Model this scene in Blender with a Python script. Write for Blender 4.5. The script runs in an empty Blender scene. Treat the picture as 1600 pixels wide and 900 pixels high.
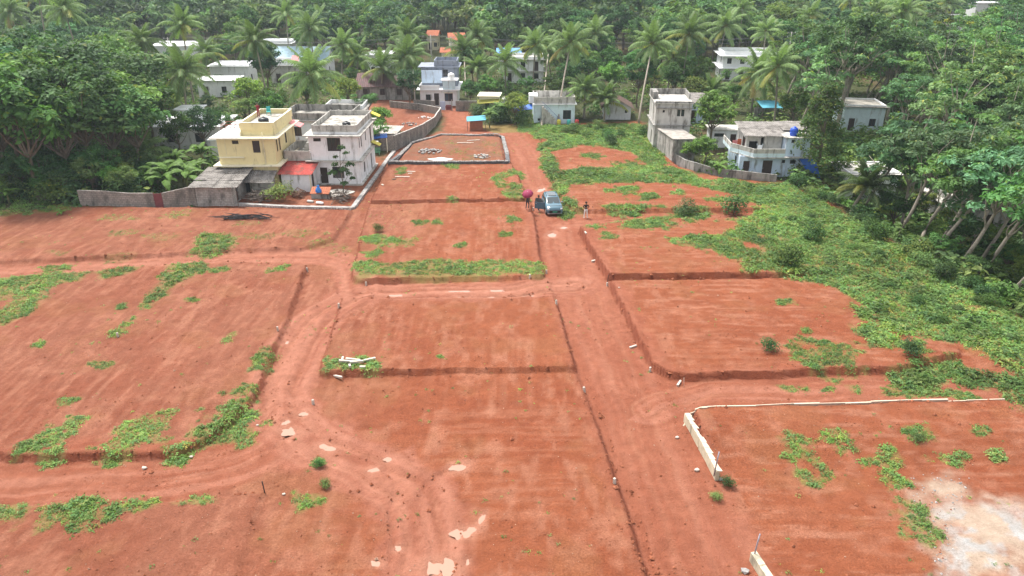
import bpy, bmesh, math, random, bisect
import numpy as np
from mathutils import Vector, Matrix

# ------------------------------------------------------------------ camera, sky, sun, exposure
SC = bpy.context.scene
R = math.radians
PITCH, CZ, FPX = R(24.8), 26.0, 1148.0           # a drone hovering 26 m above the plots
cd = bpy.data.cameras.new('camera')
cam = bpy.data.objects.new('camera', cd)
SC.collection.objects.link(cam)
cam.location = (0, 0, CZ)
cam.rotation_euler = (R(90) - PITCH, 0, 0)
cd.sensor_width = 36.0
cd.lens = 36.0 * FPX / 1600.0
cd.clip_start = 0.5
cd.clip_end = 6000
SC.camera = cam

SUN_EL, SUN_AZ = R(63), R(-38)                    # high hazy sun beyond the houses (azimuth from +Y)
world = bpy.data.worlds.new('World')
SC.world = world
world.use_nodes = True
wn = world.node_tree
sky = wn.nodes.new('ShaderNodeTexSky')
sky.sky_type = 'NISHITA'
sky.sun_disc = False
sky.sun_elevation = SUN_EL
sky.sun_rotation = SUN_AZ
sky.dust_density = 3.0
sky.air_density = 1.0
sky.ozone_density = 0.6
hs = wn.nodes.new('ShaderNodeHueSaturation')          # thin cloud whitens the sky
hs.inputs['Saturation'].default_value = 0.17
wn.links.new(sky.outputs[0], hs.inputs['Color'])
wn.links.new(hs.outputs[0], wn.nodes['Background'].inputs[0])
wn.nodes['Background'].inputs[1].default_value = 0.12
sl = bpy.data.lights.new('sun', 'SUN')
sl.energy = 2.0
sl.angle = R(11)
sl.color = (1.0, 0.95, 0.88)
so = bpy.data.objects.new('sun', sl)
SC.collection.objects.link(so)
so.location = (0, 60, 80)
_d = Vector((math.sin(SUN_AZ) * math.cos(SUN_EL), math.cos(SUN_AZ) * math.cos(SUN_EL), math.sin(SUN_EL)))
so.rotation_euler = _d.to_track_quat('Z', 'Y').to_euler()
vs = SC.view_settings
vs.view_transform = 'Standard'
vs.look = 'None'
vs.exposure = 1.52
vs.gamma = 1.0
vs.use_curve_mapping = False
SC.cycles.max_bounces = 5
SC.cycles.diffuse_bounces = 3
SC.cycles.glossy_bounces = 2
SC.cycles.transmission_bounces = 4
SC.cycles.volume_bounces = 0
SC.cycles.transparent_max_bounces = 6
SC.cycles.use_denoising = True

RNG = np.random.default_rng(11)
random.seed(5)
COL = SC.collection


def at(px, py, z=0.0):
    """World x, y of the photograph's pixel at height z."""
    u, v = (px - 800) / FPX, (450 - py) / FPX
    t = (z - CZ) / (-math.sin(PITCH) + v * math.cos(PITCH))
    return (u * t, (math.cos(PITCH) + v * math.sin(PITCH)) * t)


def proj(x, y, z):
    fz = y * math.cos(PITCH) - (z - CZ) * math.sin(PITCH)
    up = y * math.sin(PITCH) + (z - CZ) * math.cos(PITCH)
    return 800 + FPX * x / fz, 450 - FPX * up / fz


def wpoly(pts, z=0.0):
    return [at(p[0], p[1], z) for p in pts]


# ------------------------------------------------------------------ object helpers
def tag(o, label=None, cat=None, group=None, kind=None):
    if label: o['label'] = label
    if cat: o['category'] = cat
    if group: o['group'] = group
    if kind: o['kind'] = kind
    return o


def empty(name, loc=(0, 0, 0), rz=0.0, label=None, cat=None, group=None):
    o = bpy.data.objects.new(name, None)
    COL.objects.link(o)
    o.location = loc
    o.rotation_euler = (0, 0, rz)
    o.empty_display_size = 0.2
    return tag(o, label, cat, group)


def link(name, me, parent=None, loc=None, rot=None, scale=None, color=None):
    o = bpy.data.objects.new(name, me)
    COL.objects.link(o)
    if parent is not None: o.parent = parent
    if loc is not None: o.location = loc
    if rot is not None: o.rotation_euler = rot
    if scale is not None: o.scale = scale if hasattr(scale, '__len__') else (scale,) * 3
    if color is not None: o.color = (*color, 1)
    return o


def np_mesh(name, V, F, mat=None, cols=None, smooth=False, alpha=None):
    """Quad mesh from arrays, optional per-vertex colour attribute 'tint'."""
    V = np.asarray(V, dtype=np.float32)
    F = np.asarray(F, dtype=np.int32)
    me = bpy.data.meshes.new(name)
    me.vertices.add(len(V))
    me.vertices.foreach_set('co', V.ravel())
    me.loops.add(F.size)
    me.loops.foreach_set('vertex_index', F.ravel())
    me.polygons.add(len(F))
    me.polygons.foreach_set('loop_start', np.arange(len(F), dtype=np.int32) * F.shape[1])
    me.update(calc_edges=True)
    me.polygons.foreach_set('use_smooth', np.full(len(F), smooth, dtype=bool))
    if cols is not None:
        a = me.attributes.new('tint', 'FLOAT_COLOR', 'POINT')
        c = np.ones((len(V), 4), dtype=np.float32)
        c[:, :3] = cols
        if alpha is not None: c[:, 3] = alpha
        a.data.foreach_set('color', c.ravel())
    if mat: me.materials.append(mat)
    return me


class MB:
    """Collects boxes, tubes and quads and links them as one mesh object."""

    def __init__(s):
        s.v, s.f = [], []

    def poly(s, pts):
        n = len(s.v)
        s.v += [tuple(p) for p in pts]
        s.f.append(tuple(range(n, n + len(pts))))
        return s

    def box(s, x0, x1, y0, y1, z0, z1):
        n = len(s.v)
        s.v += [(x0, y0, z0), (x1, y0, z0), (x1, y1, z0), (x0, y1, z0), (x0, y0, z1), (x1, y0, z1), (x1, y1, z1), (x0, y1, z1)]
        s.f += [(n + a, n + b, n + c, n + d) for a, b, c, d in
                ((3, 2, 1, 0), (4, 5, 6, 7), (0, 1, 5, 4), (1, 2, 6, 5), (2, 3, 7, 6), (3, 0, 4, 7))]
        return s

    def hexa(s, p):
        """eight corner points: bottom ring then top ring"""
        n = len(s.v)
        s.v += [tuple(q) for q in p]
        s.f += [(n + a, n + b, n + c, n + d) for a, b, c, d in
                ((3, 2, 1, 0), (4, 5, 6, 7), (0, 1, 5, 4), (1, 2, 6, 5), (2, 3, 7, 6), (3, 0, 4, 7))]
        return s

    def tube(s, pts, rad, n=6, cap=True):
        pts = [Vector(p) for p in pts]
        if not hasattr(rad, '__len__'): rad = [rad] * len(pts)
        base = len(s.v)
        up = Vector((0, 0, 1))
        for i, p in enumerate(pts):
            d = (pts[min(i + 1, len(pts) - 1)] - pts[max(i - 1, 0)]).normalized()
            a = d.cross(up if abs(d.z) < 0.95 else Vector((1, 0, 0))).normalized()
            b = d.cross(a)
            for k in range(n):
                t = 2 * math.pi * k / n
                s.v.append(tuple(p + (a * math.cos(t) + b * math.sin(t)) * rad[i]))
        for i in range(len(pts) - 1):
            for k in range(n):
                k2 = (k + 1) % n
                s.f.append((base + i * n + k, base + i * n + k2, base + (i + 1) * n + k2, base + (i + 1) * n + k))
        if cap:
            s.f.append(tuple(base + k for k in range(n))[::-1])
            e = base + (len(pts) - 1) * n
            s.f.append(tuple(e + k for k in range(n)))
        return s

    def lathe(s, prof, n=12, cx=0, cy=0):
        base = len(s.v)
        for r, z in prof:
            for k in range(n):
                t = 2 * math.pi * k / n
                s.v.append((cx + r * math.cos(t), cy + r * math.sin(t), z))
        for i in range(len(prof) - 1):
            for k in range(n):
                k2 = (k + 1) % n
                s.f.append((base + i * n + k, base + i * n + k2, base + (i + 1) * n + k2, base + (i + 1) * n + k))
        s.f.append(tuple(base + k for k in range(n))[::-1])
        e = base + (len(prof) - 1) * n
        s.f.append(tuple(e + k for k in range(n)))
        return s

    def mesh(s, name, mat, smooth=False):
        me = bpy.data.meshes.new(name)
        me.from_pydata(s.v, [], s.f)
        me.update()
        if smooth:
            me.polygons.foreach_set('use_smooth', np.ones(len(me.polygons), dtype=bool))
        if mat: me.materials.append(mat)
        return me

    def build(s, name, mat, parent=None, smooth=False, **k):
        return link(name, s.mesh(name, mat, smooth), parent, **k)


# ------------------------------------------------------------------ noise in numpy
_T = np.random.default_rng(3).random((8, 128, 128)).astype(np.float32)


def vnoise(x, y, s=0):
    xi, yi = np.floor(x).astype(int), np.floor(y).astype(int)
    fx, fy = x - xi, y - yi
    fx, fy = fx * fx * (3 - 2 * fx), fy * fy * (3 - 2 * fy)
    T = _T[s % 8]
    a, b = xi % 128, yi % 128
    a1, b1 = (a + 1) % 128, (b + 1) % 128
    return (T[a, b] * (1 - fx) + T[a1, b] * fx) * (1 - fy) + (T[a, b1] * (1 - fx) + T[a1, b1] * fx) * fy


def fbm(x, y, s=0, o=4):
    r, w, t = 0, 1.0, 0
    for i in range(o):
        r = r + w * vnoise(x * 2 ** i + 17.3 * i, y * 2 ** i + 9.1 * i, s + i)
        t += w
        w *= 0.55
    return r / t


def sstep(a, b, x):
    t = np.clip((x - a) / (b - a), 0, 1)
    return t * t * (3 - 2 * t)


def sdist(poly, x, y):
    """signed distance, positive inside"""
    d = np.full(np.shape(x), 1e9)
    inside = np.zeros(np.shape(x), dtype=bool)
    n = len(poly)
    for i in range(n):
        (x0, y0), (x1, y1) = poly[i], poly[(i + 1) % n]
        ex, ey = x1 - x0, y1 - y0
        t = np.clip(((x - x0) * ex + (y - y0) * ey) / (ex * ex + ey * ey + 1e-9), 0, 1)
        d = np.minimum(d, (x - x0 - t * ex) ** 2 + (y - y0 - t * ey) ** 2)
        if y0 != y1:
            inside ^= ((y0 > y) != (y1 > y)) & (x < (x1 - x0) * (y - y0) / (y1 - y0) + x0)
    d = np.sqrt(d)
    return np.where(inside, d, -d)


def ldist(line, x, y):
    """distance to a polyline and signed side offset and length along it"""
    best = np.full(np.shape(x), 1e9)
    side = np.zeros(np.shape(x))
    along = np.zeros(np.shape(x))
    L = 0
    for i in range(len(line) - 1):
        (x0, y0), (x1, y1) = line[i], line[i + 1]
        ex, ey = x1 - x0, y1 - y0
        ln = math.hypot(ex, ey)
        t = np.clip(((x - x0) * ex + (y - y0) * ey) / (ln * ln + 1e-9), 0, 1)
        d = np.hypot(x - x0 - t * ex, y - y0 - t * ey)
        c = ((y - y0) * ex - (x - x0) * ey)
        m = d < best
        best = np.where(m, d, best)
        side = np.where(m, np.sign(c) * d, side)
        along = np.where(m, L + t * ln, along)
        L += ln
    return best, side, along


def smooth_line(pts, n=6):
    """Catmull-Rom through the points"""
    P = [pts[0]] + list(pts) + [pts[-1]]
    out = []
    for i in range(1, len(P) - 2):
        for k in range(n):
            t = k / n
            out.append(tuple(0.5 * (2 * P[i][j] + (P[i + 1][j] - P[i - 1][j]) * t + (2 * P[i - 1][j] - 5 * P[i][j] + 4 * P[i + 1][j] - P[i + 2][j]) * t * t
                                    + (3 * P[i][j] - P[i - 1][j] - 3 * P[i + 1][j] + P[i + 2][j]) * t ** 3) for j in range(2)))
    out.append(tuple(pts[-1]))
    return out


# ------------------------------------------------------------------ materials
MATS = {}


def nodes_of(name):
    m = bpy.data.materials.new(name)
    m.use_nodes = True
    nt = m.node_tree
    return m, nt, nt.nodes['Principled BSDF']


def N(nt, t, **k):
    n = nt.nodes.new(t)
    for a, b in k.items(): setattr(n, a, b)
    return n


def mixc(nt, fac, a, b, mode='MIX'):
    n = N(nt, 'ShaderNodeMix', data_type='RGBA', blend_type=mode)
    for sock, v in ((n.inputs[0], fac), (n.inputs[6], a), (n.inputs[7], b)):
        if isinstance(v, (int, float)): sock.default_value = v
        elif isinstance(v, tuple): sock.default_value = (*v[:3], 1)
        else: nt.links.new(v, sock)
    return n.outputs[2]


def ramp(nt, src, a, b):
    n = N(nt, 'ShaderNodeMapRange')
    n.inputs[1].default_value, n.inputs[2].default_value = a, b
    nt.links.new(src, n.inputs[0])
    return n.outputs[0]


def noise(nt, scale, detail=4, coord=None, stretch=None, rough=0.55):
    if coord is None:
        coord = N(nt, 'ShaderNodeTexCoord').outputs['Object']
    if stretch:
        mp = N(nt, 'ShaderNodeMapping')
        mp.inputs['Scale'].default_value = stretch
        nt.links.new(coord, mp.inputs[0])
        coord = mp.outputs[0]
    n = N(nt, 'ShaderNodeTexNoise')
    n.inputs['Scale'].default_value = scale
    n.inputs['Detail'].default_value = detail
    n.inputs['Roughness'].default_value = rough
    nt.links.new(coord, n.inputs['Vector'])
    return n.outputs[0]


def bump(nt, bsdf, h, strength=0.4, dist=0.03):
    b = N(nt, 'ShaderNodeBump')
    b.inputs['Strength'].default_value = strength
    b.inputs['Distance'].default_value = dist
    nt.links.new(h, b.inputs['Height'])
    nt.links.new(b.outputs[0], bsdf.inputs['Normal'])


def M(name, col, rough=0.8, var=0.15, scale=3.0, stain=None, stain_amt=0.5, metal=0.0, bmp=0.2, streak=True, spec=0.3):
    """painted / plain surface: colour drift, optional weather stains in streaks, fine relief"""
    if name in MATS: return MATS[name]
    m, nt, b = nodes_of(name)
    n1 = noise(nt, scale, 5)
    dark = tuple(c * (1 - var) for c in col)
    lite = tuple(min(1, c * (1 + var * 0.6)) for c in col)
    c = mixc(nt, ramp(nt, n1, 0.3, 0.7), dark, lite)
    if stain:
        n2 = noise(nt, 1.0, 6, stretch=(1.6, 1.6, 0.35) if streak else (1, 1, 1), rough=0.65)
        lo = 0.60 - 0.20 * stain_amt
        c = mixc(nt, ramp(nt, n2, lo, lo + 0.14), c, stain)
    nt.links.new(c, b.inputs['Base Color'])
    b.inputs['Roughness'].default_value = rough
    b.inputs['Metallic'].default_value = metal
    b.inputs['Specular IOR Level'].default_value = spec
    if bmp: bump(nt, b, noise(nt, scale * 9, 4), bmp, 0.02)
    MATS[name] = m
    return m


def leaf_mat(name, rough=0.45, trans=0.3, spec=0.35):
    """leaf colour = vertex tint x object colour, partly translucent"""
    m, nt, b = nodes_of(name)
    a = N(nt, 'ShaderNodeAttribute', attribute_name='tint')
    oi = N(nt, 'ShaderNodeObjectInfo')
    c = mixc(nt, 1.0, a.outputs['Color'], oi.outputs['Color'], 'MULTIPLY')
    nt.links.new(c, b.inputs['Base Color'])
    b.inputs['Roughness'].default_value = rough
    b.inputs['Specular IOR Level'].default_value = spec
    tr = N(nt, 'ShaderNodeBsdfTranslucent')
    nt.links.new(mixc(nt, 1.0, c, (1.0, 1.1, 0.5), 'MULTIPLY'), tr.inputs[0])
    mx = N(nt, 'ShaderNodeMixShader')
    mx.inputs[0].default_value = trans
    nt.links.new(b.outputs[0], mx.inputs[1])
    nt.links.new(tr.outputs[0], mx.inputs[2])
    nt.links.new(mx.outputs[0], nt.nodes['Material Output'].inputs[0])
    MATS[name] = m
    return m


LEAF = leaf_mat('leaf', 0.55, 0.3, 0.12)
GRASSM = leaf_mat('grass_leaf', 0.6, 0.3, 0.2)
BARK = M('bark', (0.16, 0.125, 0.09), 0.9, 0.3, 4)
BARK_PALE = M('bark_pale', (0.36, 0.31, 0.25), 0.9, 0.3, 5)
BARK_PALM = M('bark_palm', (0.30, 0.26, 0.21), 0.9, 0.3, 6)
MILDEW = (0.10, 0.095, 0.085)
WHITE = M('white_paint', (0.80, 0.80, 0.81), 0.75, 0.1, 1.5, (0.33, 0.32, 0.30), 0.25)
WHITE_CLEAN = M('white_sheet', (0.82, 0.83, 0.84), 0.6, 0.06, 1.5)
ICE = M('ice_blue_paint', (0.608, 0.729, 0.773), 0.75, 0.1, 1.5, (0.30, 0.32, 0.32), 0.25)
LBLUE = M('light_blue_paint', (0.552, 0.663, 0.796), 0.75, 0.1, 1.5, (0.22, 0.23, 0.23), 0.35)
GREYBLUE = M('grey_blue_paint', (0.255, 0.281, 0.340), 0.75, 0.12, 1.5, (0.12, 0.12, 0.12), 0.3)
YELLOW = M('cream_yellow_paint', (0.734, 0.632, 0.347), 0.7, 0.07, 1.2, (0.40, 0.34, 0.20), 0.2)
CREAM = M('cream_trim', (0.782, 0.723, 0.547), 0.7, 0.08, 1.5, (0.42, 0.38, 0.28), 0.25)
CONC = M('grey_concrete', (0.306, 0.293, 0.272), 0.9, 0.25, 2.0, MILDEW, 0.6)
CONC_PALE = M('pale_concrete', (0.468, 0.449, 0.411), 0.9, 0.2, 2.0, (0.16, 0.15, 0.13), 0.45)
CONC_FLAT = M('stained_terrace', (0.408, 0.383, 0.340), 0.9, 0.3, 1.2, (0.14, 0.13, 0.11), 0.6, streak=False)
WHITEWASH = M('old_whitewash', (0.508, 0.489, 0.459), 0.9, 0.2, 1.2, (0.17, 0.15, 0.13), 0.55)
DARKWOOD = M('dark_brown_wood', (0.055, 0.035, 0.028), 0.6, 0.3, 5)
BROWN = M('brown_paint', (0.16, 0.06, 0.045), 0.6, 0.2, 5)
GLASS = M('dark_window_glass', (0.025, 0.03, 0.035), 0.12, 0.2, 2, bmp=0, spec=0.6)
DARKIN = M('dark_interior', (0.03, 0.028, 0.026), 0.9, 0.3, 2)
REDSHEET = M('red_roof_sheet', (0.46, 0.085, 0.07), 0.6, 0.3, 2.5, (0.22, 0.10, 0.08), 0.5, streak=False)
TILE = M('orange_clay_tile', (0.40, 0.13, 0.065), 0.8, 0.3, 6)
MAROONTILE = M('maroon_roof_tile', (0.15, 0.085, 0.085), 0.8, 0.25, 4, (0.10, 0.07, 0.07), 0.4, streak=False)
PINK = M('pink_canopy', (0.70, 0.24, 0.24), 0.6, 0.15, 4)
ASB = M('asbestos_sheet', (0.230, 0.212, 0.196), 0.95, 0.35, 1.3, (0.11, 0.10, 0.09), 0.6, streak=False)
ASB_PALE = M('pale_cement_sheet', (0.442, 0.408, 0.365), 0.95, 0.2, 1.3, (0.28, 0.25, 0.22), 0.5, streak=False)
RUST = M('rusty_steel', (0.22, 0.075, 0.045), 0.85, 0.4, 8)
STEEL = M('grey_steel_pipe', (0.33, 0.31, 0.36), 0.5, 0.2, 8, metal=0.3)
BLACKP = M('black_plastic', (0.018, 0.019, 0.022), 0.4, 0.2, 3)
WHITEP = M('white_plastic', (0.78, 0.78, 0.76), 0.4, 0.06, 3)
BLUEP = M('blue_plastic', (0.02, 0.08, 0.48), 0.4, 0.15, 3)
TARP = M('blue_tarpaulin', (0.03, 0.13, 0.50), 0.5, 0.3, 3)
TURQ = M('turquoise_tarpaulin', (0.07, 0.30, 0.40), 0.6, 0.25, 3)
TEAL = M('teal_plastic', (0.06, 0.40, 0.38), 0.5, 0.15, 3)
STONE = M('grey_rubble_stone', (0.33, 0.315, 0.30), 0.9, 0.5, 2.2, bmp=0.4)
STONE_PALE = M('pale_rubble_stone', (0.46, 0.44, 0.41), 0.9, 0.6, 5, bmp=0.4)
STONE_DARK = M('dark_granite_stone', (0.10, 0.10, 0.105), 0.85, 0.4, 3, bmp=0.4)
POSTC = M('whitewashed_concrete_post', (0.50, 0.44, 0.38), 0.9, 0.2, 4, (0.35, 0.26, 0.2), 0.4)
STICK = M('dead_wood', (0.15, 0.12, 0.10), 0.95, 0.45, 3)
CHAR = M('charred_wood', (0.035, 0.032, 0.034), 0.95, 0.4, 3)
MOSS = M('mossy_yellow_green', (0.26, 0.25, 0.05), 0.9, 0.3, 2)


def block_mat(name, col, mort):
    """hollow concrete blocks too small to tell apart from here, in courses with recessed joints"""
    m, nt, b = nodes_of(name)
    tc = N(nt, 'ShaderNodeTexCoord')
    geo = N(nt, 'ShaderNodeSeparateXYZ')
    nt.links.new(tc.outputs['Object'], geo.inputs[0])
    add = N(nt, 'ShaderNodeMath', operation='ADD')
    nt.links.new(geo.outputs[0], add.inputs[0])
    nt.links.new(geo.outputs[1], add.inputs[1])
    cx = N(nt, 'ShaderNodeCombineXYZ')
    nt.links.new(add.outputs[0], cx.inputs[0])
    nt.links.new(geo.outputs[2], cx.inputs[1])
    bt = N(nt, 'ShaderNodeTexBrick')
    nt.links.new(cx.outputs[0], bt.inputs[0])
    bt.inputs['Color1'].default_value = (*[c * 0.85 for c in col], 1)
    bt.inputs['Color2'].default_value = (*[c * 1.15 for c in col], 1)
    bt.inputs['Mortar'].default_value = (*mort, 1)
    bt.inputs['Scale'].default_value = 1.0
    bt.inputs['Mortar Size'].default_value = 0.02
    bt.inputs['Brick Width'].default_value = 0.42
    bt.inputs['Row Height'].default_value = 0.21
    n2 = noise(nt, 0.8, 6, stretch=(1.4, 1.4, 0.6), rough=0.65)
    c = mixc(nt, ramp(nt, n2, 0.45, 0.72), bt.outputs[0], (0.09, 0.085, 0.075))
    nt.links.new(c, b.inputs['Base Color'])
    b.inputs['Roughness'].default_value = 0.95
    inv = N(nt, 'ShaderNodeMath', operation='SUBTRACT')
    inv.inputs[0].default_value = 1
    nt.links.new(bt.outputs[1], inv.inputs[1])
    bump(nt, b, inv.outputs[0], 0.5, 0.02)
    MATS[name] = m
    return m


BLOCK = block_mat('concrete_block', (0.30, 0.265, 0.235), (0.17, 0.15, 0.13))
BLOCK_PALE = block_mat('whitewashed_block', (0.42, 0.39, 0.36), (0.28, 0.25, 0.23))

# ------------------------------------------------------------------ the ground: one sheet with plots, banks, roads, ruts
def soft_poly(px, h, w=0.17, z=0.0):
    return (wpoly(px, z), h, w)


PLOTS = [
    soft_poly([(577, 322), (830, 318), (851, 432), (846, 436), (560, 440), (549, 434)], 0.45, z=0.2),
    soft_poly([(607, 262), (800, 262), (829, 318), (579, 322)], 0.60),
    soft_poly([(535, 473), (868, 471), (900, 582), (497, 590)], 0.44, 0.17),
    soft_poly([(905, 363), (1000, 352), (1080, 349), (1330, 345), (1420, 437), (1240, 437), (949, 439)], 0.66),
    soft_poly([(953, 446), (1270, 440), (1450, 440), (1500, 560), (1405, 582), (1075, 595), (1050, 594), (1018, 577)], 0.48),
    soft_poly([(843, 212), (1010, 222), (1060, 265), (1160, 290), (1350, 330), (1040, 332), (900, 333), (880, 320)], 0.42),
    soft_poly([(481, 420), (402, 625), (330, 690), (275, 715), (25, 722), (-400, 640), (-400, 443), (0, 440), (200, 425), (330, 413)], 0.42, 0.18),
    soft_poly([(-400, 345), (130, 325), (552, 332), (520, 378), (470, 393), (355, 395), (250, 402), (20, 412), (-400, 425)], 0.33, 0.5),
    soft_poly([(-400, 800), (240, 788), (395, 772), (411, 770), (372, 905), (330, 1040), (-500, 1040)], 0.16, 0.5),
    soft_poly([(1082, 640), (1570, 628), (1690, 700), (1900, 900), (1300, 900), (1150, 830), (1119, 760)], 0.55, 0.22, z=0.3),
    soft_poly([(620, 258), (790, 256), (780, 216), (690, 214), (645, 228)], 0.35, 0.5),
]
CENTRE_EDGE = wpoly([(870, 478), (902, 583), (930, 660), (966, 760), (1012, 905), (1040, 1010)])
MAIN_ROAD = smooth_line(wpoly([(735, 160), (725, 185), (775, 206), (815, 235), (838, 285), (868, 340), (893, 410), (925, 480), (965, 570), (1003, 660), (1042, 760), (1085, 860), (1140, 980)]))
LOOP_ROAD = smooth_line(wpoly([(900, 446), (830, 456), (740, 461), (620, 461), (545, 472), (490, 510), (458, 560), (436, 615), (443, 655), (495, 695), (575, 730), (640, 775), (665, 850), (660, 960)]))
LEFT_ROAD = smooth_line(wpoly([(-300, 440), (0, 428), (150, 417), (330, 408), (450, 402), (535, 410), (560, 455)]))
LOW_ROAD = smooth_line(wpoly([(-300, 765), (0, 750), (180, 742), (330, 728), (420, 690), (440, 650)]))
SIDE_ROAD = smooth_line(wpoly([(880, 350), (960, 347), (1060, 342), (1180, 340)]))
RIGHT_ROAD = smooth_line(wpoly([(1010, 640), (1080, 612), (1250, 606), (1420, 602), (1600, 606)]))
HOUSE_LANE = smooth_line(wpoly([(735, 210), (770, 208), (800, 210)]))
TRACKS = smooth_line(wpoly([(600, 735), (622, 770), (612, 820), (600, 880), (590, 950)]))
TRACKS2 = smooth_line(wpoly([(700, 735), (668, 760), (662, 810), (668, 870), (675, 950)]))
EDGE_R = wpoly([(1222, 282), (1300, 322), (1420, 395), (1500, 442), (1600, 500), (1750, 590), (2000, 720)])

# water level / silt pools: pixel centre, half width, half height
PUDDLES = [(455, 674, 15, 6, 20), (510, 700, 15, 4.5, 25), (608, 718, 8, 4, -15), (583, 735, 8, 4, 0), (735, 836, 13, 5, -30), (720, 842, 14, 8, 0), (672, 890, 18, 10, 0), (703, 890, 16, 12, 0),
           (623, 859, 6, 4, 50), (590, 882, 6, 7, -60), (718, 457, 18, 2, 0), (776, 456, 14, 1.8, 0), (720, 467, 18, 2.2, 0), (776, 466, 13, 1.8, 0), (618, 462, 13, 1.8, 0), (826, 464, 12, 1.8, 0),
           (846, 296, 6, 3.5, 20), (862, 367, 7, 4, 20), (880, 356, 6, 2, 0), (447, 661, 5, 4, 0), (448, 535, 3, 3, 0), (731, 884, 4, 5, 0), (475, 646, 6, 4, 0), (718, 735, 14, 6, -20), (752, 818, 4, 10, 20)]
PW = []
for (px, py, a, b, rot) in PUDDLES:
    c = at(px, py)
    s = FPX / math.hypot(c[0], math.hypot(c[1], CZ))
    sd = CZ / math.hypot(c[1], CZ)
    PW.append((c[0], c[1], a / s, b / (s * sd), R(-rot)))


MEADOW_FLAT = wpoly([(1175, 300), (1240, 288), (1440, 402), (1720, 572), (1580, 600), (1430, 540), (1300, 455), (1225, 428), (1180, 380)])


def height(x, y):
    """ground height at arrays x, y"""
    x = np.asarray(x, dtype=float)
    y = np.asarray(y, dtype=float)
    h = np.zeros(x.shape)
    wob = (fbm(x * 1.1, y * 1.1, 1, 3) - 0.5) * 0.22 + (fbm(x * 0.25, y * 0.25, 2, 2) - 0.5) * 0.3
    for poly, hh, w in PLOTS:
        xs, ys = [p[0] for p in poly], [p[1] for p in poly]
        m = (x > min(xs) - 1) & (x < max(xs) + 1) & (y > min(ys) - 1) & (y < max(ys) + 1)
        if not m.any(): continue
        d = sdist(poly, x[m], y[m]) + wob[m]
        hk = hh * sstep(32.2, 36.2, y[m]) if hh == 0.55 else hh
        v = hk * sstep(-w / 2, w / 2, d) - 0.03 * sstep(-0.5, -0.15, d) * (1 - sstep(-0.15, 0.1, d))
        h[m] = np.where(v > 0, np.maximum(h[m], v), h[m] + v)
    near = (y < 140) & (np.abs(x) < 80)
    hn, xn, yn = h[near], x[near], y[near]
    # the lower centre plot stands a little above the main road, with a washed ditch at its edge
    d, s, a = ldist(CENTRE_EDGE, xn, yn)
    s = s + wob[near] * 0.5
    hn = np.maximum(hn, np.where((yn > 22) & (yn < 58), (0.12 + 0.2 * sstep(44, 33, yn)) * sstep(0.1, -0.2, s) * sstep(-14, -6, s), 0))
    hn -= (0.14 + 0.08 * sstep(44, 33, yn)) * np.exp(-((s - 0.25) / 0.22) ** 2) * sstep(59, 55, yn)
    for line, depth, gauge in ((MAIN_ROAD, 0.03, 0.8), (LOOP_ROAD, 0.10, 0.78), (LEFT_ROAD, 0.05, 0.8), (LOW_ROAD, 0.03, 0.8), (RIGHT_ROAD, 0.03, 0.8), (TRACKS, 0.05, 0.0), (TRACKS2, 0.05, 0.0)):
        d, s, a = ldist(line, xn, yn)
        s = s + (fbm(a * 0.35, xn * 0.02, 5, 2) - 0.5) * 0.9
        for off in (-gauge, gauge):
            hn -= depth * np.exp(-((s - off) / 0.16) ** 2) * (0.5 + fbm(a * 0.5, 0 * a, 3, 2))
        hn += depth * 0.6 * np.exp(-((s) / 0.3) ** 2) * (gauge > 0)
        if line is LOOP_ROAD or line is LEFT_ROAD:
            hn += 0.09 * np.exp(-((np.abs(s) - 1.75) / 0.2) ** 2) * (0.4 + fbm(a * 0.4, 0 * a, 6, 2))
    # settling of the ground under pools
    for (cx, cy, a, b, r) in PW:
        m = (np.abs(xn - cx) < 3) & (np.abs(yn - cy) < 3)
        dx, dy = xn[m] - cx, yn[m] - cy
        u, v = dx * math.cos(r) + dy * math.sin(r), -dx * math.sin(r) + dy * math.cos(r)
        q = np.sqrt((u / a) ** 2 + (v / b) ** 2)
        hn[m] -= 0.06 * sstep(1.25, 0.6, q)
    h[near] = hn
    m = (x > 18) & (x < 60) & (y > 35) & (y < 95)
    if m.any():
        k = sstep(-0.6, 2.2, sdist(MEADOW_FLAT, x[m], y[m]))
        h[m] = h[m] * (1 - k) + 0.45 * k
    # relief everywhere on the site
    amp = sstep(150, 110, y)
    h += amp * ((fbm(x * 0.5, y * 0.5, 4, 3) - 0.5) * 0.16 + (fbm(x * 2.2, y * 2.2, 6, 2) - 0.5) * 0.07)
    # old cultivation furrows on the left-hand plots
    fur = np.sin((x * 0.98 + y * 0.03) * 4.6 + fbm(x * 0.3, y * 0.3, 2, 2) * 9)
    h += 0.02 * fur * sstep(-9, -14, x) * sstep(80, 70, y)
    # the land falls away beyond the right-hand edge of the site, and rolls under the woods
    d, s, a = ldist(EDGE_R, x, y)
    far = (s > 0) & (y < 86)
    h -= np.where(far, 2.6 * sstep(0.2, 5.5, np.abs(s)), 0) * sstep(95, 80, y)
    h += (fbm(x * 0.012 + 5, y * 0.012, 7, 3) - 0.5) * 5.0 * sstep(140, 230, y + np.abs(x) * 0.5)
    h -= 1.2 * sstep(-62, -75, x) * sstep(110, 90, y)
    return h


GRID = {}


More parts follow.
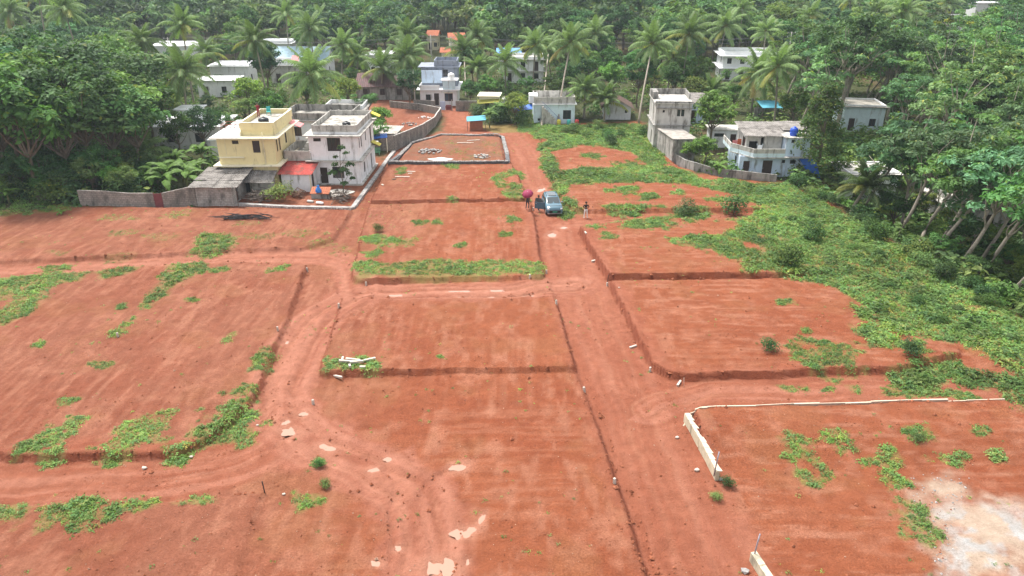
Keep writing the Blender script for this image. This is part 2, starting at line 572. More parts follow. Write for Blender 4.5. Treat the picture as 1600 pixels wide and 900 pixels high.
def gz(x, y):
    """ground height at one point, read off the sheet"""
    X, Y, Z = GRID['x'], GRID['y'], GRID['z']
    i = min(max(bisect.bisect_right(X, x) - 1, 0), len(X) - 2)
    j = min(max(bisect.bisect_right(Y, y) - 1, 0), len(Y) - 2)
    fx, fy = (x - X[i]) / (X[i + 1] - X[i]), (y - Y[j]) / (Y[j + 1] - Y[j])
    return float((Z[j, i] * (1 - fx) + Z[j, i + 1] * fx) * (1 - fy) + (Z[j + 1, i] * (1 - fx) + Z[j + 1, i + 1] * fx) * fy)


def in_poly(poly, x, y):
    r = False
    for i in range(len(poly)):
        (x0, y0), (x1, y1) = poly[i - 1], poly[i]
        if (y0 > y) != (y1 > y) and x < (x1 - x0) * (y - y0) / (y1 - y0) + x0: r = not r
    return r


def sd1(poly, x, y):
    """signed distance of one point, positive inside"""
    d = 1e9
    for i in range(len(poly)):
        (x0, y0), (x1, y1) = poly[i - 1], poly[i]
        ex, ey = x1 - x0, y1 - y0
        t = min(1, max(0, ((x - x0) * ex + (y - y0) * ey) / (ex * ex + ey * ey + 1e-9)))
        d = min(d, (x - x0 - t * ex) ** 2 + (y - y0 - t * ey) ** 2)
    d = math.sqrt(d)
    return d if in_poly(poly, x, y) else -d


# green cover: (pixel polygon, coverage)
GREEN = {
    'meadow': [
        ([(745, 172), (830, 176), (850, 196), (815, 206), (770, 204), (738, 198), (742, 184)], 0.95),
        ([(815, 196), (1000, 190), (1025, 222), (1045, 262), (1010, 262), (985, 238), (910, 226), (860, 240), (838, 215)], 0.97),
        ([(838, 218), (856, 225), (878, 275), (900, 322), (884, 336), (866, 300), (852, 262)], 0.85),
        ([(860, 268), (920, 265), (990, 258), (1050, 262), (1090, 280), (1230, 285), (1320, 332), (1320, 400), (1215, 405), (1140, 372), (1150, 345), (1190, 322), (1130, 300), (1070, 290), (990, 285), (930, 287), (880, 290)], 0.9),
        ([(1230, 285), (1440, 402), (1600, 500), (1720, 580), (1700, 660), (1600, 600), (1540, 560), (1500, 530), (1400, 530), (1345, 475), (1280, 450), (1200, 430), (1190, 395), (1200, 330)], 0.95),
        ([(1400, 582), (1480, 560), (1545, 590), (1600, 570), (1700, 640), (1600, 645), (1560, 612), (1430, 614)], 0.7),
        ([(895, 322), (1140, 325), (1300, 340), (1300, 358), (1100, 352), (1010, 362), (930, 342)], 0.5),
        ([(950, 295), (1060, 288), (1065, 305), (1000, 314), (950, 308)], 0.5),
        ([(1050, 378), (1130, 376), (1210, 400), (1250, 430), (1170, 428), (1120, 392)], 0.75),
        ([(1310, 465), (1345, 478), (1355, 505), (1335, 540), (1380, 540), (1400, 530), (1390, 515)], 0.5),
    ],
    'verge': [
        ([(556, 413), (700, 407), (845, 410), (849, 432), (562, 437)], 0.88),
        ([(780, 275), (815, 265), (827, 312), (800, 312), (772, 302)], 0.6),
        ([(570, 372), (640, 376), (640, 384), (570, 384)], 0.4),
    ],
    'field': [
        ([(-200, 436), (0, 432), (140, 425), (135, 442), (95, 446), (40, 492), (0, 507), (-200, 560), (-200, 500), (0, 492), (40, 452), (0, 475), (-200, 500)], 0.9),
        ([(150, 422), (215, 420), (200, 432), (155, 437)], 0.9),
        ([(258, 438), (275, 414), (310, 408), (314, 424), (280, 438), (215, 500), (188, 527), (182, 524), (232, 466)], 0.92),
        ([(318, 365), (370, 362), (365, 380), (325, 402), (290, 398)], 0.92),
    ],
    'slope': [
        ([(-300, 262), (50, 255), (100, 300), (112, 328), (60, 334), (-300, 345)], 0.9),
    ],
}
# tufts and weeds: pixel centre, half width, half height (flat on the ground), coverage
SPOTS = [(720, 237, 14, 5), (700, 224, 12, 4), (765, 225, 16, 5), (735, 248, 14, 4), (775, 240, 8, 4), (340, 424, 12, 5), (437, 422, 13, 6), (70, 690, 22, 20), (78, 712, 16, 12), (215, 680, 33, 24), (345, 668, 46, 22), (370, 645, 28, 18), (283, 704, 18, 12), (110, 800, 46, 17), (210, 786, 28, 10), (305, 777, 32, 8),
         (6, 797, 20, 11), (155, 573, 15, 5), (118, 659, 14, 9), (475, 777, 22, 11), (1290, 560, 42, 20), (1005, 355, 34, 9), (930, 356, 16, 6), (952, 374, 14, 5), (1085, 384, 35, 9), (1135, 398, 22, 8), (415, 556, 14, 12),
         (407, 575, 12, 8), (1252, 690, 24, 8), (1258, 706, 26, 9), (1292, 730, 18, 9), (1300, 686, 22, 8), (1388, 712, 16, 14), (1395, 738, 17, 13), (1362, 716, 22, 6), (1440, 812, 22, 22), (1436, 680, 18, 9), (1480, 714, 18, 6),
         (1412, 750, 16, 8), (1265, 745, 18, 7), (1330, 700, 14, 6), (1500, 706, 12, 5), (1415, 830, 9, 5), (1465, 832, 10, 5), (545, 573, 36, 10), (365, 523, 8, 4), (352, 534, 8, 4), (365, 615, 16, 9), (385, 610, 12, 9),
         (105, 628, 12, 5), (190, 478, 10, 4), (60, 540, 8, 4), (300, 470, 8, 3), (497, 715, 8, 7), (625, 270, 8, 4), (705, 262, 14, 5), (1385, 705, 10, 8), (1255, 735, 12, 7), (1560, 710, 8, 5), (1530, 678, 10, 5),
         (690, 560, 5, 2), (1235, 600, 22, 6), (1290, 604, 16, 5), (1340, 600, 14, 5), (1425, 605, 30, 7), (1500, 608, 22, 6), (1460, 585, 22, 9), (1485, 570, 16, 9), (1420, 543, 22, 9), (1225, 476, 14, 4), (1260, 520, 8, 3),
         (90, 415, 18, 5), (180, 400, 22, 5), (250, 372, 25, 5), (190, 365, 20, 4), (90, 395, 22, 5), (270, 335, 20, 5), (185, 340, 24, 4), (410, 370, 30, 5), (470, 365, 30, 6), (500, 378, 22, 5), (530, 385, 16, 6), (390, 350, 20, 4),
         (655, 350, 10, 4), (684, 351, 8, 4), (705, 315, 10, 4), (800, 345, 10, 5), (610, 378, 22, 5), (580, 375, 14, 5), (585, 398, 18, 5), (720, 385, 8, 3), (790, 368, 9, 4), (1180, 312, 22, 6), (1120, 312, 14, 4), (960, 225, 14, 4), (925, 245, 14, 4), (975, 258, 14, 4)]
SPOTW = []
for (px, py, a, b) in SPOTS:
    c = at(px, py, 0.3)
    s = FPX / math.hypot(c[0], math.hypot(c[1], CZ))
    sd = CZ / math.hypot(c[1], CZ)
    SPOTW.append((c[0], c[1], a / s, b / (s * sd), 0.34 if py < 412 and px < 545 else 0.2 if py < 256 and px < 785 else 1.0))
GREENW = {k: [(wpoly(p, 0.3), c) for p, c in v] for k, v in GREEN.items()}


def green_at(x, y, key):
    g = np.zeros(x.shape)
    n = fbm(x * 0.45, y * 0.45, 3, 4)
    for poly, c in GREENW[key]:
        xs, ys = [p[0] for p in poly], [p[1] for p in poly]
        m = (x > min(xs) - 2) & (x < max(xs) + 2) & (y > min(ys) - 2) & (y < max(ys) + 2)
        if not m.any(): continue
        d = sdist(poly, x[m], y[m])
        v = sstep(-0.5, 0.5, d + (n[m] - 0.5) * 3.0) * sstep(1.0 - c - 0.12, 1.0 - c + 0.12, (n[m] - 0.5) * 1.7 + 0.5 + 0.0)
        g[m] = np.maximum(g[m], v)
    return g


def spots_at(x, y):
    g = np.zeros(x.shape)
    n = fbm(x * 1.3, y * 1.3, 5, 3)
    for cx, cy, a, b, cov in SPOTW:
        m = (np.abs(x - cx) < a * 1.6) & (np.abs(y - cy) < b * 1.6)
        if not m.any(): continue
        q = np.sqrt(((x[m] - cx) / a) ** 2 + ((y[m] - cy) / b) ** 2)
        g[m] = np.maximum(g[m], cov * sstep(1.3, 0.75, q + (n[m] - 0.5) * 2.3))
    return g


def fine_axis(a, b, step, lo, hi, grow=1.22):
    v = list(np.arange(a, b + step / 2, step))
    s = step
    while v[-1] < hi:
        s = min(s * grow, 60)
        v.append(v[-1] + s)
    s = step
    while v[0] > lo:
        s = min(s * grow, 60)
        v.insert(0, v[0] - s)
    return np.array(v)


SITE = wpoly([(-60, 338), (130, 326), (370, 321), (552, 300), (600, 245), (640, 218), (690, 205), (690, 175), (738, 172), (742, 196), (1000, 190), (1015, 215), (1047, 245), (1087, 275), (1222, 284), (1300, 322), (1420, 395), (1600, 500), (1760, 600), (2100, 800), (2600, 1400), (-1200, 1400), (-700, 500), (-300, 345)])
YARDS = [wpoly(p) for p in ([(315, 325), (552, 330), (600, 250), (560, 235), (380, 235), (360, 290)], [(590, 205), (660, 205), (690, 170), (610, 160)], [(560, 175), (650, 168), (640, 148), (560, 148)],
                            [(600, 178), (738, 177), (736, 160), (640, 160)])]
SAND = wpoly([(1432, 742), (1460, 736), (1505, 742), (1560, 765), (1640, 780), (1720, 900), (1500, 930), (1478, 860), (1455, 800)], 0.4)


def make_ground():
    X = fine_axis(-58, 54, 0.165, -1500, 1500)
    ys = [19.0]
    while ys[-1] < 122:
        ys.append(ys[-1] + 0.115 + 0.0019 * (ys[-1] - 19))
    Y = fine_axis(0, 1, 1, 0, 1)
    s = 0.3
    while ys[-1] < 2600:
        s = min(s * 1.2, 90)
        ys.append(ys[-1] + s)
    s, pre = 0.3, [19.0]
    while pre[0] > -60:
        s = s * 1.3
        pre.insert(0, pre[0] - s)
    Y = np.array(pre[:-1] + ys)
    gx, gy = np.meshgrid(X, Y)
    x, y = gx.ravel(), gy.ravel()
    z = height(x, y)
    nx, ny = len(X), len(Y)
    GRID.update(x=X.tolist(), y=Y.tolist(), z=z.reshape(ny, nx))
    i = np.arange(nx * ny).reshape(ny, nx)
    F = np.stack([i[:-1, :-1], i[:-1, 1:], i[1:, 1:], i[1:, :-1]], -1).reshape(-1, 4)
    # soil colours
    col = np.zeros((len(x), 3))
    plot = np.array((0.215, 0.065, 0.029))
    left = np.array((0.202, 0.072, 0.041))
    road = np.array((0.245, 0.085, 0.048))
    deep = np.array((0.166, 0.038, 0.016))
    pale = np.array((0.298, 0.129, 0.078))
    wl = sstep(-4, -16, x)[:, None]
    col[:] = plot * (1 - wl) + left * wl
    n1 = fbm(x * 0.16, y * 0.16, 1, 4)
    n2 = fbm(x * 0.9, y * 0.9, 2, 4)

    def blend(c, w):
        w = np.clip(w, 0, 1)[:, None]
        col[:] = col * (1 - w) + np.asarray(c) * w
    blend(deep, sstep(0.50, 0.70, n1) * 0.3)
    blend(pale, sstep(0.52, 0.80, n2) * 0.45)
    grade = np.where(x > 6, fbm(x * 0.22, y * 5.5, 3, 3), np.where(x < -9, fbm(x * 5.0, y * 0.3, 3, 3), np.where(y > 38, fbm(x * 4.5, y * 0.25, 3, 3), fbm(x * 0.3 + y * 0.1, y * 4.0, 3, 3))))
    gm_ = sstep(0.38, 0.62, fbm(x * 0.13 + 4, y * 0.13, 5, 3))
    blend(pale, sstep(0.50, 0.68, grade) * (0.05 + 0.22 * gm_))
    blend(deep, sstep(0.48, 0.34, grade) * (0.03 + 0.16 * gm_))
    # dried wash lines running down each plot
    wash = fbm(x * 0.5 + y * 0.12, y * 2.4, 6, 4)
    blend(pale, sstep(0.56, 0.74, wash) * 0.6 * sstep(4, 10, x))
    wash = fbm(x * 2.3 + fbm(x * 0.3, y * 0.3, 1, 2) * 3, y * 0.4, 7, 4)
    blend(pale, sstep(0.54, 0.72, wash) * 0.45 * sstep(-6, -14, x))
    wash = fbm(x * 1.6, y * 0.5, 0, 4)
    blend(pale, sstep(0.54, 0.72, wash) * 0.5 * (np.abs(x) < 12))
    blend((0.21, 0.088, 0.038), sstep(0.55, 0.7, fbm(x * 0.35 + 9, y * 0.35, 3, 4)) * 0.3)
    near = (y < 140) & (np.abs(x) < 75)
    rd = np.zeros(len(x))
    rut = np.zeros(len(x))
    lite = np.zeros(len(x))
    dark = np.zeros(len(x))
    loopm = np.zeros(len(x))
    for line, w in ((MAIN_ROAD, 3.3), (LOOP_ROAD, 2.2), (LEFT_ROAD, 1.7), (LOW_ROAD, 2.6), (RIGHT_ROAD, 2.0), (SIDE_ROAD, 1.6), (HOUSE_LANE, 2.5)):
        d, s, a = ldist(line, x[near], y[near])
        d = d + (n2[near] - 0.5) * 1.6
        rd[near] = np.maximum(rd[near], sstep(w + 0.5, w - 0.7, d))
        s = s + (fbm(a * 0.35, x[near] * 0.02, 5, 2) - 0.5) * 0.9
        rdl = sstep(w + 0.5, w - 0.7, d)
        st = np.exp(-((np.abs(s) - 0.8) / 0.2) ** 2) + 0.5 * np.exp(-((np.abs(s) - 0.25) / 0.13) ** 2) + 0.4 * np.exp(-((np.abs(s) - 1.7) / 0.15) ** 2)
        rut[near] = np.maximum(rut[near], st * (0.35 + 0.9 * fbm(a * 0.18, s * 0, 2, 3)) * rdl)
        sk = fbm(s * 2.6 + 3.1, a * 0.10, 1, 4)
        kk = 0.45 if line is MAIN_ROAD else 1.0
        lite[near] = np.maximum(lite[near], sstep(0.52, 0.66, sk) * rdl * kk)
        dark[near] = np.maximum(dark[near], sstep(0.48, 0.36, sk) * rdl * kk)
        if line is LOOP_ROAD or line is LEFT_ROAD: loopm[near] = np.maximum(loopm[near], sstep(w + 0.2, w - 0.5, d))
    blend(road, rd * 0.95)
    blend((0.300, 0.122, 0.078), loopm * 0.8)
    blend(pale, rut * 0.5)
    blend((0.345, 0.150, 0.100), lite * 0.42)
    blend(deep, dark * 0.32)
    blend(deep, sstep(0.5, 0.72, fbm(x * 0.7, y * 0.23, 4, 3)) * rd * 0.22)
    fl = sdist(PLOTS[-1][0], x, y)
    blend((0.175, 0.082, 0.048), sstep(-0.5, 0.6, fl) * (0.35 + 0.6 * sstep(0.4, 0.6, n2)))
    # freshly cut banks: deeper red soil, plus the shade of their faces painted in
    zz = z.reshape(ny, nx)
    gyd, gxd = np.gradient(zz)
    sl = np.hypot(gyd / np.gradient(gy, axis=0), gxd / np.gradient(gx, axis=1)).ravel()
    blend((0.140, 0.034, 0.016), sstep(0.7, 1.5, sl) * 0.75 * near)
    # silt round the pools
    for (cx, cy, a, b, r) in PW:
        m = np.nonzero((np.abs(x - cx) < 3) & (np.abs(y - cy) < 3))[0]
        dx, dy = x[m] - cx, y[m] - cy
        u, v = dx * math.cos(r) + dy * math.sin(r), -dx * math.sin(r) + dy * math.cos(r)
        w = sstep(2.3, 0.9, np.sqrt((u / a) ** 2 + (v / b) ** 2) + (n2[m] - 0.5) * 1.4)[:, None] * 0.6
        col[m] = col[m] * (1 - w) + np.array((0.33, 0.15, 0.098)) * w
    # pale quarry dust and gravel dumped on the lower right plot
    d = sdist(SAND, x, y) + (fbm(x * 0.9, y * 0.9, 1, 4) - 0.5) * 5.0
    sand = sstep(-0.6, 2.6, d)
    blend((0.42, 0.36, 0.28), sand * 0.72)
    blend((0.33, 0.325, 0.315), sand * sstep(0.5, 0.6, fbm(x * 1.2 + 3, y * 1.2, 6, 3)) * sstep(31, 28, y) * 0.9)
    # vegetation floor, woodland floor, yards
    veg = spots_at(x, y) * 0.8
    for k in GREENW: veg = np.maximum(veg, green_at(x, y, k) * 0.9)
    blend((0.165, 0.155, 0.050), veg * 0.75)
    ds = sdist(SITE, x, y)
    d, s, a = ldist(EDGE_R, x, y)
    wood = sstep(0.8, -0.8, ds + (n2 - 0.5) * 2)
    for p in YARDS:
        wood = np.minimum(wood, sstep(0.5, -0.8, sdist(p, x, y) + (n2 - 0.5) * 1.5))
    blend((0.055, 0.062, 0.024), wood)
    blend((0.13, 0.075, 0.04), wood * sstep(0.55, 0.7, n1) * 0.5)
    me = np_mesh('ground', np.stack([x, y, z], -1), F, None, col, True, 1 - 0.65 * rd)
    m, nt, b = nodes_of('red_laterite_soil')
    a = N(nt, 'ShaderNodeAttribute', attribute_name='tint')
    tc = N(nt, 'ShaderNodeTexCoord').outputs['Object']
    f1 = noise(nt, 1.3, 8, tc, rough=0.7)
    f2 = noise(nt, 10.0, 6, tc, rough=0.75)
    c = mixc(nt, 1.0, a.outputs['Color'], mixc(nt, ramp(nt, f1, 0.3, 0.7), (0.80, 0.77, 0.75), (1.16, 1.18, 1.2)), 'MULTIPLY')
    big = ramp(nt, noise(nt, 0.11, 3, tc), 0.35, 0.65)
    gm = N(nt, 'ShaderNodeMath', operation='MULTIPLY')
    nt.links.new(a.outputs['Alpha'], gm.inputs[0])
    nt.links.new(big, gm.inputs[1])
    gr = N(nt, 'ShaderNodeMath', operation='MULTIPLY_ADD')
    nt.links.new(gm.outputs[0], gr.inputs[0])
    gr.inputs[1].default_value, gr.inputs[2].default_value = 0.8, 0.2
    c = mixc(nt, gr.outputs[0], c, mixc(nt, 1.0, c, mixc(nt, ramp(nt, f2, 0.3, 0.7), (0.62, 0.58, 0.56), (1.44, 1.52, 1.58)), 'MULTIPLY'))
    vor = N(nt, 'ShaderNodeTexVoronoi')
    vor.inputs['Scale'].default_value = 7.5
    nt.links.new(tc, vor.inputs['Vector'])
    vm = N(nt, 'ShaderNodeMath', operation='MULTIPLY')
    nt.links.new(ramp(nt, vor.outputs['Distance'], 0.14, 0.07), vm.inputs[0])
    nt.links.new(gm.outputs[0], vm.inputs[1])
    c = mixc(nt, vm.outputs[0], c, mixc(nt, 1.0, c, (1.5, 1.75, 1.9), 'MULTIPLY'))
    nt.links.new(c, b.inputs['Base Color'])
    b.inputs['Roughness'].default_value = 0.95
    b.inputs['Specular IOR Level'].default_value = 0.15
    add = N(nt, 'ShaderNodeMath', operation='ADD')
    nt.links.new(f1, add.inputs[0])
    nt.links.new(f2, add.inputs[1])
    bump(nt, b, add.outputs[0], 0.8, 0.14)
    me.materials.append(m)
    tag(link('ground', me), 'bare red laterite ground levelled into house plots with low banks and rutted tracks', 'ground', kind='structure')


make_ground()

# muddy water standing in ruts and hollows
WATER, nt, b = nodes_of('silty_water')
b.inputs['Base Color'].default_value = (0.33, 0.185, 0.13, 1)
b.inputs['Roughness'].default_value = 0.12
b.inputs['Specular IOR Level'].default_value = 0.4
for i, (cx, cy, a, b_, r) in enumerate(PW):
    n = 26
    base = gz(cx, cy)
    ring = []
    ph = random.random() * 9
    for k in range(n):
        t = 2 * math.pi * k / n
        q = 1.0 + 0.22 * math.sin(2 * t + ph) + 0.14 * math.sin(5 * t + ph * 2) + random.uniform(-0.08, 0.08)
        u, v = a * q * math.cos(t), b_ * q * math.sin(t)
        ring.append((u * math.cos(r) - v * math.sin(r), u * math.sin(r) + v * math.cos(r)))
    hz = np.percentile(height(np.array([cx + p[0] * 0.8 for p in ring]), np.array([cy + p[1] * 0.8 for p in ring])), 55)
    mb = MB()
    mb.poly([(p[0], p[1], 0) for p in ring])
    o = mb.build('puddle', WATER, loc=(cx, cy, max(hz, base) + 0.012))
    tag(o, 'pale muddy puddle on the red soil', 'puddle', 'puddles on the red tracks', kind='structure')

# ------------------------------------------------------------------ buildings
TAKEN = []          # x, y, radius of what trees must stand clear of


def sbox(side, b, a0, a1, d0, d1, z0, z1):
    if side == 'f': return (a0, a1, b[2] + d0, b[2] + d1, z0, z1)
    if side == 'k': return (a0, a1, b[3] - d1, b[3] - d0, z0, z1)
    if side == 'r': return (b[1] - d1, b[1] - d0, a0, a1, z0, z1)
    return (b[0] + d0, b[0] + d1, a0, a1, z0, z1)


def opening(par, side, b, o):
    a0, a1, z0, z1, kind = o
    if kind == 'd':
        p = MB().box(*sbox(side, b, a0, a1, 0.09, 0.14, z0, z1)).build('door', DARKWOOD, par)
        MB().box(*sbox(side, b, a0 + 0.08, a0 + 0.13, 0.05, 0.09, z0 + 0.9, z0 + 1.1)).build('handle', STEEL, p)
        return
    if kind == 'o':
        MB().box(*sbox(side, b, a0, a1, 0.5, 0.56, z0, z1)).build('doorway', DARKIN, par)
        return
    fr = MB()
    w = 0.06
    fr.box(*sbox(side, b, a0, a1, 0.05, 0.11, z1 - w, z1)).box(*sbox(side, b, a0, a1, 0.05, 0.11, z0, z0 + w))
    n = max(1, int(round((a1 - a0) / 0.6)))
    for i in range(n + 1):
        c = a0 + (a1 - a0 - w) * i / n
        fr.box(*sbox(side, b, c, c + w, 0.045, 0.105, z0 + w, z1 - w))
    f = fr.build('window', BROWN if kind == 'b' else DARKWOOD, par)
    MB().box(*sbox(side, b, a0 + w, a1 - w, 0.075, 0.09, z0 + w, z1 - w)).build('pane', GLASS, f)
    if kind != 'n':
        MB().box(*sbox(side, b, a0 - 0.12, a1 + 0.12, -0.32, 0.0, z1 + 0.12, z1 + 0.18)).build('sunshade', CREAM if kind == 'b' else CONC_PALE, par)


def wall(par, side, b, z0, z1, mat, ops=(), t=0.18):
    lo, hi = (b[0], b[1]) if side in 'fk' else (b[2] + t, b[3] - t)
    xs = sorted({lo, hi, *[o[0] for o in ops], *[o[1] for o in ops]})
    mb = MB()
    for a, c in zip(xs[:-1], xs[1:]):
        cuts = sorted((o[2], o[3]) for o in ops if o[0] < (a + c) / 2 < o[1])
        z = z0
        for q0, q1 in cuts + [(z1, z1)]:
            if q0 - z > 0.01: mb.box(*sbox(side, b, a, c, 0, t, z, q0))
            z = q1
    o = mb.build('wall', mat, par)
    for op in ops: opening(par, side, b, op)
    return o


def storey(par, b, z0, z1, mat, ops=None, sides='fklr'):
    ops = ops or {}
    for s in sides: wall(par, s, b, z0, z1, mat, ops.get(s, ()))


def slab(par, b, z, mat, over=0.5, th=0.14, name='roof_slab'):
    return MB().box(b[0] - over, b[1] + over, b[2] - over, b[3] + over, z, z + th).build(name, mat, par)


def parapet(par, b, z0, z1, mat, t=0.13, posts=0, sides='fklr', name='parapet'):
    for s in sides:
        mb = MB()
        if s in 'fk': mb.box(*sbox(s, b, b[0], b[1], 0, t, z0, z1))
        else: mb.box(*sbox(s, b, b[2] + t, b[3] - t, 0, t, z0, z1))
        o = mb.build(name, mat, par)
        if posts:
            lo, hi = (b[0], b[1]) if s in 'fk' else (b[2] + 0.3, b[3] - 0.3)
            for i in range(posts):
                c = lo + (hi - lo - 0.16) * i / max(1, posts - 1)
                MB().box(*sbox(s, b, c, c + 0.16, -0.03, t + 0.03, z0, z1 + 0.05)).build('parapet_post', mat, o)


def tank(par, x, y, z, mat, r=0.5, h=1.1, name='water_tank', label=None):
    prof = [(r * 0.96, 0), (r, 0.05), (r, h * 0.3), (r * 1.04, h * 0.33), (r, h * 0.36), (r, h * 0.6), (r * 1.04, h * 0.63), (r, h * 0.66), (r * 0.98, h * 0.8), (r * 0.55, h * 0.95), (r * 0.3, h), (r * 0.3, h + 0.06)]
    o = MB().lathe(prof, 16).build(name, mat, par, True, loc=(x, y, z))
    if label: tag(o, label, 'water tank')
    return o


def sheet(name, mat, par, p00, p10, p11, p01, amp=0.03, waves=8, th=0.015):
    """one corrugated roofing sheet over four corner points"""
    p00, p10, p11, p01 = [np.array(p, float) for p in (p00, p10, p11, p01)]
    n = waves * 2
    V, F = [], []
    for i in range(n + 1):
        t = i / n
        off = amp if i % 2 else -amp
        a, c = p00 * (1 - t) + p10 * t, p01 * (1 - t) + p11 * t
        V += [a + (0, 0, off), c + (0, 0, off), a + (0, 0, off - th), c + (0, 0, off - th)]
    for i in range(n):
        k = i * 4
        F += [(k, k + 4, k + 5, k + 1), (k + 2, k + 3, k + 7, k + 6), (k, k + 2, k + 6, k + 4), (k + 1, k + 5, k + 7, k + 3)]
    F += [(0, 1, 3, 2), (n * 4, n * 4 + 2, n * 4 + 3, n * 4 + 1)]
    return link(name, np_mesh(name, np.array(V), np.array(F), mat), par)


def sheet_roof(par, x0, x1, y0, y1, z0, z1, mat, nx=4, ny=1, axis='y', jitter=0.02, name='roof_sheet'):
    """sheets laid side by side; height runs z0 -> z1 along the axis"""
    for j in range(ny):
        for i in range(nx):
            a, c = x0 + (x1 - x0) * i / nx - 0.02, x0 + (x1 - x0) * (i + 1) / nx + 0.02
            d, e = y0 + (y1 - y0) * j / ny - (0.06 if j else 0), y0 + (y1 - y0) * (j + 1) / ny
            f = lambda x, y: z0 + (z1 - z0) * ((y - y0) / (y1 - y0) if axis == 'y' else (x - x0) / (x1 - x0))
            o = random.uniform(-jitter, jitter) + 0.012 * (i % 2) + 0.035 * j
            sheet(name, mat, par, (a, d, f(a, d) + o), (c, d, f(c, d) + o + random.uniform(-jitter, jitter)), (c, e, f(c, e) + o), (a, e, f(a, e) + o), waves=5)


def keep(x, y, r):
    TAKEN.append((x, y, r))


def house(name, label, x, y, rz=0.0, cat='house', group=None, w=0, d=0):
    z = gz(x, y)
    h = empty(name, (x, y, z - 0.05), rz, label, cat, group)
    if w: 
        for i in range(3):
            for j in range(3): keep(x + w * i / 2, y + d * j / 2, 2.2)
    return h


# --- cream yellow two-storey house
h = house('yellow_house', 'cream yellow two storey house with flat roof terraces and brown windows', -34.0, 83.8, R(0.5), w=6.6, d=8.7)
B = (0, 6.6, 0, 8.7)
storey(h, B, 0, 3.1, YELLOW, {'f': [(4.4, 5.5, 0.9, 2.3, 'n')], 'r': [(1.2, 2.0, 1.0, 2.3, 'n'), (5.0, 6.0, 1.0, 2.3, 'n')]})
slab(h, B, 3.1, CREAM, 0.62, 0.13, 'eave_slab')
storey(h, B, 3.23, 6.3, YELLOW, {'f': [(1.75, 2.5, 5.62, 6.05, 'n'), (4.05, 4.9, 4.6, 6.0, 'n')], 'r': [(0.75, 1.25, 4.5, 6.0, 'n'), (1.8, 2.3, 4.4, 6.0, 'n'), (4.4, 5.1, 4.6, 6.0, 'n')]})
slab(h, B, 6.3, CREAM, 0.6, 0.13)
MB().box(-0.58, 2.62, -0.58, 9.2, 6.436, 6.46).build('terrace_floor', WHITE_CLEAN, h)
MB().box(0.1, 2.95, -0.24, 0.0, 4.05, 4.16).build('ledge', CREAM, h)
U = (2.75, 6.5, 0.75, 8.6)
storey(h, U, 6.436, 7.05, YELLOW)
MB().box(2.9, 6.35, 0.9, 8.45, 6.9, 7.4).build('terrace_floor', CONC_FLAT, h)
parapet(h, (2.67, 6.58, 0.67, 8.68), 7.053, 7.9, YELLOW)
pm = MB()
P_ = (2.62, 6.63, 0.62, 8.73)
for s in 'fk': pm.box(*sbox(s, P_, P_[0], P_[1], 0, 0.22, 7.903, 7.96))
for s in 'lr': pm.box(*sbox(s, P_, P_[2] + 0.22, P_[3] - 0.22, 0, 0.22, 7.903, 7.96))
pm.build('coping', CREAM, h)
MB().hexa([(1.5, 0.2, 6.46), (2.74, 0.2, 6.46), (2.74, 2.6, 6.46), (1.5, 2.6, 6.46), (2.1, 0.6, 6.55), (2.74, 0.6, 7.0), (2.74, 2.6, 7.6), (2.1, 2.6, 7.1)]).build('stair_block', CREAM, h)
MB().tube([(5.35, -0.04, 7.0), (5.35, -0.04, 3.3)], 0.04, 6).build('drain_pipe', CREAM, h)
MB().tube([(0.95, -0.04, 6.2), (0.95, -0.04, 4.2)], 0.025, 5).build('drain_pipe', CREAM, h)
for (yy, z) in ((6.8, 6.55), (4.6, 3.0)):
    MB().hexa([(6.6, yy, z), (7.9, yy, z - 0.55), (7.9, yy + 1.9, z - 0.55), (6.6, yy + 1.9, z), (6.6, yy, z + 0.06), (7.92, yy, z - 0.48), (7.92, yy + 1.9, z - 0.48), (6.6, yy + 1.9, z + 0.06)]).build('canopy', PINK, h)
rl = MB()
for yy in (3.2, 5.2):
    for i in range(6): rl.tube([(-0.5 + i * 0.55, yy, 6.46), (-0.5 + i * 0.55 + random.uniform(-.08, .08), yy, 7.15)], 0.03, 4)
    for zz in (6.75, 7.1): rl.tube([(-0.55, yy, zz), (2.5, yy + 0.1, zz + random.uniform(-.1, .1))], 0.035, 4)
rl.tube([(-0.5, 3.2, 7.1), (-0.5, 5.2, 7.1)], 0.035, 4)
rl.build('railing', RUST, h)
tag(tank(None, -34.0 + 4.95, 83.8 + 2.4, gz(-34, 83.8) - 0.05 + 7.4, BLACKP, 0.6, 0.8), 'squat black water tank on the roof of the cream yellow house', 'water tank')
ch = empty('plastic_chair', (-30.0, 91.3, gz(-34, 83.8) + 7.35), R(15), 'teal plastic chair on the yellow house roof', 'chair')
MB().box(-0.25, 0.25, -0.25, 0.25, 0.40, 0.45).build('seat', TEAL, ch)
MB().hexa([(-0.25, 0.2, 0.45), (0.25, 0.2, 0.45), (0.25, 0.25, 0.45), (-0.25, 0.25, 0.45), (-0.24, 0.33, 1.0), (0.24, 0.33, 1.0), (0.24, 0.37, 1.0), (-0.24, 0.37, 1.0)]).build('backrest', TEAL, ch)
for a in (-0.22, 0.22):
    for c in (-0.22, 0.22): MB().tube([(a, c, 0.40), (a * 1.15, c * 1.15, 0)], 0.025, 5).build('leg', TEAL, ch)

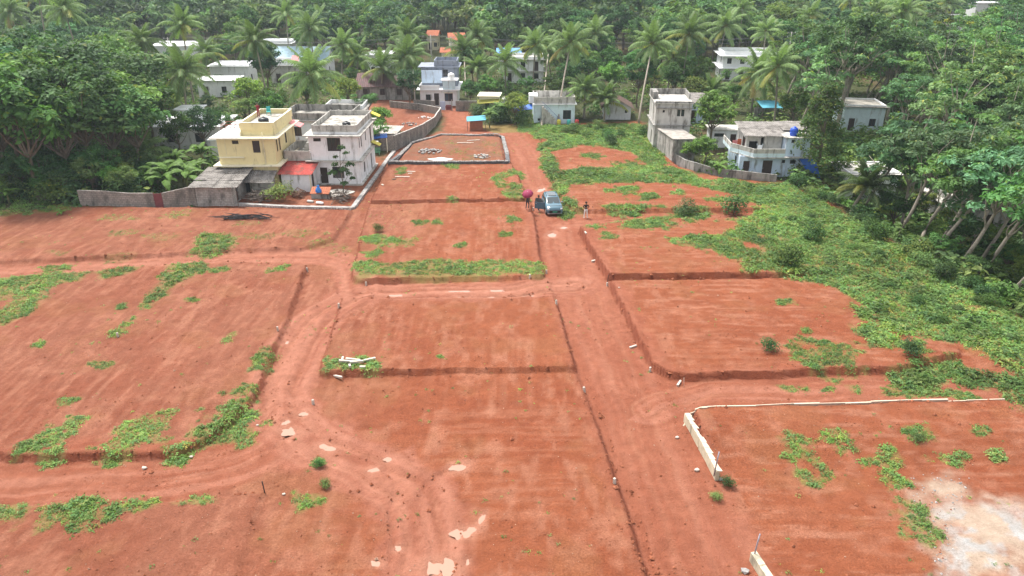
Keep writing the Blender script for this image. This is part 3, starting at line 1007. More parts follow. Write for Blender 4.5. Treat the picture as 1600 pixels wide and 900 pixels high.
# --- white two-storey house
h = house('white_house', 'white two storey house with stained roof parapets and side balcony', -24.1, 86.2, R(-1.5), w=5.8, d=9.3)
B = (0, 5.8, 0, 9.3)
storey(h, B, 0, 3.0, WHITE, {'f': [(1.0, 1.9, 0.23, 2.2, 'd'), (2.5, 3.9, 0.9, 2.3, 'n')], 'r': [(2.4, 3.1, 0.9, 2.2, 'n'), (6.6, 7.4, 0.15, 2.2, 'd')]})
MB().box(-0.1, 6.1, -0.28, 9.5, 0.0, 0.22).build('plinth', CONC_PALE, h)
slab(h, B, 3.0, CONC_PALE, 0.5, 0.12, 'eave_slab')
storey(h, B, 3.12, 6.0, WHITE, {'f': [(0.6, 1.5, 5.35, 5.75, 'n'), (2.2, 3.8, 4.2, 5.8, 'n')], 'r': [(0.9, 1.35, 4.3, 5.6, 'n'), (1.9, 2.4, 4.2, 5.8, 'n'), (4.4, 4.9, 4.4, 5.7, 'n'), (7.2, 8.0, 3.4, 5.6, 'b')]})
slab(h, B, 6.0, CONC_PALE, 0.5, 0.13)
storey(h, (0.5, 5.75, 0.35, 9.2), 6.133, 6.45, WHITE)
MB().box(0.7, 5.6, 0.55, 9.0, 6.36, 6.62).build('terrace_floor', CONC_FLAT, h)
parapet(h, (0.45, 5.8, 0.3, 9.25), 6.453, 7.2, CONC_PALE, 0.12, posts=6)
for (s, a0, a1) in (('f', -3.0, 0.0),):
    L_ = (-3.0, -0.003, 0.3, 5.4)
    storey(h, L_, 0, 3.0, WHITE, {'f': [(-1.5, -0.4, 0.9, 2.3, 'n')]}, 'fkl')
    MB().box(-3.3, -0.502, 0.0, 5.7, 3.003, 3.125).build('balcony_slab', CONC_PALE, h)
    parapet(h, (-3.2, 0.0, 0.12, 5.6), 3.128, 4.15, CONC_PALE, 0.12, posts=3, sides='fkl')
MB().box(-0.9, -0.1, 1.8, 3.4, 5.2, 5.3).build('stair_slab', CONC_PALE, h)
st = MB()
for i in range(7): st.box(-2.2 + i * 0.3, -1.9 + i * 0.3, 4.2, 5.2, 3.13 + i * 0.0, 3.4 + i * 0.38)
st.build('staircase', CONC_PALE, h)
MB().tube([(0.12, -0.05, 4.0), (0.12, -0.05, 3.15)], 0.05, 6).build('drain_pipe', CONC_PALE, h)
MB().tube([(-3.05, 0.0, 4.2), (-3.05, -0.05, 0.2)], 0.05, 6).build('drain_pipe', CONC, h)
YCAN = M('yellow_canopy_sheet', (0.55, 0.47, 0.06), 0.7, 0.2, 4)
for (yy, z) in ((8.4, 7.0), (7.4, 3.5)):
    MB().hexa([(5.8, yy, z), (6.9, yy, z - 0.5), (6.9, yy + 1.2, z - 0.5), (5.8, yy + 1.2, z), (5.8, yy, z + 0.05), (6.9, yy, z - 0.45), (6.9, yy + 1.2, z - 0.45), (5.8, yy + 1.2, z + 0.05)]).build('canopy', YCAN, h)
wt = tank(None, -23.5 + 3.6, 86.2 + 2.2, gz(-23.5, 86.2) - 0.05 + 6.62, BLACKP, 0.5, 0.6, label='low black water tank on the white house roof terrace')

# --- the sheds in the yard
h = house('red_roofed_shed', 'small white shed with corrugated red sheet roof beside the white house', -27.0, 83.5, R(-3), 'shed', w=3.4, d=2.6)
storey(h, (0, 3.3, 0, 2.7), 0, 2.15, WHITE, {'r': [(0.9, 1.8, 0.1, 1.95, 'd')]})
sheet_roof(h, -0.35, 3.75, -0.45, 3.1, 2.22, 2.95, REDSHEET, 5)
MB().box(3.35, 3.47, -0.05, 0.07, 0, 2.25).build('post', CREAM, h)
h = house('grey_shed', 'low grey shed with cement sheet roof between the yellow house and the red-roofed shed', -31.2, 82.1, R(-2), 'shed')
storey(h, (0, 3.4, 0, 1.3), 0, 1.8, CONC_PALE, {'f': [(0.2, 0.9, 0.1, 1.6, 'o')]})
sheet_roof(h, -0.3, 3.8, -0.9, 1.5, 1.75, 2.55, ASB, 4)
h = house('block_shed', 'whitewashed block shed with weathered cement sheet roof at the end of the boundary wall', -34.9, 77.9, R(1), 'shed')
storey(h, (0, 4.0, 0, 5.6), 0, 2.3, BLOCK_PALE, {'r': [(1.2, 2.2, 0.1, 2.0, 'o')]})
sheet_roof(h, -0.6, 4.8, -0.6, 6.2, 2.38, 2.75, ASB, 4, 3, jitter=0.04)
MB().tube([(4.6, -0.3, 0), (4.6, -0.3, 2.4)], 0.05, 5).build('post', STICK, h)


# --- boundary walls
def run_wall(name, label, pts, hts, mat, t=0.2, cop=None, cat='wall', base=-0.3):
    """wall following points with a height at each, on the ground"""
    c = pts[0]
    e = empty(name, (c[0], c[1], 0), 0, label, cat)
    for (p, q, h0, h1) in zip(pts[:-1], pts[1:], hts[:-1], hts[1:]):
        L = math.hypot(q[0] - p[0], q[1] - p[1])
        dx, dy = (q[0] - p[0]) / L, (q[1] - p[1]) / L
        nx_, ny_ = -dy * t / 2, dx * t / 2
        n = max(1, int(L / 2.5))
        mb = MB()
        V, F = [], []
        for i in range(n + 1):
            f = i / n
            x, y = p[0] + dx * L * f, p[1] + dy * L * f
            g = gz(x, y)
            top = g + h0 * (1 - f) + h1 * f + random.uniform(-0.04, 0.04)
            for s in (1, -1):
                V += [(x + nx_ * s - c[0], y + ny_ * s - c[1], g + base), (x + nx_ * s - c[0], y + ny_ * s - c[1], top)]
        for i in range(n):
            k = i * 4
            F += [(k, k + 1, k + 5, k + 4), (k + 2, k + 6, k + 7, k + 3), (k + 1, k + 3, k + 7, k + 5)]
        F += [(0, 2, 3, 1), (n * 4, n * 4 + 1, n * 4 + 3, n * 4 + 2)]
        mb.v, mb.f = V, F
        mb.build('wall_panel', mat, e)
        if cop:
            mb2 = MB()
            for i in range(n):
                a, b_ = V[i * 4 + 1], V[i * 4 + 3]
                a2, b2 = V[i * 4 + 5], V[i * 4 + 7]
                mb2.hexa([(*a[:2], a[2] + .003), (*b_[:2], b_[2] + .003), (*b2[:2], b2[2] + .003), (*a2[:2], a2[2] + .003), (*a[:2], a[2] + .06), (*b_[:2], b_[2] + .06), (*b2[:2], b2[2] + .06), (*a2[:2], a2[2] + .06)])
            mb2.build('coping', cop, e)
    return e


w1 = run_wall('boundary_wall', 'long weathered grey boundary wall with a maroon gate below the left grove', [(-47.4, 77.2), (-39.3, 77.4)], [1.75, 1.75], BLOCK)
run_wall('boundary_wall', 'weathered grey boundary wall between the maroon gate and the block shed', [(-38.4, 77.45), (-34.95, 77.95)], [1.7, 2.3], BLOCK)
MAROON = M('maroon_gate_paint', (0.19, 0.055, 0.06), 0.7, 0.25, 3)
gt = empty('gate', (-38.85, 77.35, gz(-38.85, 77.35)), R(3), 'maroon sheet metal gate in the grey boundary wall', 'gate')
MB().box(-0.42, 0.42, -0.03, 0.03, 0.05, 1.65).build('gate_leaf', MAROON, gt)
for s in (-0.44, 0.38): MB().box(s, s + 0.06, -0.05, 0.05, 0, 1.75).build('gate_post', MAROON, gt)
run_wall('block_wall', 'bare grey block wall enclosing the debris yard beside the lane', [(-16.6, 102.6), (-13.4, 110.6), (-12.4, 118.5), (-12.2, 127.0), (-16.6, 131.5), (-22, 134)], [2.1, 2.0, 1.5, 1.3, 1.1, 1.1], BLOCK, cop=CONC_PALE)
run_wall('block_wall', 'short grey block wall behind the green bench', [(-21.5, 103.0), (-16.7, 102.7)], [2.0, 2.2], BLOCK)
run_wall('compound_wall', 'grey compound wall in front of the grey and white house', [(-9.9, 130.6), (-3.5, 131.0)], [1.7, 1.7], BLOCK, cop=CONC)
run_wall('compound_wall', 'grey compound wall left of the gate before the grey and white house', [(-17.5, 132.5), (-13.6, 131.6)], [1.6, 1.6], BLOCK)
GATEB = M('pale_blue_gate_paint', (0.42, 0.48, 0.62), 0.6, 0.1, 3)
gt = empty('gate', (-11.7, 131.0, gz(-11.7, 131)), 0, 'pale blue panel gate before the grey and white house', 'gate')
MB().box(-1.0, -0.05, -0.03, 0.03, 0.1, 1.6).build('gate_leaf', GATEB, gt)
MB().box(0.05, 1.0, -0.03, 0.03, 0.1, 1.0).build('gate_leaf', MAROON, gt)
for s in (-1.15, 1.02): MB().box(s, s + 0.15, -0.1, 0.1, 0, 1.9).build('gate_post', CONC_PALE, gt)
run_wall('low_wall', 'low mossy wall between the meadow and the balcony house', [(21.6, 95.8), (23.1, 90.6), (28.0, 88.9), (32.4, 87.3)], [1.4, 1.1, 1.0, 0.9], CONC)
run_wall('low_wall', 'dark low wall before the maroon roofed house', [(-29.5, 142.0), (-19, 142.2)], [1.6, 1.6], BLOCK)

# --- sheet shed against the block wall, debris yard
h = house('lean_to_shed', 'pale sheet lean-to against the grey block wall', -21.0, 104.5, R(-8), 'shed')
storey(h, (0, 4.2, 0, 3.5), 0, 2.1, BLOCK)
sheet_roof(h, -0.4, 4.7, -0.4, 3.8, 2.2, 2.45, ASB_PALE, 4)
tp = empty('tarpaulin_canopy', (-20.6, 101.5, gz(-20.6, 101.5)), R(8), 'blue tarpaulin canopy on poles beside the block wall', 'canopy')
MB().hexa([(0, 0, 1.9), (3.2, -0.2, 2.1), (3.2, 1.6, 2.3), (0, 1.6, 2.15), (0, 0, 1.93), (3.2, -0.2, 2.13), (3.2, 1.6, 2.33), (0, 1.6, 2.18)]).build('tarpaulin', TARP, tp)
for (a, c) in ((0.1, 0.1), (3.1, 0.0), (0.1, 1.5), (3.1, 1.5)): MB().tube([(a, c, 0), (a, c, 2.0)], 0.06, 6).build('pole', CREAM, tp)
bn = empty('green_bench', (-20.0, 99.9, gz(-20, 99.9)), R(5), 'green slatted bench by the block wall', 'bench')
GRN = M('green_paint', (0.10, 0.28, 0.16), 0.6, 0.2, 5)
for i in range(3): MB().box(0, 1.8, i * 0.15, i * 0.15 + 0.12, 0.42, 0.46).build('slat', GRN, bn)
for i in range(3): MB().box(0, 1.8, 0.46, 0.49, 0.55 + i * 0.16, 0.67 + i * 0.16).build('slat', GRN, bn)
for s in (0.1, 1.6): MB().box(s, s + 0.08, 0.0, 0.452, 0, 0.415).build('leg', GRN, bn)

# --- dark-parapet house behind the white house
h = house('blue_white_house', 'pale blue house with dark mildewed parapet behind the white house', -32.0, 102.5, R(-3), w=9.5, d=6)
B = (0, 9.5, 0, 6.5)
storey(h, B, 0, 4.3, ICE, {'f': [(1.4, 2.6, 2.2, 3.5, 'n'), (6, 7.2, 2.0, 3.4, 'n')], 'l': [(2, 3, 1.2, 2.4, 'n')]})
slab(h, B, 4.3, CONC, 0.45)
parapet(h, B, 4.443, 5.4, CONC, 0.14)
MB().box(0.2, 9.3, 0.2, 6.3, 4.443, 4.5).build('terrace_floor', CONC_FLAT, h)
MB().box(-1.6, -0.003, 0.4, 5, 0, 2.2).build('porch_wall', WHITE, h)
sheet_roof(h, -1.9, 1.6, -1.7, -0.5, 2.2, 2.6, ASB, 3)
h = house('white_porch_house', 'white house with slender porch pillars among the palms behind', -29.5, 116.5, 0, w=6, d=4)
storey(h, (0, 6, 0, 5), 0, 3.0, WHITE, {'f': [(1.2, 2.2, 0.1, 2.1, 'd'), (3.4, 4.8, 0.9, 2.2, 'n')]})
slab(h, (0, 6, 0, 5), 3.0, CONC, 0.6)
parapet(h, (0, 6, 0, 5), 3.143, 3.7, WHITE)
for c in (0.0, 2.6): MB().box(c, c + 0.25, -0.55, -0.3, 0, 2.99).build('pillar', WHITE, h)

# --- small white buildings on the left
h = house('white_roofed_house', 'low house with bright white flat roof and small white roof room among the left trees', -51.0, 103.5, R(2), w=9.5, d=7)
B = (0, 9.5, 0, 7)
storey(h, B, 0, 3.2, WHITE, {'f': [(2, 3.2, 1, 2.3, 'n'), (6, 7.2, 1, 2.3, 'n')]})
slab(h, B, 3.2, WHITE_CLEAN, 0.5)
C_ = (3.2, 6.2, 2.0, 4.8)
storey(h, C_, 3.343, 5.2, WHITE_CLEAN, {'f': [(5.0, 5.7, 4.0, 4.9, 'n')]})
slab(h, C_, 5.2, WHITE_CLEAN, 0.35, 0.1)
wt = tank(None, -47.5, 109.5, gz(-47.5, 109.5) + 3.3, BLACKP, 0.75, 1.4, label='black water tank on a stand behind the small white roof room')
st = empty('tank_stand', (-47.5, 109.5, gz(-47.5, 109.5)), 0, 'steel stand under the black water tank', 'stand')
MB().box(-0.9, 0.9, -0.9, 0.9, 3.18, 3.29).build('platform', CONC, st)
for a in (-0.8, 0.8):
    for c in (-0.8, 0.8): MB().tube([(a, c, 0), (a, c, 3.18)], 0.06, 5).build('leg', RUST, st)
h = house('white_outhouse', 'small white flat-roofed outhouse just behind the cream yellow house', -40.2, 97.0, 0, 'outhouse', w=3.6, d=3)
storey(h, (0, 3.6, 0, 3.2), 0, 2.9, WHITE_CLEAN, {'f': [(1, 1.8, 1, 2, 'n')]})
slab(h, (0, 3.6, 0, 3.2), 2.9, WHITE_CLEAN, 0.3)


def plain_house(name, label, px, py, zt, wd, dp, rz=0, wall_m=WHITE, roof='flat', roof_m=CONC_PALE, par=0.7, par_m=None, ops=True, storeys=1, over=0.45):
    """house whose front roof edge centre stands at the pixel (px, py), zt above its ground"""
    x, y = at(px, py, zt)
    h = house(name, label, x - wd / 2, y, R(rz), w=wd, d=dp)
    B = (0, wd, 0, dp)
    top = zt - (par if roof == 'flat' else 0)
    hs = top / storeys
    for k in range(storeys):
        o = {}
        if ops:
            n = max(2, int(wd / 2.4))
            o['f'] = [(wd * (i + 0.3) / n, wd * (i + 0.3) / n + 0.95, k * hs + 0.95, k * hs + 2.1, 'n') if (i + k) % 3 else (wd * (i + 0.3) / n, wd * (i + 0.3) / n + 0.9, k * hs + 0.1 + 0.05, k * hs + 2.1, 'd') for i in range(n)]
            o['r'] = [(dp * 0.3, dp * 0.3 + 0.9, k * hs + 0.95, k * hs + 2.1, 'n')]
            o['l'] = o['r']
        storey(h, B, k * hs + (0.123 if k else 0), (k + 1) * hs, wall_m, o)
        if k < storeys - 1: slab(h, B, (k + 1) * hs, roof_m, over, 0.12, 'floor_slab')
    if roof == 'flat':
        slab(h, B, top, roof_m, over, 0.12)
        if par > 0.15: parapet(h, B, top + 0.123, zt, par_m or wall_m)
    elif roof == 'gable':          # ridge along x
        rise = dp * 0.3
        for s in (0, 1):
            ya, yb = (-over, dp / 2) if s == 0 else (dp + over, dp / 2)
            nn = max(3, int(wd / 1.2))
            for i in range(nn):
                a, c = -over + (wd + 2 * over) * i / nn, -over + (wd + 2 * over) * (i + 1) / nn + 0.02
                sheet('roof_sheet', roof_m, h, (a, ya, top - 0.1), (c, ya, top - 0.1), (c, yb, top + rise), (a, yb, top + rise), waves=4)
        for s in (0.02, wd - 0.17):
            MB().hexa([(s, 0.02, top + .003), (s + .15, 0.02, top + .003), (s + .15, dp - .02, top + .003), (s, dp - .02, top + .003), (s, dp / 2 - 0.05, top + rise - .12), (s + .15, dp / 2 - 0.05, top + rise - .12), (s + .15, dp / 2 + 0.05, top + rise - .12), (s, dp / 2 + 0.05, top + rise - .12)]).build('gable_wall', wall_m, h)
    elif roof == 'mono':
        sheet_roof(h, -over, wd + over, -over, dp + over, top + 0.06, top + 0.7, roof_m, max(3, int(wd / 1.1)))
    return h


plain_house('white_house', 'white flat house with small red canopy in front of the blue sheet roof', 446, 92, 4.6, 7, 6, 0, CONC_PALE, par=0.9, par_m=WHITE_CLEAN)
cx_, cy_ = at(455, 90, 4.4)
rc = empty('red_canopy', (cx_, cy_ - 0.8, gz(cx_, cy_)), 0, 'small red sloping canopy on the white flat house below the blue sheet roof', 'canopy')
MB().hexa([(0, 0, 3.9), (1.6, 0, 3.9), (1.6, 1.6, 5.2), (0, 1.6, 5.2), (0, 0, 3.96), (1.6, 0, 3.96), (1.6, 1.6, 5.26), (0, 1.6, 5.26)]).build('canopy_sheet', PINK, rc)
for a in (0.1, 1.4): MB().tube([(a, 0.2, 0), (a, 0.2, 3.95)], 0.05, 5).build('post', RUST, rc)
plain_house('blue_roofed_house', 'long house with pale blue sheet roof among the palms', 467, 88, 4.0, 12, 8, 0, WHITE, 'gable', M('pale_blue_sheet', (0.36, 0.50, 0.58), 0.6, 0.15, 1.5, (0.2, 0.26, 0.28), 0.3, streak=False))
plain_house('white_house', 'far white flat-roofed house beyond the blue sheet roof', 428, 62, 5.0, 8, 6, 0, WHITE_CLEAN, roof_m=WHITE_CLEAN)
plain_house('grey_roofed_house', 'house with grey sheet roof glimpsed between palms behind the blue roof', 520, 60, 4.5, 8, 6, 0, CONC_PALE, 'gable', GREYBLUE)
plain_house('white_house', 'white box house with flat roof above the maroon roofed house', 590, 80, 5.0, 5, 6, 0, WHITE, par=0.3, roof_m=WHITE_CLEAN)
plain_house('white_house', 'long white and blue sheet-roofed building in the wood at upper left', 275, 64, 4.0, 13, 5, -3, WHITE_CLEAN, 'mono', WHITE_CLEAN)
plain_house('white_house', 'white house with flat roof behind palms at upper left', 355, 95, 4.4, 8, 6, 0, WHITE, par=0.4, roof_m=WHITE_CLEAN)
plain_house('white_house', 'low white house under the trees behind the black water tank', 335, 122, 3.4, 7, 5, 0, WHITE, par=0.2, roof_m=WHITE_CLEAN)
plain_house('white_house', 'whitewashed house half hidden in the upper left treetops', 115, 48, 5.0, 9, 6, 0, CONC_PALE, par=0.4)
plain_house('orange_roofed_house', 'small house with bright orange tiled roof high in the wood', 714, 62, 4.0, 3.8, 5, 8, CREAM, 'gable', TILE)
plain_house('orange_roofed_house', 'orange tiled roof house half hidden by trees beside a taller orange roof', 675, 56, 4.0, 2.8, 4, -6, CREAM, 'gable', TILE)
plain_house('orange_roofed_house', 'low orange tiled roof just behind the utility pole', 698, 78, 3.4, 2.6, 3, 0, CREAM, 'gable', TILE)
plain_house('white_house', 'big white two storey house behind the tall palms by the light blue house', 818, 88, 5.4, 8.5, 7, 0, WHITE, storeys=2, par=0.6, par_m=WHITE_CLEAN)
plain_house('blue_roofed_house', 'white house with bright blue sheet roof beyond the palms', 795, 82, 4.2, 5, 5, 0, WHITE, 'mono', M('bright_blue_sheet', (0.12, 0.30, 0.66), 0.6, 0.15, 2))
plain_house('white_house', 'white house with shaded verandah behind the palms beyond the concrete house', 1172, 80, 6.0, 11, 8, -5, WHITE_CLEAN, storeys=2, par=0.9, roof_m=WHITE_CLEAN, over=0.8)
plain_house('white_house', 'white house with stained flat roof behind the great spreading tree', 1352, 163, 4.2, 6.0, 6, -8, ICE, par=0.35, roof_m=CONC_FLAT, par_m=WHITE_CLEAN)
plain_house('white_house', 'far white roofed house in the hazy wood at upper right', 1366, 15, 6.5, 8, 6, 0, WHITE, par=0.3, roof_m=WHITE_CLEAN)
plain_house('white_house', 'far pale house beside the half bare tree', 1495, 28, 6.0, 9, 6, 0, WHITE, par=0.4, roof_m=CONC_PALE)
plain_house('white_house', 'farthest white house near the top of the hazy wood', 1545, 8, 7.0, 9, 6, 0, WHITE_CLEAN, par=0.3, roof_m=WHITE_CLEAN)
plain_house('grey_roofed_house', 'pale blue cottage with grey cement sheet roof just behind the concrete house', 1098, 160, 3.3, 5, 5, -4, LBLUE, 'mono', ASB)
plain_house('maroon_roofed_house', 'house with long dark maroon tiled roof above the red soil yard', 598, 134, 2.6, 9.5, 6.5, 0, CONC, 'gable', MAROONTILE)
plain_house('white_house', 'white walled house seen through the rubber trunks', 1372, 245, 3.6, 6, 5, 0, WHITE, par=0.3)
x, y = at(1548, 318, 0.6)
h = house('rubber_grove_house', 'stained concrete house on low ground under the rubber trees', x - 4, y, R(-6), w=8, d=6)
storey(h, (0, 8.5, 0, 6), 0, 2.8, WHITEWASH, {'f': [(1.2, 2.4, 0.9, 2.2, 'n'), (3.6, 4.6, 0.1, 2.1, 'd'), (5.8, 7.0, 0.9, 2.2, 'n')]})
slab(h, (0, 8.5, 0, 6), 2.8, CONC_PALE, 0.9)
parapet(h, (0, 8.5, 0, 6), 2.943, 3.6, CONC)

# --- grey and white two-storey house at the end of the lane
h = house('grey_white_house', 'grey and white two storey house with balcony at the end of the lane', -16.6, 135.2, 0, w=6.8, d=8)
B = (0, 6.6, 0, 8)
storey(h, B, 0, 2.9, WHITE, {'f': [(1.0, 1.9, 0.8, 2.1, 'n'), (2.5, 3.4, 0.12, 2.3, 'd'), (4.4, 5.9, 0.9, 2.3, 'b')]})
slab(h, B, 2.9, WHITE_CLEAN, 0.6)
parapet(h, (0, 3.6, -0.5, 3.5), 3.043, 3.8, WHITE_CLEAN, 0.1, sides='fl')
MB().box(4.2, 6.4, -0.4, -0.3, 3.043, 4.6).build('louvre_screen', ICE, h)
for i in range(5): MB().box(4.2, 6.4, -0.46, -0.402, 3.1 + i * 0.3, 3.3 + i * 0.3).build('louvre', ICE, h)
MB().box(3.9, 6.9, -0.6, 2.0, 4.6, 4.72).build('terrace_slab', WHITE_CLEAN, h)
MB().box(0.2, 3.9, 1.8, 2.0, 3.8, 6.0).build('sheet_wall', LBLUE, h)
B2 = (0.0, 6.6, 3.2, 8)
storey(h, B2, 3.043, 6.4, GREYBLUE, {'f': [(4.0, 4.9, 4.8, 6.0, 'n')]})
slab(h, B2, 6.4, GREYBLUE, 0.5)
parapet(h, (2.4, 6.6, 3.2, 8), 6.543, 7.6, GREYBLUE)
wt = tank(None, -16.6 + 5.7, 135.2 + 0.4, gz(-16.6, 135.2) + 4.68, WHITEP, 0.6, 1.1, label='white plastic water tank on the terrace of the grey and white house')
h = house('mossy_hut', 'small hut with mossy yellow-green sloping sunshade beside the lane end', -5.6, 128.3, R(-5), 'hut', w=3.4, d=3)
storey(h, (0, 3.2, 0, 3.2), 0, 3.0, CREAM, {'f': [(0.9, 1.7, 0.1, 1.9, 'd')]})
slab(h, (0, 3.2, 0, 3.2), 3.0, CREAM, 0.35)
MB().hexa([(-0.3, -1.0, 1.85), (3.4, -1.0, 2.2), (3.4, 0.0, 2.6), (-0.3, 0.0, 2.4), (-0.3, -1.0, 1.92), (3.4, -1.0, 2.27), (3.4, 0, 2.67), (-0.3, 0, 2.47)]).build('sunshade', MOSS, h)
wt = tank(None, -1.4, 129.5, gz(-1.4, 129.5), WHITEP, 0.55, 2.6, label='white plastic tank standing behind the banana plants')

# --- turquoise roofed hut by the lane
h = house('brick_hut', 'tiny brick hut under a turquoise tarpaulin beside the lane', -6.6, 115.5, R(4), 'hut', w=2, d=2)
storey(h, (0, 2.0, 0, 1.6), 0, 1.5, M('laterite_brick', (0.30, 0.12, 0.07), 0.9, 0.3, 6))
MB().hexa([(-0.5, -0.5, 1.52), (2.5, -0.5, 1.7), (2.5, 2.0, 1.95), (-0.5, 2.0, 1.75), (-0.5, -0.5, 1.56), (2.5, -0.5, 1.74), (2.5, 2.0, 1.99), (-0.5, 2.0, 1.79)]).build('tarpaulin', TURQ, h)
for (a, c) in ((-0.4, -0.4), (2.4, -0.4)): MB().tube([(a, c, 0), (a, c, 1.6)], 0.04, 5).build('pole', STICK, h)

# --- light blue house with outside stair
h = house('light_blue_house', 'small light blue flat-roofed house with outside stair facing the meadow', 3.6, 120.3, R(1), w=6.8, d=6)
B = (0, 6.6, 0, 6)
storey(h, B, 0, 3.1, ICE, {'f': [(4.7, 6.0, 0.75, 2.2, 'n'), (0.6, 1.0, 0.5, 0.9, 'n')]})
slab(h, B, 3.1, WHITE, 0.3)
parapet(h, B, 3.243, 4.3, CONC_PALE, 0.13, posts=4)
MB().box(-0.8, 0.6, 0.5, 3.0, 3.25, 4.5).build('stair_wall', WHITE_CLEAN, h)
st = MB()
for i in range(9): st.box(1.2 + i * 0.32, 1.52 + i * 0.32, -0.9, -0.003, 0, 2.9 - i * 0.32)
st.build('staircase', CONC_PALE, h)
MB().tube([(1.2, -0.9, 3.8), (4.2, -0.9, 0.9)], 0.03, 5).build('handrail', M('blue_rail_paint', (0.10, 0.16, 0.36), 0.5), h)
tp = empty('tarpaulin_canopy', (1.6, 119.6, gz(1.6, 119.6)), 0, 'bright blue tarpaulin canopy at the side of the light blue house', 'canopy')
MB().hexa([(-1.2, 0, 2.1), (1.7, 0, 2.5), (1.7, 1.8, 3.0), (-1.2, 1.8, 2.4), (-1.2, 0, 2.14), (1.7, 0, 2.54), (1.7, 1.8, 3.04), (-1.2, 1.8, 2.44)]).build('tarpaulin', TARP, tp)
for a in (-1.1, 1.5): MB().tube([(a, 0.1, 0), (a, 0.1, 2.2)], 0.04, 5).build('pole', STICK, tp)
for (dx, m_, lb, nm) in ((4.0, YCAN, 'yellow plastic barrel before the light blue house', 'barrel'), (6.9, M('red_plastic', (0.5, 0.05, 0.05), 0.5), 'red plastic barrel before the light blue house', 'barrel'), (5.6, TEAL, 'teal plastic drum before the light blue house', 'barrel')):
    tag(MB().lathe([(0.28, 0), (0.33, 0.2), (0.33, 0.65), (0.27, 0.85), (0.1, 0.88)], 12).build(nm, m_, None, True, loc=(3.6 + dx, 119.3, gz(3.6 + dx, 119.3))), lb, 'barrel')

# --- white gabled hut
h = house('gabled_hut', 'white plank hut with brown gabled roof at the edge of the dark wood', 15.3, 123.6, R(-4), 'hut', w=4.6, d=5)
b_ = (0, 4.5, 0, 5)
PLANKW = M('white_plank', (0.60, 0.61, 0.63), 0.8, 0.1, 3, (0.3, 0.29, 0.27), 0.3)
for i in range(9):
    a, c = 0.5 * i, 0.5 * i + 0.485
    zt0, zt1 = 2.1 + 1.2 * (1 - abs(a - 2.25) / 2.25), 2.1 + 1.2 * (1 - abs(c - 2.25) / 2.25)
    MB().hexa([(a, 0, 0), (c, 0, 0), (c, 0.08, 0), (a, 0.08, 0), (a, 0, zt0), (c, 0, zt1), (c, 0.08, zt1), (a, 0.08, zt0)]).build('plank', PLANKW, h)
for s in 'lr': wall(h, s, (0, 4.5, 0.1, 5), 0, 2.1, PLANKW, t=0.1)
wall(h, 'k', b_, 0, 2.1, PLANKW, t=0.1)
BROWNROOF = M('brown_tile_roof', (0.14, 0.09, 0.07), 0.9, 0.3, 3, (0.09, 0.07, 0.06), 0.5, streak=False)
for (xa, xb) in ((-0.5, 2.25), (5.0, 2.25)):
    for i in range(4):
        y0_, y1_ = -0.4 + 1.45 * i, -0.4 + 1.45 * (i + 1) + 0.03
        sheet('roof_sheet', BROWNROOF, h, (xa, y0_, 1.95), (xa, y1_, 1.95), (xb, y1_, 3.42), (xb, y0_, 3.42), waves=4)
MB().box(3.5, 3.9, -0.04, -0.003, 1.2, 1.7).build('window', DARKIN, h)

# --- stained grey concrete house and its long shed
h = house('concrete_house', 'stained grey concrete two storey house with broken roof parapet beside the meadow', 19.9, 102.6, R(-3), w=5, d=7)
B = (0, 4.9, 0, 6.8)
storey(h, B, 0, 3.2, WHITEWASH, {'l': [(2.2, 2.9, 0.2, 2.1, 'd')], 'f': [(2.6, 4.2, 0.3, 2.3, 'o')]})
slab(h, B, 3.2, CONC, 0.25, 0.12, 'floor_slab')
storey(h, B, 3.32, 6.2, WHITEWASH, {'f': [(0.95, 1.25, 5.0, 5.35, 'n'), (2.95, 3.4, 4.5, 5.45, 'n'), (3.5, 3.95, 4.5, 5.45, 'n')], 'l': [(2.4, 2.9, 4.3, 5.6, 'n')]})
MB().box(0.0, 5.0, -0.3, -0.003, 5.6, 5.68).build('sunshade', CONC, h)
slab(h, B, 6.2, CONC_PALE, 0.2)
parapet(h, (-0.15, 5.05, -0.1, 6.95), 6.343, 6.55, CONC, 0.14, sides='f')
parapet(h, (-0.15, 5.05, 2.5, 6.95), 6.343, 7.1, CONC, 0.14, posts=3, sides='lrk')
MB().box(-0.15, 0.6, 3.0, 5.8, 6.345, 7.3).build('roof_box', CONC, h)
x, y = 20.3, 101.9
h = house('long_shed', 'long low shed with pale cement sheet roof running along the meadow', x, y, R(0), 'shed')
p = [(0.0, 0.0), (0.9, -6.3), (4.0, -5.6), (3.2, 0.3)]
for (i, j) in ((0, 1), (1, 2), (2, 3)):
    a, c = p[i], p[j]
    L = math.hypot(c[0] - a[0], c[1] - a[1])
    n_ = ((c[1] - a[1]) / L * 0.1, -(c[0] - a[0]) / L * 0.1)
    MB().hexa([(a[0], a[1], -0.3), (c[0], c[1], -0.3), (c[0] - n_[0], c[1] - n_[1], -0.3), (a[0] - n_[0], a[1] - n_[1], -0.3), (a[0], a[1], 2.75), (c[0], c[1], 2.75), (c[0] - n_[0], c[1] - n_[1], 2.75), (a[0] - n_[0], a[1] - n_[1], 2.75)]).build('wall', BLOCK_PALE if i == 0 else CONC, h)
for k in range(6):
    f0, f1 = k / 6, (k + 1) / 6 + 0.01
    l = lambda f, s: (p[0][0] + (p[1][0] - p[0][0]) * f - 0.15 if s == 0 else p[3][0] + (p[2][0] - p[3][0]) * f + 0.2, p[0][1] + (p[1][1] - p[0][1]) * f if s == 0 else p[3][1] + (p[2][1] - p[3][1]) * f, 2.95 - 0.12 * s + 0.01 * (k % 2))
    sheet('roof_sheet', ASB_PALE, h, l(f0, 0), l(f1, 0), l(f1, 1), l(f0, 1), waves=5)
keep(22, 98, 3)

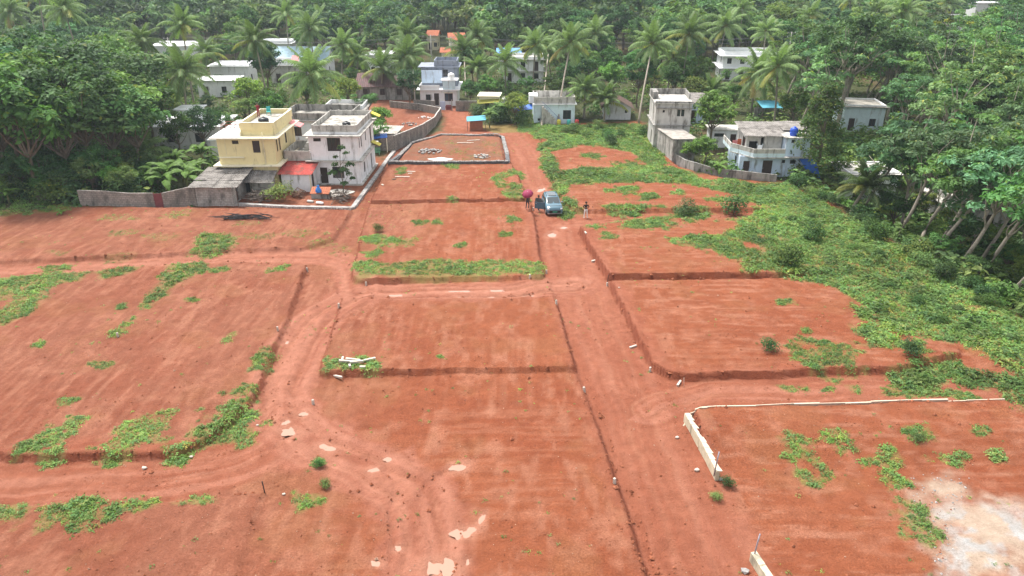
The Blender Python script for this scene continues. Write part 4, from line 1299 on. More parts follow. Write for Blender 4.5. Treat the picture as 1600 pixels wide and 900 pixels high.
# --- balcony house on the right with the blue tank
h = house('balcony_house', 'pale blue two storey house with wide balcony and grey sheet roof beside the meadow', 28.4, 89.9, R(-3), w=8, d=7)
B = (0, 8.2, 0, 6.5)
storey(h, B, 0, 2.6, LBLUE, {'f': [(0.5, 1.3, 0.1, 2.0, 'd'), (2.9, 4.1, 0.1, 2.1, 'd'), (5.2, 5.6, 1.8, 2.2, 'n'), (6.2, 6.9, 1.7, 2.2, 'n')], 'l': [(1.5, 2.5, 1, 2.1, 'n')]})
MB().hexa([(-0.8, 2.0, 2.6), (1.4, -1.1, 2.6), (8.9, -0.7, 2.6), (8.9, 6.9, 2.6), (-0.8, 2.0, 2.72), (1.4, -1.1, 2.72), (8.9, -0.7, 2.72), (8.9, 6.9, 2.72)]).build('balcony_slab', CONC_PALE, h)
for (a, c) in (((-0.7, 2.0), (1.35, -0.95)), ((1.45, -0.97), (5.2, -0.8)), ((-0.7, 2.1), (-0.7, 6.5))):
    L = math.hypot(c[0] - a[0], c[1] - a[1])
    nx_, ny_ = -(c[1] - a[1]) / L * 0.12, (c[0] - a[0]) / L * 0.12
    for (z0, z1, m_) in ((2.723, 3.2, ICE), (3.203, 3.75, CONC_PALE)):
        MB().hexa([(a[0], a[1], z0), (c[0], c[1], z0), (c[0] + nx_, c[1] + ny_, z0), (a[0] + nx_, a[1] + ny_, z0), (a[0], a[1], z1), (c[0], c[1], z1), (c[0] + nx_, c[1] + ny_, z1), (a[0] + nx_, a[1] + ny_, z1)]).build('balcony_wall', m_, h)
R_ = (5.3, 8.2, -0.3, 5.5)
storey(h, R_, 2.723, 5.0, LBLUE, {'f': [(5.9, 6.25, 4.4, 4.8, 'n')]})
slab(h, R_, 5.0, CONC_PALE, 0.25, 0.1)
L_ = (0.9, 5.2, 1.2, 6.3)
storey(h, L_, 2.723, 4.9, CONC_PALE, {'f': [(1.2, 2.3, 2.8, 4.2, 'o'), (2.6, 3.0, 2.8, 4.7, 'o')], 'l': [(2.0, 3.4, 3.0, 4.4, 'n')]})
sheet_roof(h, 0.4, 5.6, 0.5, 6.7, 5.0, 5.5, ASB, 5, 2)
sheet_roof(h, 5.62, 9.0, 2.6, 7.0, 5.35, 5.55, ASB, 3)
wt = tank(None, 28.4 + 6.35, 89.9 + 0.35, gz(28.4, 89.9) - 0.05 + 5.1, BLUEP, 0.48, 1.05, label='bright blue water tank on the roof of the balcony house')
tp = empty('tarpaulin_sheet', (28.4 + 8.2, 88.8, gz(36.6, 88.8)), 0, 'blue tarpaulin hanging from the side of the balcony house', 'tarpaulin')
MB().hexa([(-1.2, 0.3, 2.5), (0.9, 0.2, 2.3), (1.6, -0.7, 0.0), (0.5, -0.6, 0.1), (-1.2, 0.33, 2.5), (0.9, 0.23, 2.3), (1.6, -0.67, 0.0), (0.5, -0.57, 0.1)]).build('sheet', TARP, tp)
for (dx, dy, mt, lb) in ((-0.2, 3.2, PINK, 'pink cloth hung on the balcony of the balcony house'), (0.6, 3.8, M('orange_cloth', (0.55, 0.14, 0.06), 0.9), 'orange cloth hung on the balcony of the balcony house'), (2.2, 0.6, WHITE_CLEAN, 'white cloth hung on the balcony of the balcony house')):
    cl_ = MB()
    for i in range(5): cl_.hexa([(i * .12, 0.03 * (i % 2), 0), (i * .12 + .12, 0.03 * ((i + 1) % 2), 0), (i * .12 + .12, 0.03 * ((i + 1) % 2) + .02, 0), (i * .12, 0.03 * (i % 2) + .02, 0), (i * .12, 0.0, .9), (i * .12 + .12, 0.0, .9), (i * .12 + .12, .02, .9), (i * .12, .02, .9)])
    tag(cl_.build('laundry_cloth', mt, None, loc=(28.4 + dx, 89.9 + dy, gz(28.4, 89.9) + 2.9)), lb, 'laundry')
h = house('annex', 'small grey-white flat-roofed outbuilding behind the garden trees', 28.4, 104.5, R(-4), 'outbuilding', w=4, d=3)
storey(h, (0, 4.2, 0, 3), 0, 2.5, WHITE, {'f': [(0.5, 1.9, 1.6, 2.1, 'n'), (2.8, 3.6, 0.1, 2.0, 'd')]})
slab(h, (0, 4.2, 0, 3), 2.5, CONC_PALE, 0.3)
h = house('tarp_roofed_shed', 'open shed with turquoise sheet roof under the far palms', *at(1185, 170, 2.0), 0, 'shed', w=4, d=3)
for (a, c) in ((0.8, 0), (3.8, 0), (0.8, 3), (3.8, 3)): MB().tube([(a, c, 0), (a, c, 2.3)], 0.07, 5).build('post', STICK, h)
sheet_roof(h, 0.6, 4.0, -0.4, 3.4, 2.3, 2.8, TURQ, 3)
MB().box(0.2, 4.4, 2.6, 2.75, 0, 1.7).build('back_wall', CONC, h)


# ------------------------------------------------------------------ rubble stone kerbs and foundation
def stone_mesh(rng):
    bm = bmesh.new()
    bmesh.ops.create_icosphere(bm, subdivisions=1, radius=0.5)
    V = np.array([v.co for v in bm.verts])
    F = np.array([[v.index for v in f.verts] for f in bm.faces])
    bm.free()
    V = V * rng.uniform(0.75, 1.25, (len(V), 1))
    return V, F


SR = np.random.default_rng(8)
STONES = [stone_mesh(SR) for _ in range(8)]


def stone_run(pts, rows, size, hgt, width, z_extra=0.0):
    VV, FF, off = [], [], 0
    for (p, q) in zip(pts[:-1], pts[1:]):
        L = math.hypot(q[0] - p[0], q[1] - p[1])
        dx, dy = (q[0] - p[0]) / L, (q[1] - p[1]) / L
        n = int(L / size)
        for i in range(n):
            for j in range(rows):
                for k in range(max(1, int(hgt / size + 0.5))):
                    f = (i + 0.5 + SR.uniform(-0.2, 0.2)) / n
                    o = ((j + 0.5) / rows - 0.5) * width + SR.uniform(-0.04, 0.04)
                    x, y = p[0] + dx * L * f - dy * o, p[1] + dy * L * f + dx * o
                    z = gz(x, y) + z_extra + size * (k + 0.3) * 0.85
                    V, F = STONES[SR.integers(8)]
                    a = SR.uniform(0, 6.28)
                    s = size * SR.uniform(0.95, 1.35)
                    W = V * (s, s * 0.9, s * 0.75)
                    W = np.stack([W[:, 0] * math.cos(a) - W[:, 1] * math.sin(a) + x, W[:, 0] * math.sin(a) + W[:, 1] * math.cos(a) + y, W[:, 2] + z], -1)
                    VV.append(W)
                    FF.append(F + off)
                    off += len(V)
    return np.concatenate(VV), np.concatenate(FF)


def kerb(name, label, pts, rows, size, hgt, width, mat, core, cap=None):
    c = pts[0]
    e = empty(name, (c[0], c[1], 0), 0, label, 'stone wall')
    V, F = stone_run(pts, rows, size, hgt, width)
    V = V - (c[0], c[1], 0)
    o = link('stones', np_mesh('stones', V, F, mat), e)
    tag(o, kind='stuff')
    mb = MB()
    for (p, q) in zip(pts[:-1], pts[1:]):
        L = math.hypot(q[0] - p[0], q[1] - p[1])
        nx_, ny_ = -(q[1] - p[1]) / L * width * 0.44, (q[0] - p[0]) / L * width * 0.44
        g0, g1 = gz(*p), gz(*q)
        a, b_ = (p[0] - c[0], p[1] - c[1]), (q[0] - c[0], q[1] - c[1])
        mb.hexa([(a[0] - nx_, a[1] - ny_, g0 - .3), (b_[0] - nx_, b_[1] - ny_, g1 - .3), (b_[0] + nx_, b_[1] + ny_, g1 - .3), (a[0] + nx_, a[1] + ny_, g0 - .3),
                 (a[0] - nx_, a[1] - ny_, g0 + hgt), (b_[0] - nx_, b_[1] - ny_, g1 + hgt), (b_[0] + nx_, b_[1] + ny_, g1 + hgt), (a[0] + nx_, a[1] + ny_, g0 + hgt)])
    mb.build('mortar_core', core, e)
    if cap:
        V, F = stone_run(pts, rows + 1, size * 0.8, size * 0.8, width, hgt - 0.05)
        tag(link('cap_stones', np_mesh('cap_stones', V - (c[0], c[1], 0), F, cap), e), kind='stuff')
    return e


kerb('stone_kerb', 'low pale rubble stone kerb round the yard of the white house', [(-31.0, 78.4), (-24.5, 77.4), (-17.5, 76.9), (-17.2, 84.0), (-17.0, 91.0), (-16.8, 97.5), (-16.6, 101.8)], 2, 0.30, 0.25, 0.55, STONE_PALE, STONE)
kerb('stone_foundation', 'rubble stone foundation round the unbuilt plot beside the lane', [(-15.9, 93.3), (-8.0, 93.5), (-0.5, 93.6), (-0.7, 100.0), (-1.4, 109.8), (-6.0, 111.0), (-10.6, 111.2), (-14.4, 106.6), (-15.3, 100.0), (-15.9, 93.3)], 2, 0.28, 0.34, 0.5, STONE_DARK, STONE_DARK, STONE)

# ------------------------------------------------------------------ broken concrete boundary wall on the lower right plot
def low_wall(name, label, pts, hts, t=0.22):
    e = run_wall(name, label, pts, hts, M('cream_concrete', (0.55, 0.49, 0.36), 0.9, 0.2, 3, (0.25, 0.22, 0.17), 0.4), t, base=-0.6)
    return e


CREAMTOP = M('pale_plaster_top', (0.52, 0.44, 0.34), 0.9, 0.15, 4)
A_ = [at(1117, 752), at(1090, 695, 0.1), at(1068, 657, 0.1)]
e = empty('broken_wall', (A_[0][0], A_[0][1], 0), 0, 'low broken concrete wall with pale top along the lower right plot', 'wall')
c = A_[0]
for (p, q, z0, z1) in ((A_[0], A_[1], 0.62, 0.60), (A_[1], A_[2], 0.60, 0.56)):
    L = math.hypot(q[0] - p[0], q[1] - p[1])
    nx_, ny_ = (q[1] - p[1]) / L * 0.2, -(q[0] - p[0]) / L * 0.2
    mk = lambda P, z, o: (P[0] - c[0] + nx_ * o, P[1] - c[1] + ny_ * o, z)
    MB().hexa([mk(p, -0.3, 0), mk(p, -0.3, 1), mk(q, -0.3, 1), mk(q, -0.3, 0), mk(p, z0, 0), mk(p, z0, 1), mk(q, z1, 1), mk(q, z1, 0)]).build('wall_panel', M('cream_concrete', (0.50, 0.44, 0.32), 0.9, 0.2, 3, (0.22, 0.20, 0.15), 0.4), e)
    n = 6
    mb = MB()
    for i in range(n):
        f0, f1 = i / n, (i + 1) / n - 0.01
        P0, P1 = [(p[k] * (1 - f0) + q[k] * f0) for k in (0, 1)], [(p[k] * (1 - f1) + q[k] * f1) for k in (0, 1)]
        za, w_ = z0 + 0.004, random.uniform(1.0, 1.9)
        mb.hexa([mk(P0, za, 0), mk(P0, za, w_), mk(P1, za, w_ * 0.8), mk(P1, za, 0), mk(P0, za + 0.05, 0), mk(P0, za + 0.05, w_), mk(P1, za + 0.05, w_ * 0.8), mk(P1, za + 0.05, 0)])
    mb.build('mortar_top', CREAMTOP, e)
tops = [(1068, 655), (1076, 643), (1095, 636), (1115, 635), (1180, 634), (1240, 631), (1320, 629), (1400, 626), (1480, 624), (1570, 621)]
e = empty('buried_wall', (*at(1068, 655), 0), 0, 'pale wall top showing flush with the red soil of the lower right plot', 'wall')
c = at(1068, 655)
for a, b_ in zip(tops[:-1], tops[1:]):
    p, q = at(*a, 0.5), at(*b_, 0.5)
    n = max(2, int(math.hypot(q[0] - p[0], q[1] - p[1]) / 1.1))
    for i in range(n):
        if random.random() < -1 and a[0] > 1110: continue
        f0, f1 = i / n, (i + 1) / n
        P0, P1 = [(p[k] * (1 - f0) + q[k] * f0) for k in (0, 1)], [(p[k] * (1 - f1) + q[k] * f1) for k in (0, 1)]
        z_ = max(gz(P0[0], P0[1] - 0.25), gz(P1[0], P1[1] - 0.25)) + 0.015
        w_ = random.uniform(0.04, 0.12)
        L = math.hypot(P1[0] - P0[0], P1[1] - P0[1])
        nx_, ny_ = (P1[1] - P0[1]) / L * w_, -(P1[0] - P0[0]) / L * w_
        MB().hexa([(P0[0] - c[0], P0[1] - c[1], -0.3), (P0[0] - c[0] + nx_, P0[1] - c[1] + ny_, -0.3), (P1[0] - c[0] + nx_, P1[1] - c[1] + ny_, -0.3), (P1[0] - c[0], P1[1] - c[1], -0.3),
                   (P0[0] - c[0], P0[1] - c[1], z_), (P0[0] - c[0] + nx_, P0[1] - c[1] + ny_, z_), (P1[0] - c[0] + nx_, P1[1] - c[1] + ny_, z_), (P1[0] - c[0], P1[1] - c[1], z_)]).build('wall_block', CREAMTOP, e)
p, q = at(1172, 868, 0.3), at(1215, 935, 0.3)
e = empty('broken_wall', (p[0], p[1], 0), 0, 'stub of low concrete wall with a steel pipe standing in its end', 'wall')
d_ = (q[0] - p[0], q[1] - p[1])
for i in range(3):
    f0, f1 = i / 3, (i + 1) / 3 - 0.004
    a, b_ = (d_[0] * f0, d_[1] * f0), (d_[0] * f1, d_[1] * f1)
    MB().hexa([(a[0], a[1], -0.3), (a[0] + .3, a[1] + .08, -0.3), (b_[0] + .3, b_[1] + .08, -0.3), (b_[0], b_[1], -0.3), (a[0], a[1], 0.5), (a[0] + .3, a[1] + .08, 0.5), (b_[0] + .3, b_[1] + .08, 0.52), (b_[0], b_[1], 0.52)]).build('wall_panel', MATS['cream_concrete'], e)

# ------------------------------------------------------------------ the car
CARB = M('pale_blue_car_paint', (0.075, 0.145, 0.19), 0.25, 0.03, 1, bmp=0, spec=0.6)
CARG = M('car_glass', (0.035, 0.05, 0.055), 0.05, 0.05, 1, bmp=0, spec=0.9)
CARK = M('car_black_trim', (0.02, 0.02, 0.022), 0.45, 0.1, 2, bmp=0)
CARS = M('car_silver_trim', (0.55, 0.57, 0.60), 0.3, 0.05, 2, metal=0.6, bmp=0)
LAMP = M('car_lamp_glass', (0.75, 0.78, 0.80), 0.1, 0.05, 2, bmp=0, spec=0.8)
PLATE = M('green_number_plate', (0.05, 0.30, 0.20), 0.5, 0.05, 2, bmp=0)
SEATC = M('dark_car_interior', (0.03, 0.03, 0.033), 0.8, 0.1, 2)


def loft(rows, closed=False):
    V, F = [], []
    n = len(rows[0])
    for r in rows: V += r
    for j in range(len(rows) - 1):
        for i in range(n - 1):
            k = j * n + i
            F.append((k, k + 1, k + n + 1, k + n))
    return V, F


def make_car(x, y, rz):
    c = empty('parked_car', (x, y, gz(x, y) - 0.02), rz, 'pale blue car with black roof rails and its driver door open on the red road', 'car')
    st = [(-2.20, 0.62, 0.46, 0.60), (-2.15, 0.78, 0.30, 0.80), (-2.02, 0.87, 0.26, 0.94), (-1.6, 0.90, 0.26, 1.02), (-1.05, 0.91, 0.26, 1.08), (-0.4, 0.91, 0.26, 1.10), (0.5, 0.91, 0.26, 1.11), (1.4, 0.90, 0.26, 1.13), (1.9, 0.87, 0.28, 1.12), (2.1, 0.80, 0.32, 1.05), (2.18, 0.66, 0.45, 0.8)]
    rows = []
    for (yy, w, z0, zt) in st:
        half = [(w * 0.90, z0), (w * 0.99, z0 + 0.14), (w, z0 + (zt - z0) * 0.55), (w * 0.965, zt - 0.07), (w * 0.86, zt), (w * 0.4, zt + 0.025)]
        rows.append([(a, yy, z) for a, z in half] + [(0, yy, zt + 0.035)] + [(-a, yy, z) for a, z in half[::-1]])
    V, F = loft(rows)
    n = len(rows[0])
    F += [tuple(range(n))[::-1], tuple(len(V) - n + i for i in range(n))]
    mb = MB()
    mb.v, mb.f = V, F
    body = mb.build('body', CARB, c, True)
    # cabin
    gh = [(-1.12, 0.80, 1.06, 0.78, 1.07), (-0.30, 0.83, 1.08, 0.66, 1.60), (0.6, 0.83, 1.08, 0.66, 1.65), (1.55, 0.82, 1.08, 0.64, 1.61), (1.98, 0.80, 1.08, 0.60, 1.30), (2.08, 0.78, 1.06, 0.6, 1.1)]
    rows = []
    for (yy, wb, zb, wr, zr) in gh:
        rows.append([(wb, yy, zb), (wr + 0.04, yy, zr - 0.06), (wr - 0.05, yy, zr), (0, yy, zr + 0.03), (-wr + 0.05, yy, zr), (-wr - 0.04, yy, zr - 0.06), (-wb, yy, zb)])
    V, F = loft(rows)
    mb = MB()
    mb.v, mb.f = V, F
    mb.build('cabin', CARB, c, True)
    MB().hexa([(-0.68, -1.06, 1.115), (0.68, -1.06, 1.115), (0.60, -0.36, 1.575), (-0.60, -0.36, 1.575), (-0.68, -1.075, 1.125), (0.68, -1.075, 1.125), (0.60, -0.375, 1.59), (-0.60, -0.375, 1.59)]).build('windscreen', CARG, c)
    MB().box(-0.42, 0.42, -0.15, 1.15, 1.665, 1.69).build('sunroof', CARG, c)
    for s in (-1, 1):
        for (a, b_) in ((-0.35, 0.42), (0.48, 1.2), (1.26, 1.75)):
            q = lambda yy, f: (s * (0.84 - 0.15 * f + 0.012), yy, 1.11 + 0.40 * f)
            a2 = a + (0.2 if a < 0 else 0)
            MB().poly([q(a - (0.3 if a < 0 else 0), 0), q(b_, 0), q(b_ - (0.18 if b_ > 1.5 else 0), 1), q(a2, 1)]).build('window', CARG, c)
        MB().tube([(s * 0.6, -0.2, 1.68), (s * 0.61, 0.0, 1.73), (s * 0.61, 1.3, 1.72), (s * 0.59, 1.5, 1.66)], 0.025, 6).build('roof_rail', CARK, c)
        MB().hexa([(s * 0.90, -0.85, 1.06), (s * 1.09, -0.82, 1.08), (s * 1.09, -0.72, 1.08), (s * 0.90, -0.72, 1.06), (s * 0.90, -0.85, 1.16), (s * 1.08, -0.82, 1.2), (s * 1.08, -0.72, 1.2), (s * 0.90, -0.72, 1.16)]).build('wing_mirror', CARB, c)
        MB().hexa([(s * 0.62, -2.20, 0.72), (s * 0.84, -2.06, 0.72), (s * 0.80, -1.98, 0.72), (s * 0.6, -2.1, 0.72), (s * 0.62, -2.19, 0.88), (s * 0.84, -2.05, 0.88), (s * 0.80, -1.98, 0.88), (s * 0.6, -2.1, 0.88)]).build('headlight', LAMP, c)
        for yy in (-1.35, 1.35):
            w_ = empty('wheel', (s * 0.80, yy, 0.33), 0)
            w_.parent = c
            w_.rotation_euler = (0, R(90), 0)
            MB().lathe([(0.20, -0.1), (0.31, -0.1), (0.335, -0.06), (0.335, 0.06), (0.31, 0.1), (0.20, 0.1)], 20).build('tyre', CARK, w_, True)
            MB().lathe([(0.205, -0.105), (0.12, -0.108), (0.03, -0.11), (0.03, 0.11), (0.12, 0.108), (0.205, 0.105)], 12).build('rim', CARS, w_)
            MB().box(s * 0.90 - 0.02, s * 0.90 + 0.02, yy - 0.4, yy + 0.4, 0.62, 0.70).build('wheel_arch', CARK, c)
        MB().box(s * 0.895 - 0.02, s * 0.895 + 0.03, -0.95, 0.95, 0.27, 0.40).build('side_skirt', CARK, c)
    MB().hexa([(-0.60, -2.21, 0.38), (0.60, -2.21, 0.38), (0.66, -2.1, 0.38), (-0.66, -2.1, 0.38), (-0.6, -2.235, 0.66), (0.6, -2.235, 0.66), (0.66, -2.1, 0.68), (-0.66, -2.1, 0.68)]).build('grille', CARK, c)
    MB().hexa([(-0.72, -2.2, 0.28), (0.72, -2.2, 0.28), (0.78, -2.05, 0.26), (-0.78, -2.05, 0.26), (-0.72, -2.23, 0.36), (0.72, -2.23, 0.36), (0.78, -2.05, 0.37), (-0.78, -2.05, 0.37)]).build('bumper', CARS, c)
    MB().box(-0.25, 0.25, -2.26, -2.237, 0.46, 0.58).build('number_plate', PLATE, c)
    MB().hexa([(-0.80, -1.75, 1.03), (0.80, -1.75, 1.03), (0.80, -1.70, 1.035), (-0.8, -1.70, 1.035), (-0.80, -1.75, 1.045), (0.80, -1.75, 1.045), (0.80, -1.70, 1.05), (-0.8, -1.70, 1.05)]).build('bonnet_line', CARK, c)
    MB().tube([(-0.3, -1.1, 1.1), (-0.05, -0.85, 1.28)], 0.012, 4).build('wiper', CARK, c)
    MB().tube([(0.3, -1.1, 1.1), (0.45, -0.85, 1.28)], 0.012, 4).build('wiper', CARK, c)
    # driver's doorway and the opened door
    MB().hexa([(-0.917, -0.72, 0.38), (-0.917, 0.38, 0.38), (-0.86, 0.38, 0.38), (-0.86, -0.72, 0.38), (-0.925, -0.72, 1.08), (-0.925, 0.38, 1.08), (-0.86, 0.38, 1.08), (-0.86, -0.72, 1.08)]).build('doorway', SEATC, c)
    d = MB().hexa([(0, 0, 0.36), (0.05, 0, 0.36), (0.05, 1.1, 0.36), (0, 1.1, 0.36), (0, 0, 1.08), (0.05, 0, 1.08), (0.05, 1.1, 1.08), (0, 1.1, 1.08)]).build('door', CARB, c, loc=(-0.93, -0.76, 0), rot=(0, 0, R(66)))
    fr = MB()
    fr.tube([(0.02, 0.05, 1.09), (0.1, 0.45, 1.5), (0.1, 1.02, 1.52), (0.02, 1.08, 1.09)], 0.025, 5)
    fr.build('window_frame', CARK, d)
    MB().poly([(0.03, 0.08, 1.09), (0.1, 0.46, 1.48), (0.1, 1.0, 1.5), (0.03, 1.05, 1.09)]).build('window', CARG, d)
    MB().box(-0.03, -0.003, 0.85, 1.02, 0.92, 0.96).build('handle', CARS, d)
    return c


make_car(4.35, 76.7, R(6.0))

# ------------------------------------------------------------------ people
SKIN = M('brown_skin', (0.20, 0.10, 0.06), 0.6, 0.1, 5, bmp=0)
HAIR = M('black_hair', (0.012, 0.011, 0.011), 0.5, 0.1, 5, bmp=0)
EYE = M('dark_eye', (0.02, 0.015, 0.012), 0.2, 0.05, 5, bmp=0)


def person(x, y, z, rz, label, shirt, trousers, shoes, pose=None, sleeve=False, skirt=False):
    """one continuous skinned body; pose overrides joints (facing -y)"""
    J = {'pel': (0, 0, .96), 'wst': (0, 0, 1.12), 'che': (0, 0.01, 1.32), 'nek': (0, 0.01, 1.49), 'hd0': (0, 0, 1.57), 'hd1': (0, -.01, 1.66), 'hd2': (0, 0, 1.73), 'nose': (0, -.105, 1.63)}
    for s, n in ((-1, 'l'), (1, 'r')):
        J.update({'hip' + n: (s * .09, 0, .90), 'kne' + n: (s * .10, -.02, .50), 'ank' + n: (s * .10, .02, .09), 'toe' + n: (s * .12, -.15, .04), 'sho' + n: (s * .19, .01, 1.43), 'elb' + n: (s * .25, .03, 1.15), 'wri' + n: (s * .25, -.06, .92), 'pal' + n: (s * .25, -.08, .85)})
    J.update(pose or {})
    for s, n in ((-1, 'l'), (1, 'r')):
        w, p = Vector(J['wri' + n]), Vector(J['pal' + n])
        d = (p - w).normalized()
        side = d.cross(Vector((s, 0.3, 0))).normalized()
        for k in range(4):
            q = p + side * (k - 1.5) * 0.022
            J['f%d%s' % (k, n)] = tuple(q + d * (0.05, 0.06, 0.058, 0.045)[k])
            J['g%d%s' % (k, n)] = tuple(q + d * (0.075, 0.09, 0.085, 0.065)[k] + Vector((-s * 0.02, -0.01, 0)))
        J['t0' + n] = tuple(w * 0.5 + p * 0.5 + side * -0.05 + Vector((0, -0.02, 0)))
        J['t1' + n] = tuple(p + side * -0.06 + d * 0.03)
    E_ = [('pel', 'wst'), ('wst', 'che'), ('che', 'nek'), ('nek', 'hd0'), ('hd0', 'hd1'), ('hd1', 'hd2'), ('hd1', 'nose')]
    RAD = {'pel': .15, 'wst': .14, 'che': .165, 'nek': .06, 'hd0': .085, 'hd1': .1, 'hd2': .07, 'nose': .014}
    for n in 'lr':
        E_ += [('pel', 'hip' + n), ('hip' + n, 'kne' + n), ('kne' + n, 'ank' + n), ('ank' + n, 'toe' + n), ('che', 'sho' + n), ('sho' + n, 'elb' + n), ('elb' + n, 'wri' + n), ('wri' + n, 'pal' + n)]
        RAD.update({'hip' + n: .10, 'kne' + n: .068, 'ank' + n: .048, 'toe' + n: .04, 'sho' + n: .07, 'elb' + n: .045, 'wri' + n: .03, 'pal' + n: .035})
        for k in range(4):
            E_ += [('pal' + n, 'f%d%s' % (k, n)), ('f%d%s' % (k, n), 'g%d%s' % (k, n))]
            RAD.update({'f%d%s' % (k, n): .0095, 'g%d%s' % (k, n): .008})
        E_ += [('pal' + n, 't0' + n), ('t0' + n, 't1' + n)]
        RAD.update({'t0' + n: .012, 't1' + n: .009})
    names = list(J)
    ix = {k: i for i, k in enumerate(names)}
    me = bpy.data.meshes.new('body_rig')
    me.from_pydata([J[k] for k in names], [(ix[a], ix[b_]) for a, b_ in E_], [])
    tmp = bpy.data.objects.new('body_rig', me)
    COL.objects.link(tmp)
    md = tmp.modifiers.new('skin', 'SKIN')
    lay = me.skin_vertices[0] if me.skin_vertices else None
    if lay is None:
        bpy.context.view_layer.objects.active = tmp
        bpy.ops.object.modifier_add(type='SKIN')
        lay = me.skin_vertices[0]
    for k, i in ix.items():
        lay.data[i].radius = (RAD[k], RAD[k] * (0.72 if k in ('pel', 'wst', 'che') else 1))
        lay.data[i].use_root = k == 'pel'
    sub = tmp.modifiers.new('sub', 'SUBSURF')
    sub.levels = sub.render_levels = 1
    dg = bpy.context.evaluated_depsgraph_get()
    out = bpy.data.meshes.new_from_object(tmp.evaluated_get(dg))
    bpy.data.objects.remove(tmp)
    out.name = 'body'
    out.materials.clear()
    for m_ in (SKIN, shirt, trousers, shoes): out.materials.append(m_)
    segs = [(Vector(J[a]), Vector(J[b_]), a, b_) for a, b_ in E_]
    for p in out.polygons:
        p.use_smooth = True
        cc = p.center
        best, bn = 9, None
        for a, b_, na, nb in segs:
            t = max(0, min(1, (cc - a).dot(b_ - a) / (b_ - a).length_squared))
            dd = (cc - a - (b_ - a) * t).length - 0.05 * (na in ('pel', 'wst', 'che'))
            if dd < best: best, bn = dd, (na, nb)
        k = 0
        if bn[0][:3] in ('hip', 'kne') or bn[1][:3] == 'hip' or (bn[0] == 'pel' and cc.z < J['pel'][2] + 0.02): k = 2
        elif bn[0][:3] == 'ank': k = 3
        elif bn[0] in ('pel', 'wst', 'che') and cc.z < J['nek'][2] - 0.02: k = 1
        elif bn[0][:3] == 'sho' or (sleeve and bn[0][:3] == 'elb'): k = 1
        if skirt and k == 2: k = 2
        p.material_index = k
    e = empty('person', (x, y, z), rz, label, 'person')
    link('body', out, e)
    hc = Vector(J['hd1'])
    mb = MB()
    rows = []
    for (r_, dz) in ((0.118, -0.02), (0.122, 0.05), (0.10, 0.11), (0.05, 0.15)):
        rows.append([(hc.x + r_ * math.cos(t), hc.y + 0.018 + r_ * math.sin(t) * (1.0 if math.sin(t) > 0 else 0.78 if dz > 0.02 else 0.2), hc.z + dz + (0.05 if math.sin(t) < -0.2 and dz < 0 else 0)) for t in np.linspace(0, 2 * math.pi, 13)])
    mb.v, mb.f = loft(rows)
    mb.poly([rows[-1][i] for i in range(12)])
    mb.build('hair', HAIR, e, True)
    for s in (-1, 1):
        MB().lathe([(0.002, -0.012), (0.012, 0), (0.002, 0.012)], 6).build('eye', EYE, e, loc=(hc.x + s * 0.036, hc.y - 0.094, hc.z - 0.005))
        MB().hexa([(s * .10, -.01, -.03), (s * .112, 0.0, -.03), (s * .112, .03, -.02), (s * .10, .03, -.02), (s * .10, -.01, .03), (s * .118, 0.0, .03), (s * .118, .03, .02), (s * .10, .03, .02)]).build('ear', SKIN, e, loc=tuple(hc))
    return e


BLACKC = M('black_cotton', (0.012, 0.012, 0.014), 0.9, 0.1, 6)
WHITEC = M('white_cotton', (0.75, 0.74, 0.72), 0.9, 0.06, 6)
GREYC = M('dark_grey_cotton', (0.035, 0.036, 0.042), 0.9, 0.1, 6)
REDC = M('crimson_cloth', (0.28, 0.02, 0.04), 0.9, 0.15, 6)
PALEC = M('pale_blue_cotton', (0.45, 0.52, 0.62), 0.9, 0.08, 6)
SHOE = M('pale_shoe', (0.55, 0.53, 0.50), 0.7, 0.1, 6)
x, y = at(915, 341)
person(x, y, gz(x, y), R(8), 'person in black shirt and white trousers standing on the side track', BLACKC, WHITEC, SHOE,
       {'elbl': (-.33, .02, 1.20), 'wril': (-.14, -.22, 1.20), 'pall': (-.07, -.27, 1.21), 'elbr': (.33, .02, 1.20), 'wrir': (.14, -.22, 1.20), 'palr': (.07, -.27, 1.21), 'hipl': (-.10, 0, .90), 'knel': (-.14, 0, .50), 'ankl': (-.17, .02, .09), 'toel': (-.19, -.14, .04),
        'hipr': (.10, 0, .90), 'kner': (.14, 0, .50), 'ankr': (.17, .02, .09), 'toer': (.19, -.14, .04)}, sleeve=True)
x, y = at(824, 333)
px_, py_ = x, y
person(x, y, gz(x, y), R(150), 'person in dark clothes walking under a maroon umbrella beside the car', GREYC, GREYC, SHOE,
       {'elbr': (.24, -.16, 1.22), 'wrir': (.12, -.28, 1.38), 'palr': (.10, -.30, 1.44), 'knel': (-.10, -.16, .52), 'ankl': (-.10, -.02, .14), 'toel': (-.11, -.18, .06), 'kner': (.10, .02, .50), 'ankr': (.10, .16, .10), 'toer': (.11, .02, .04)})
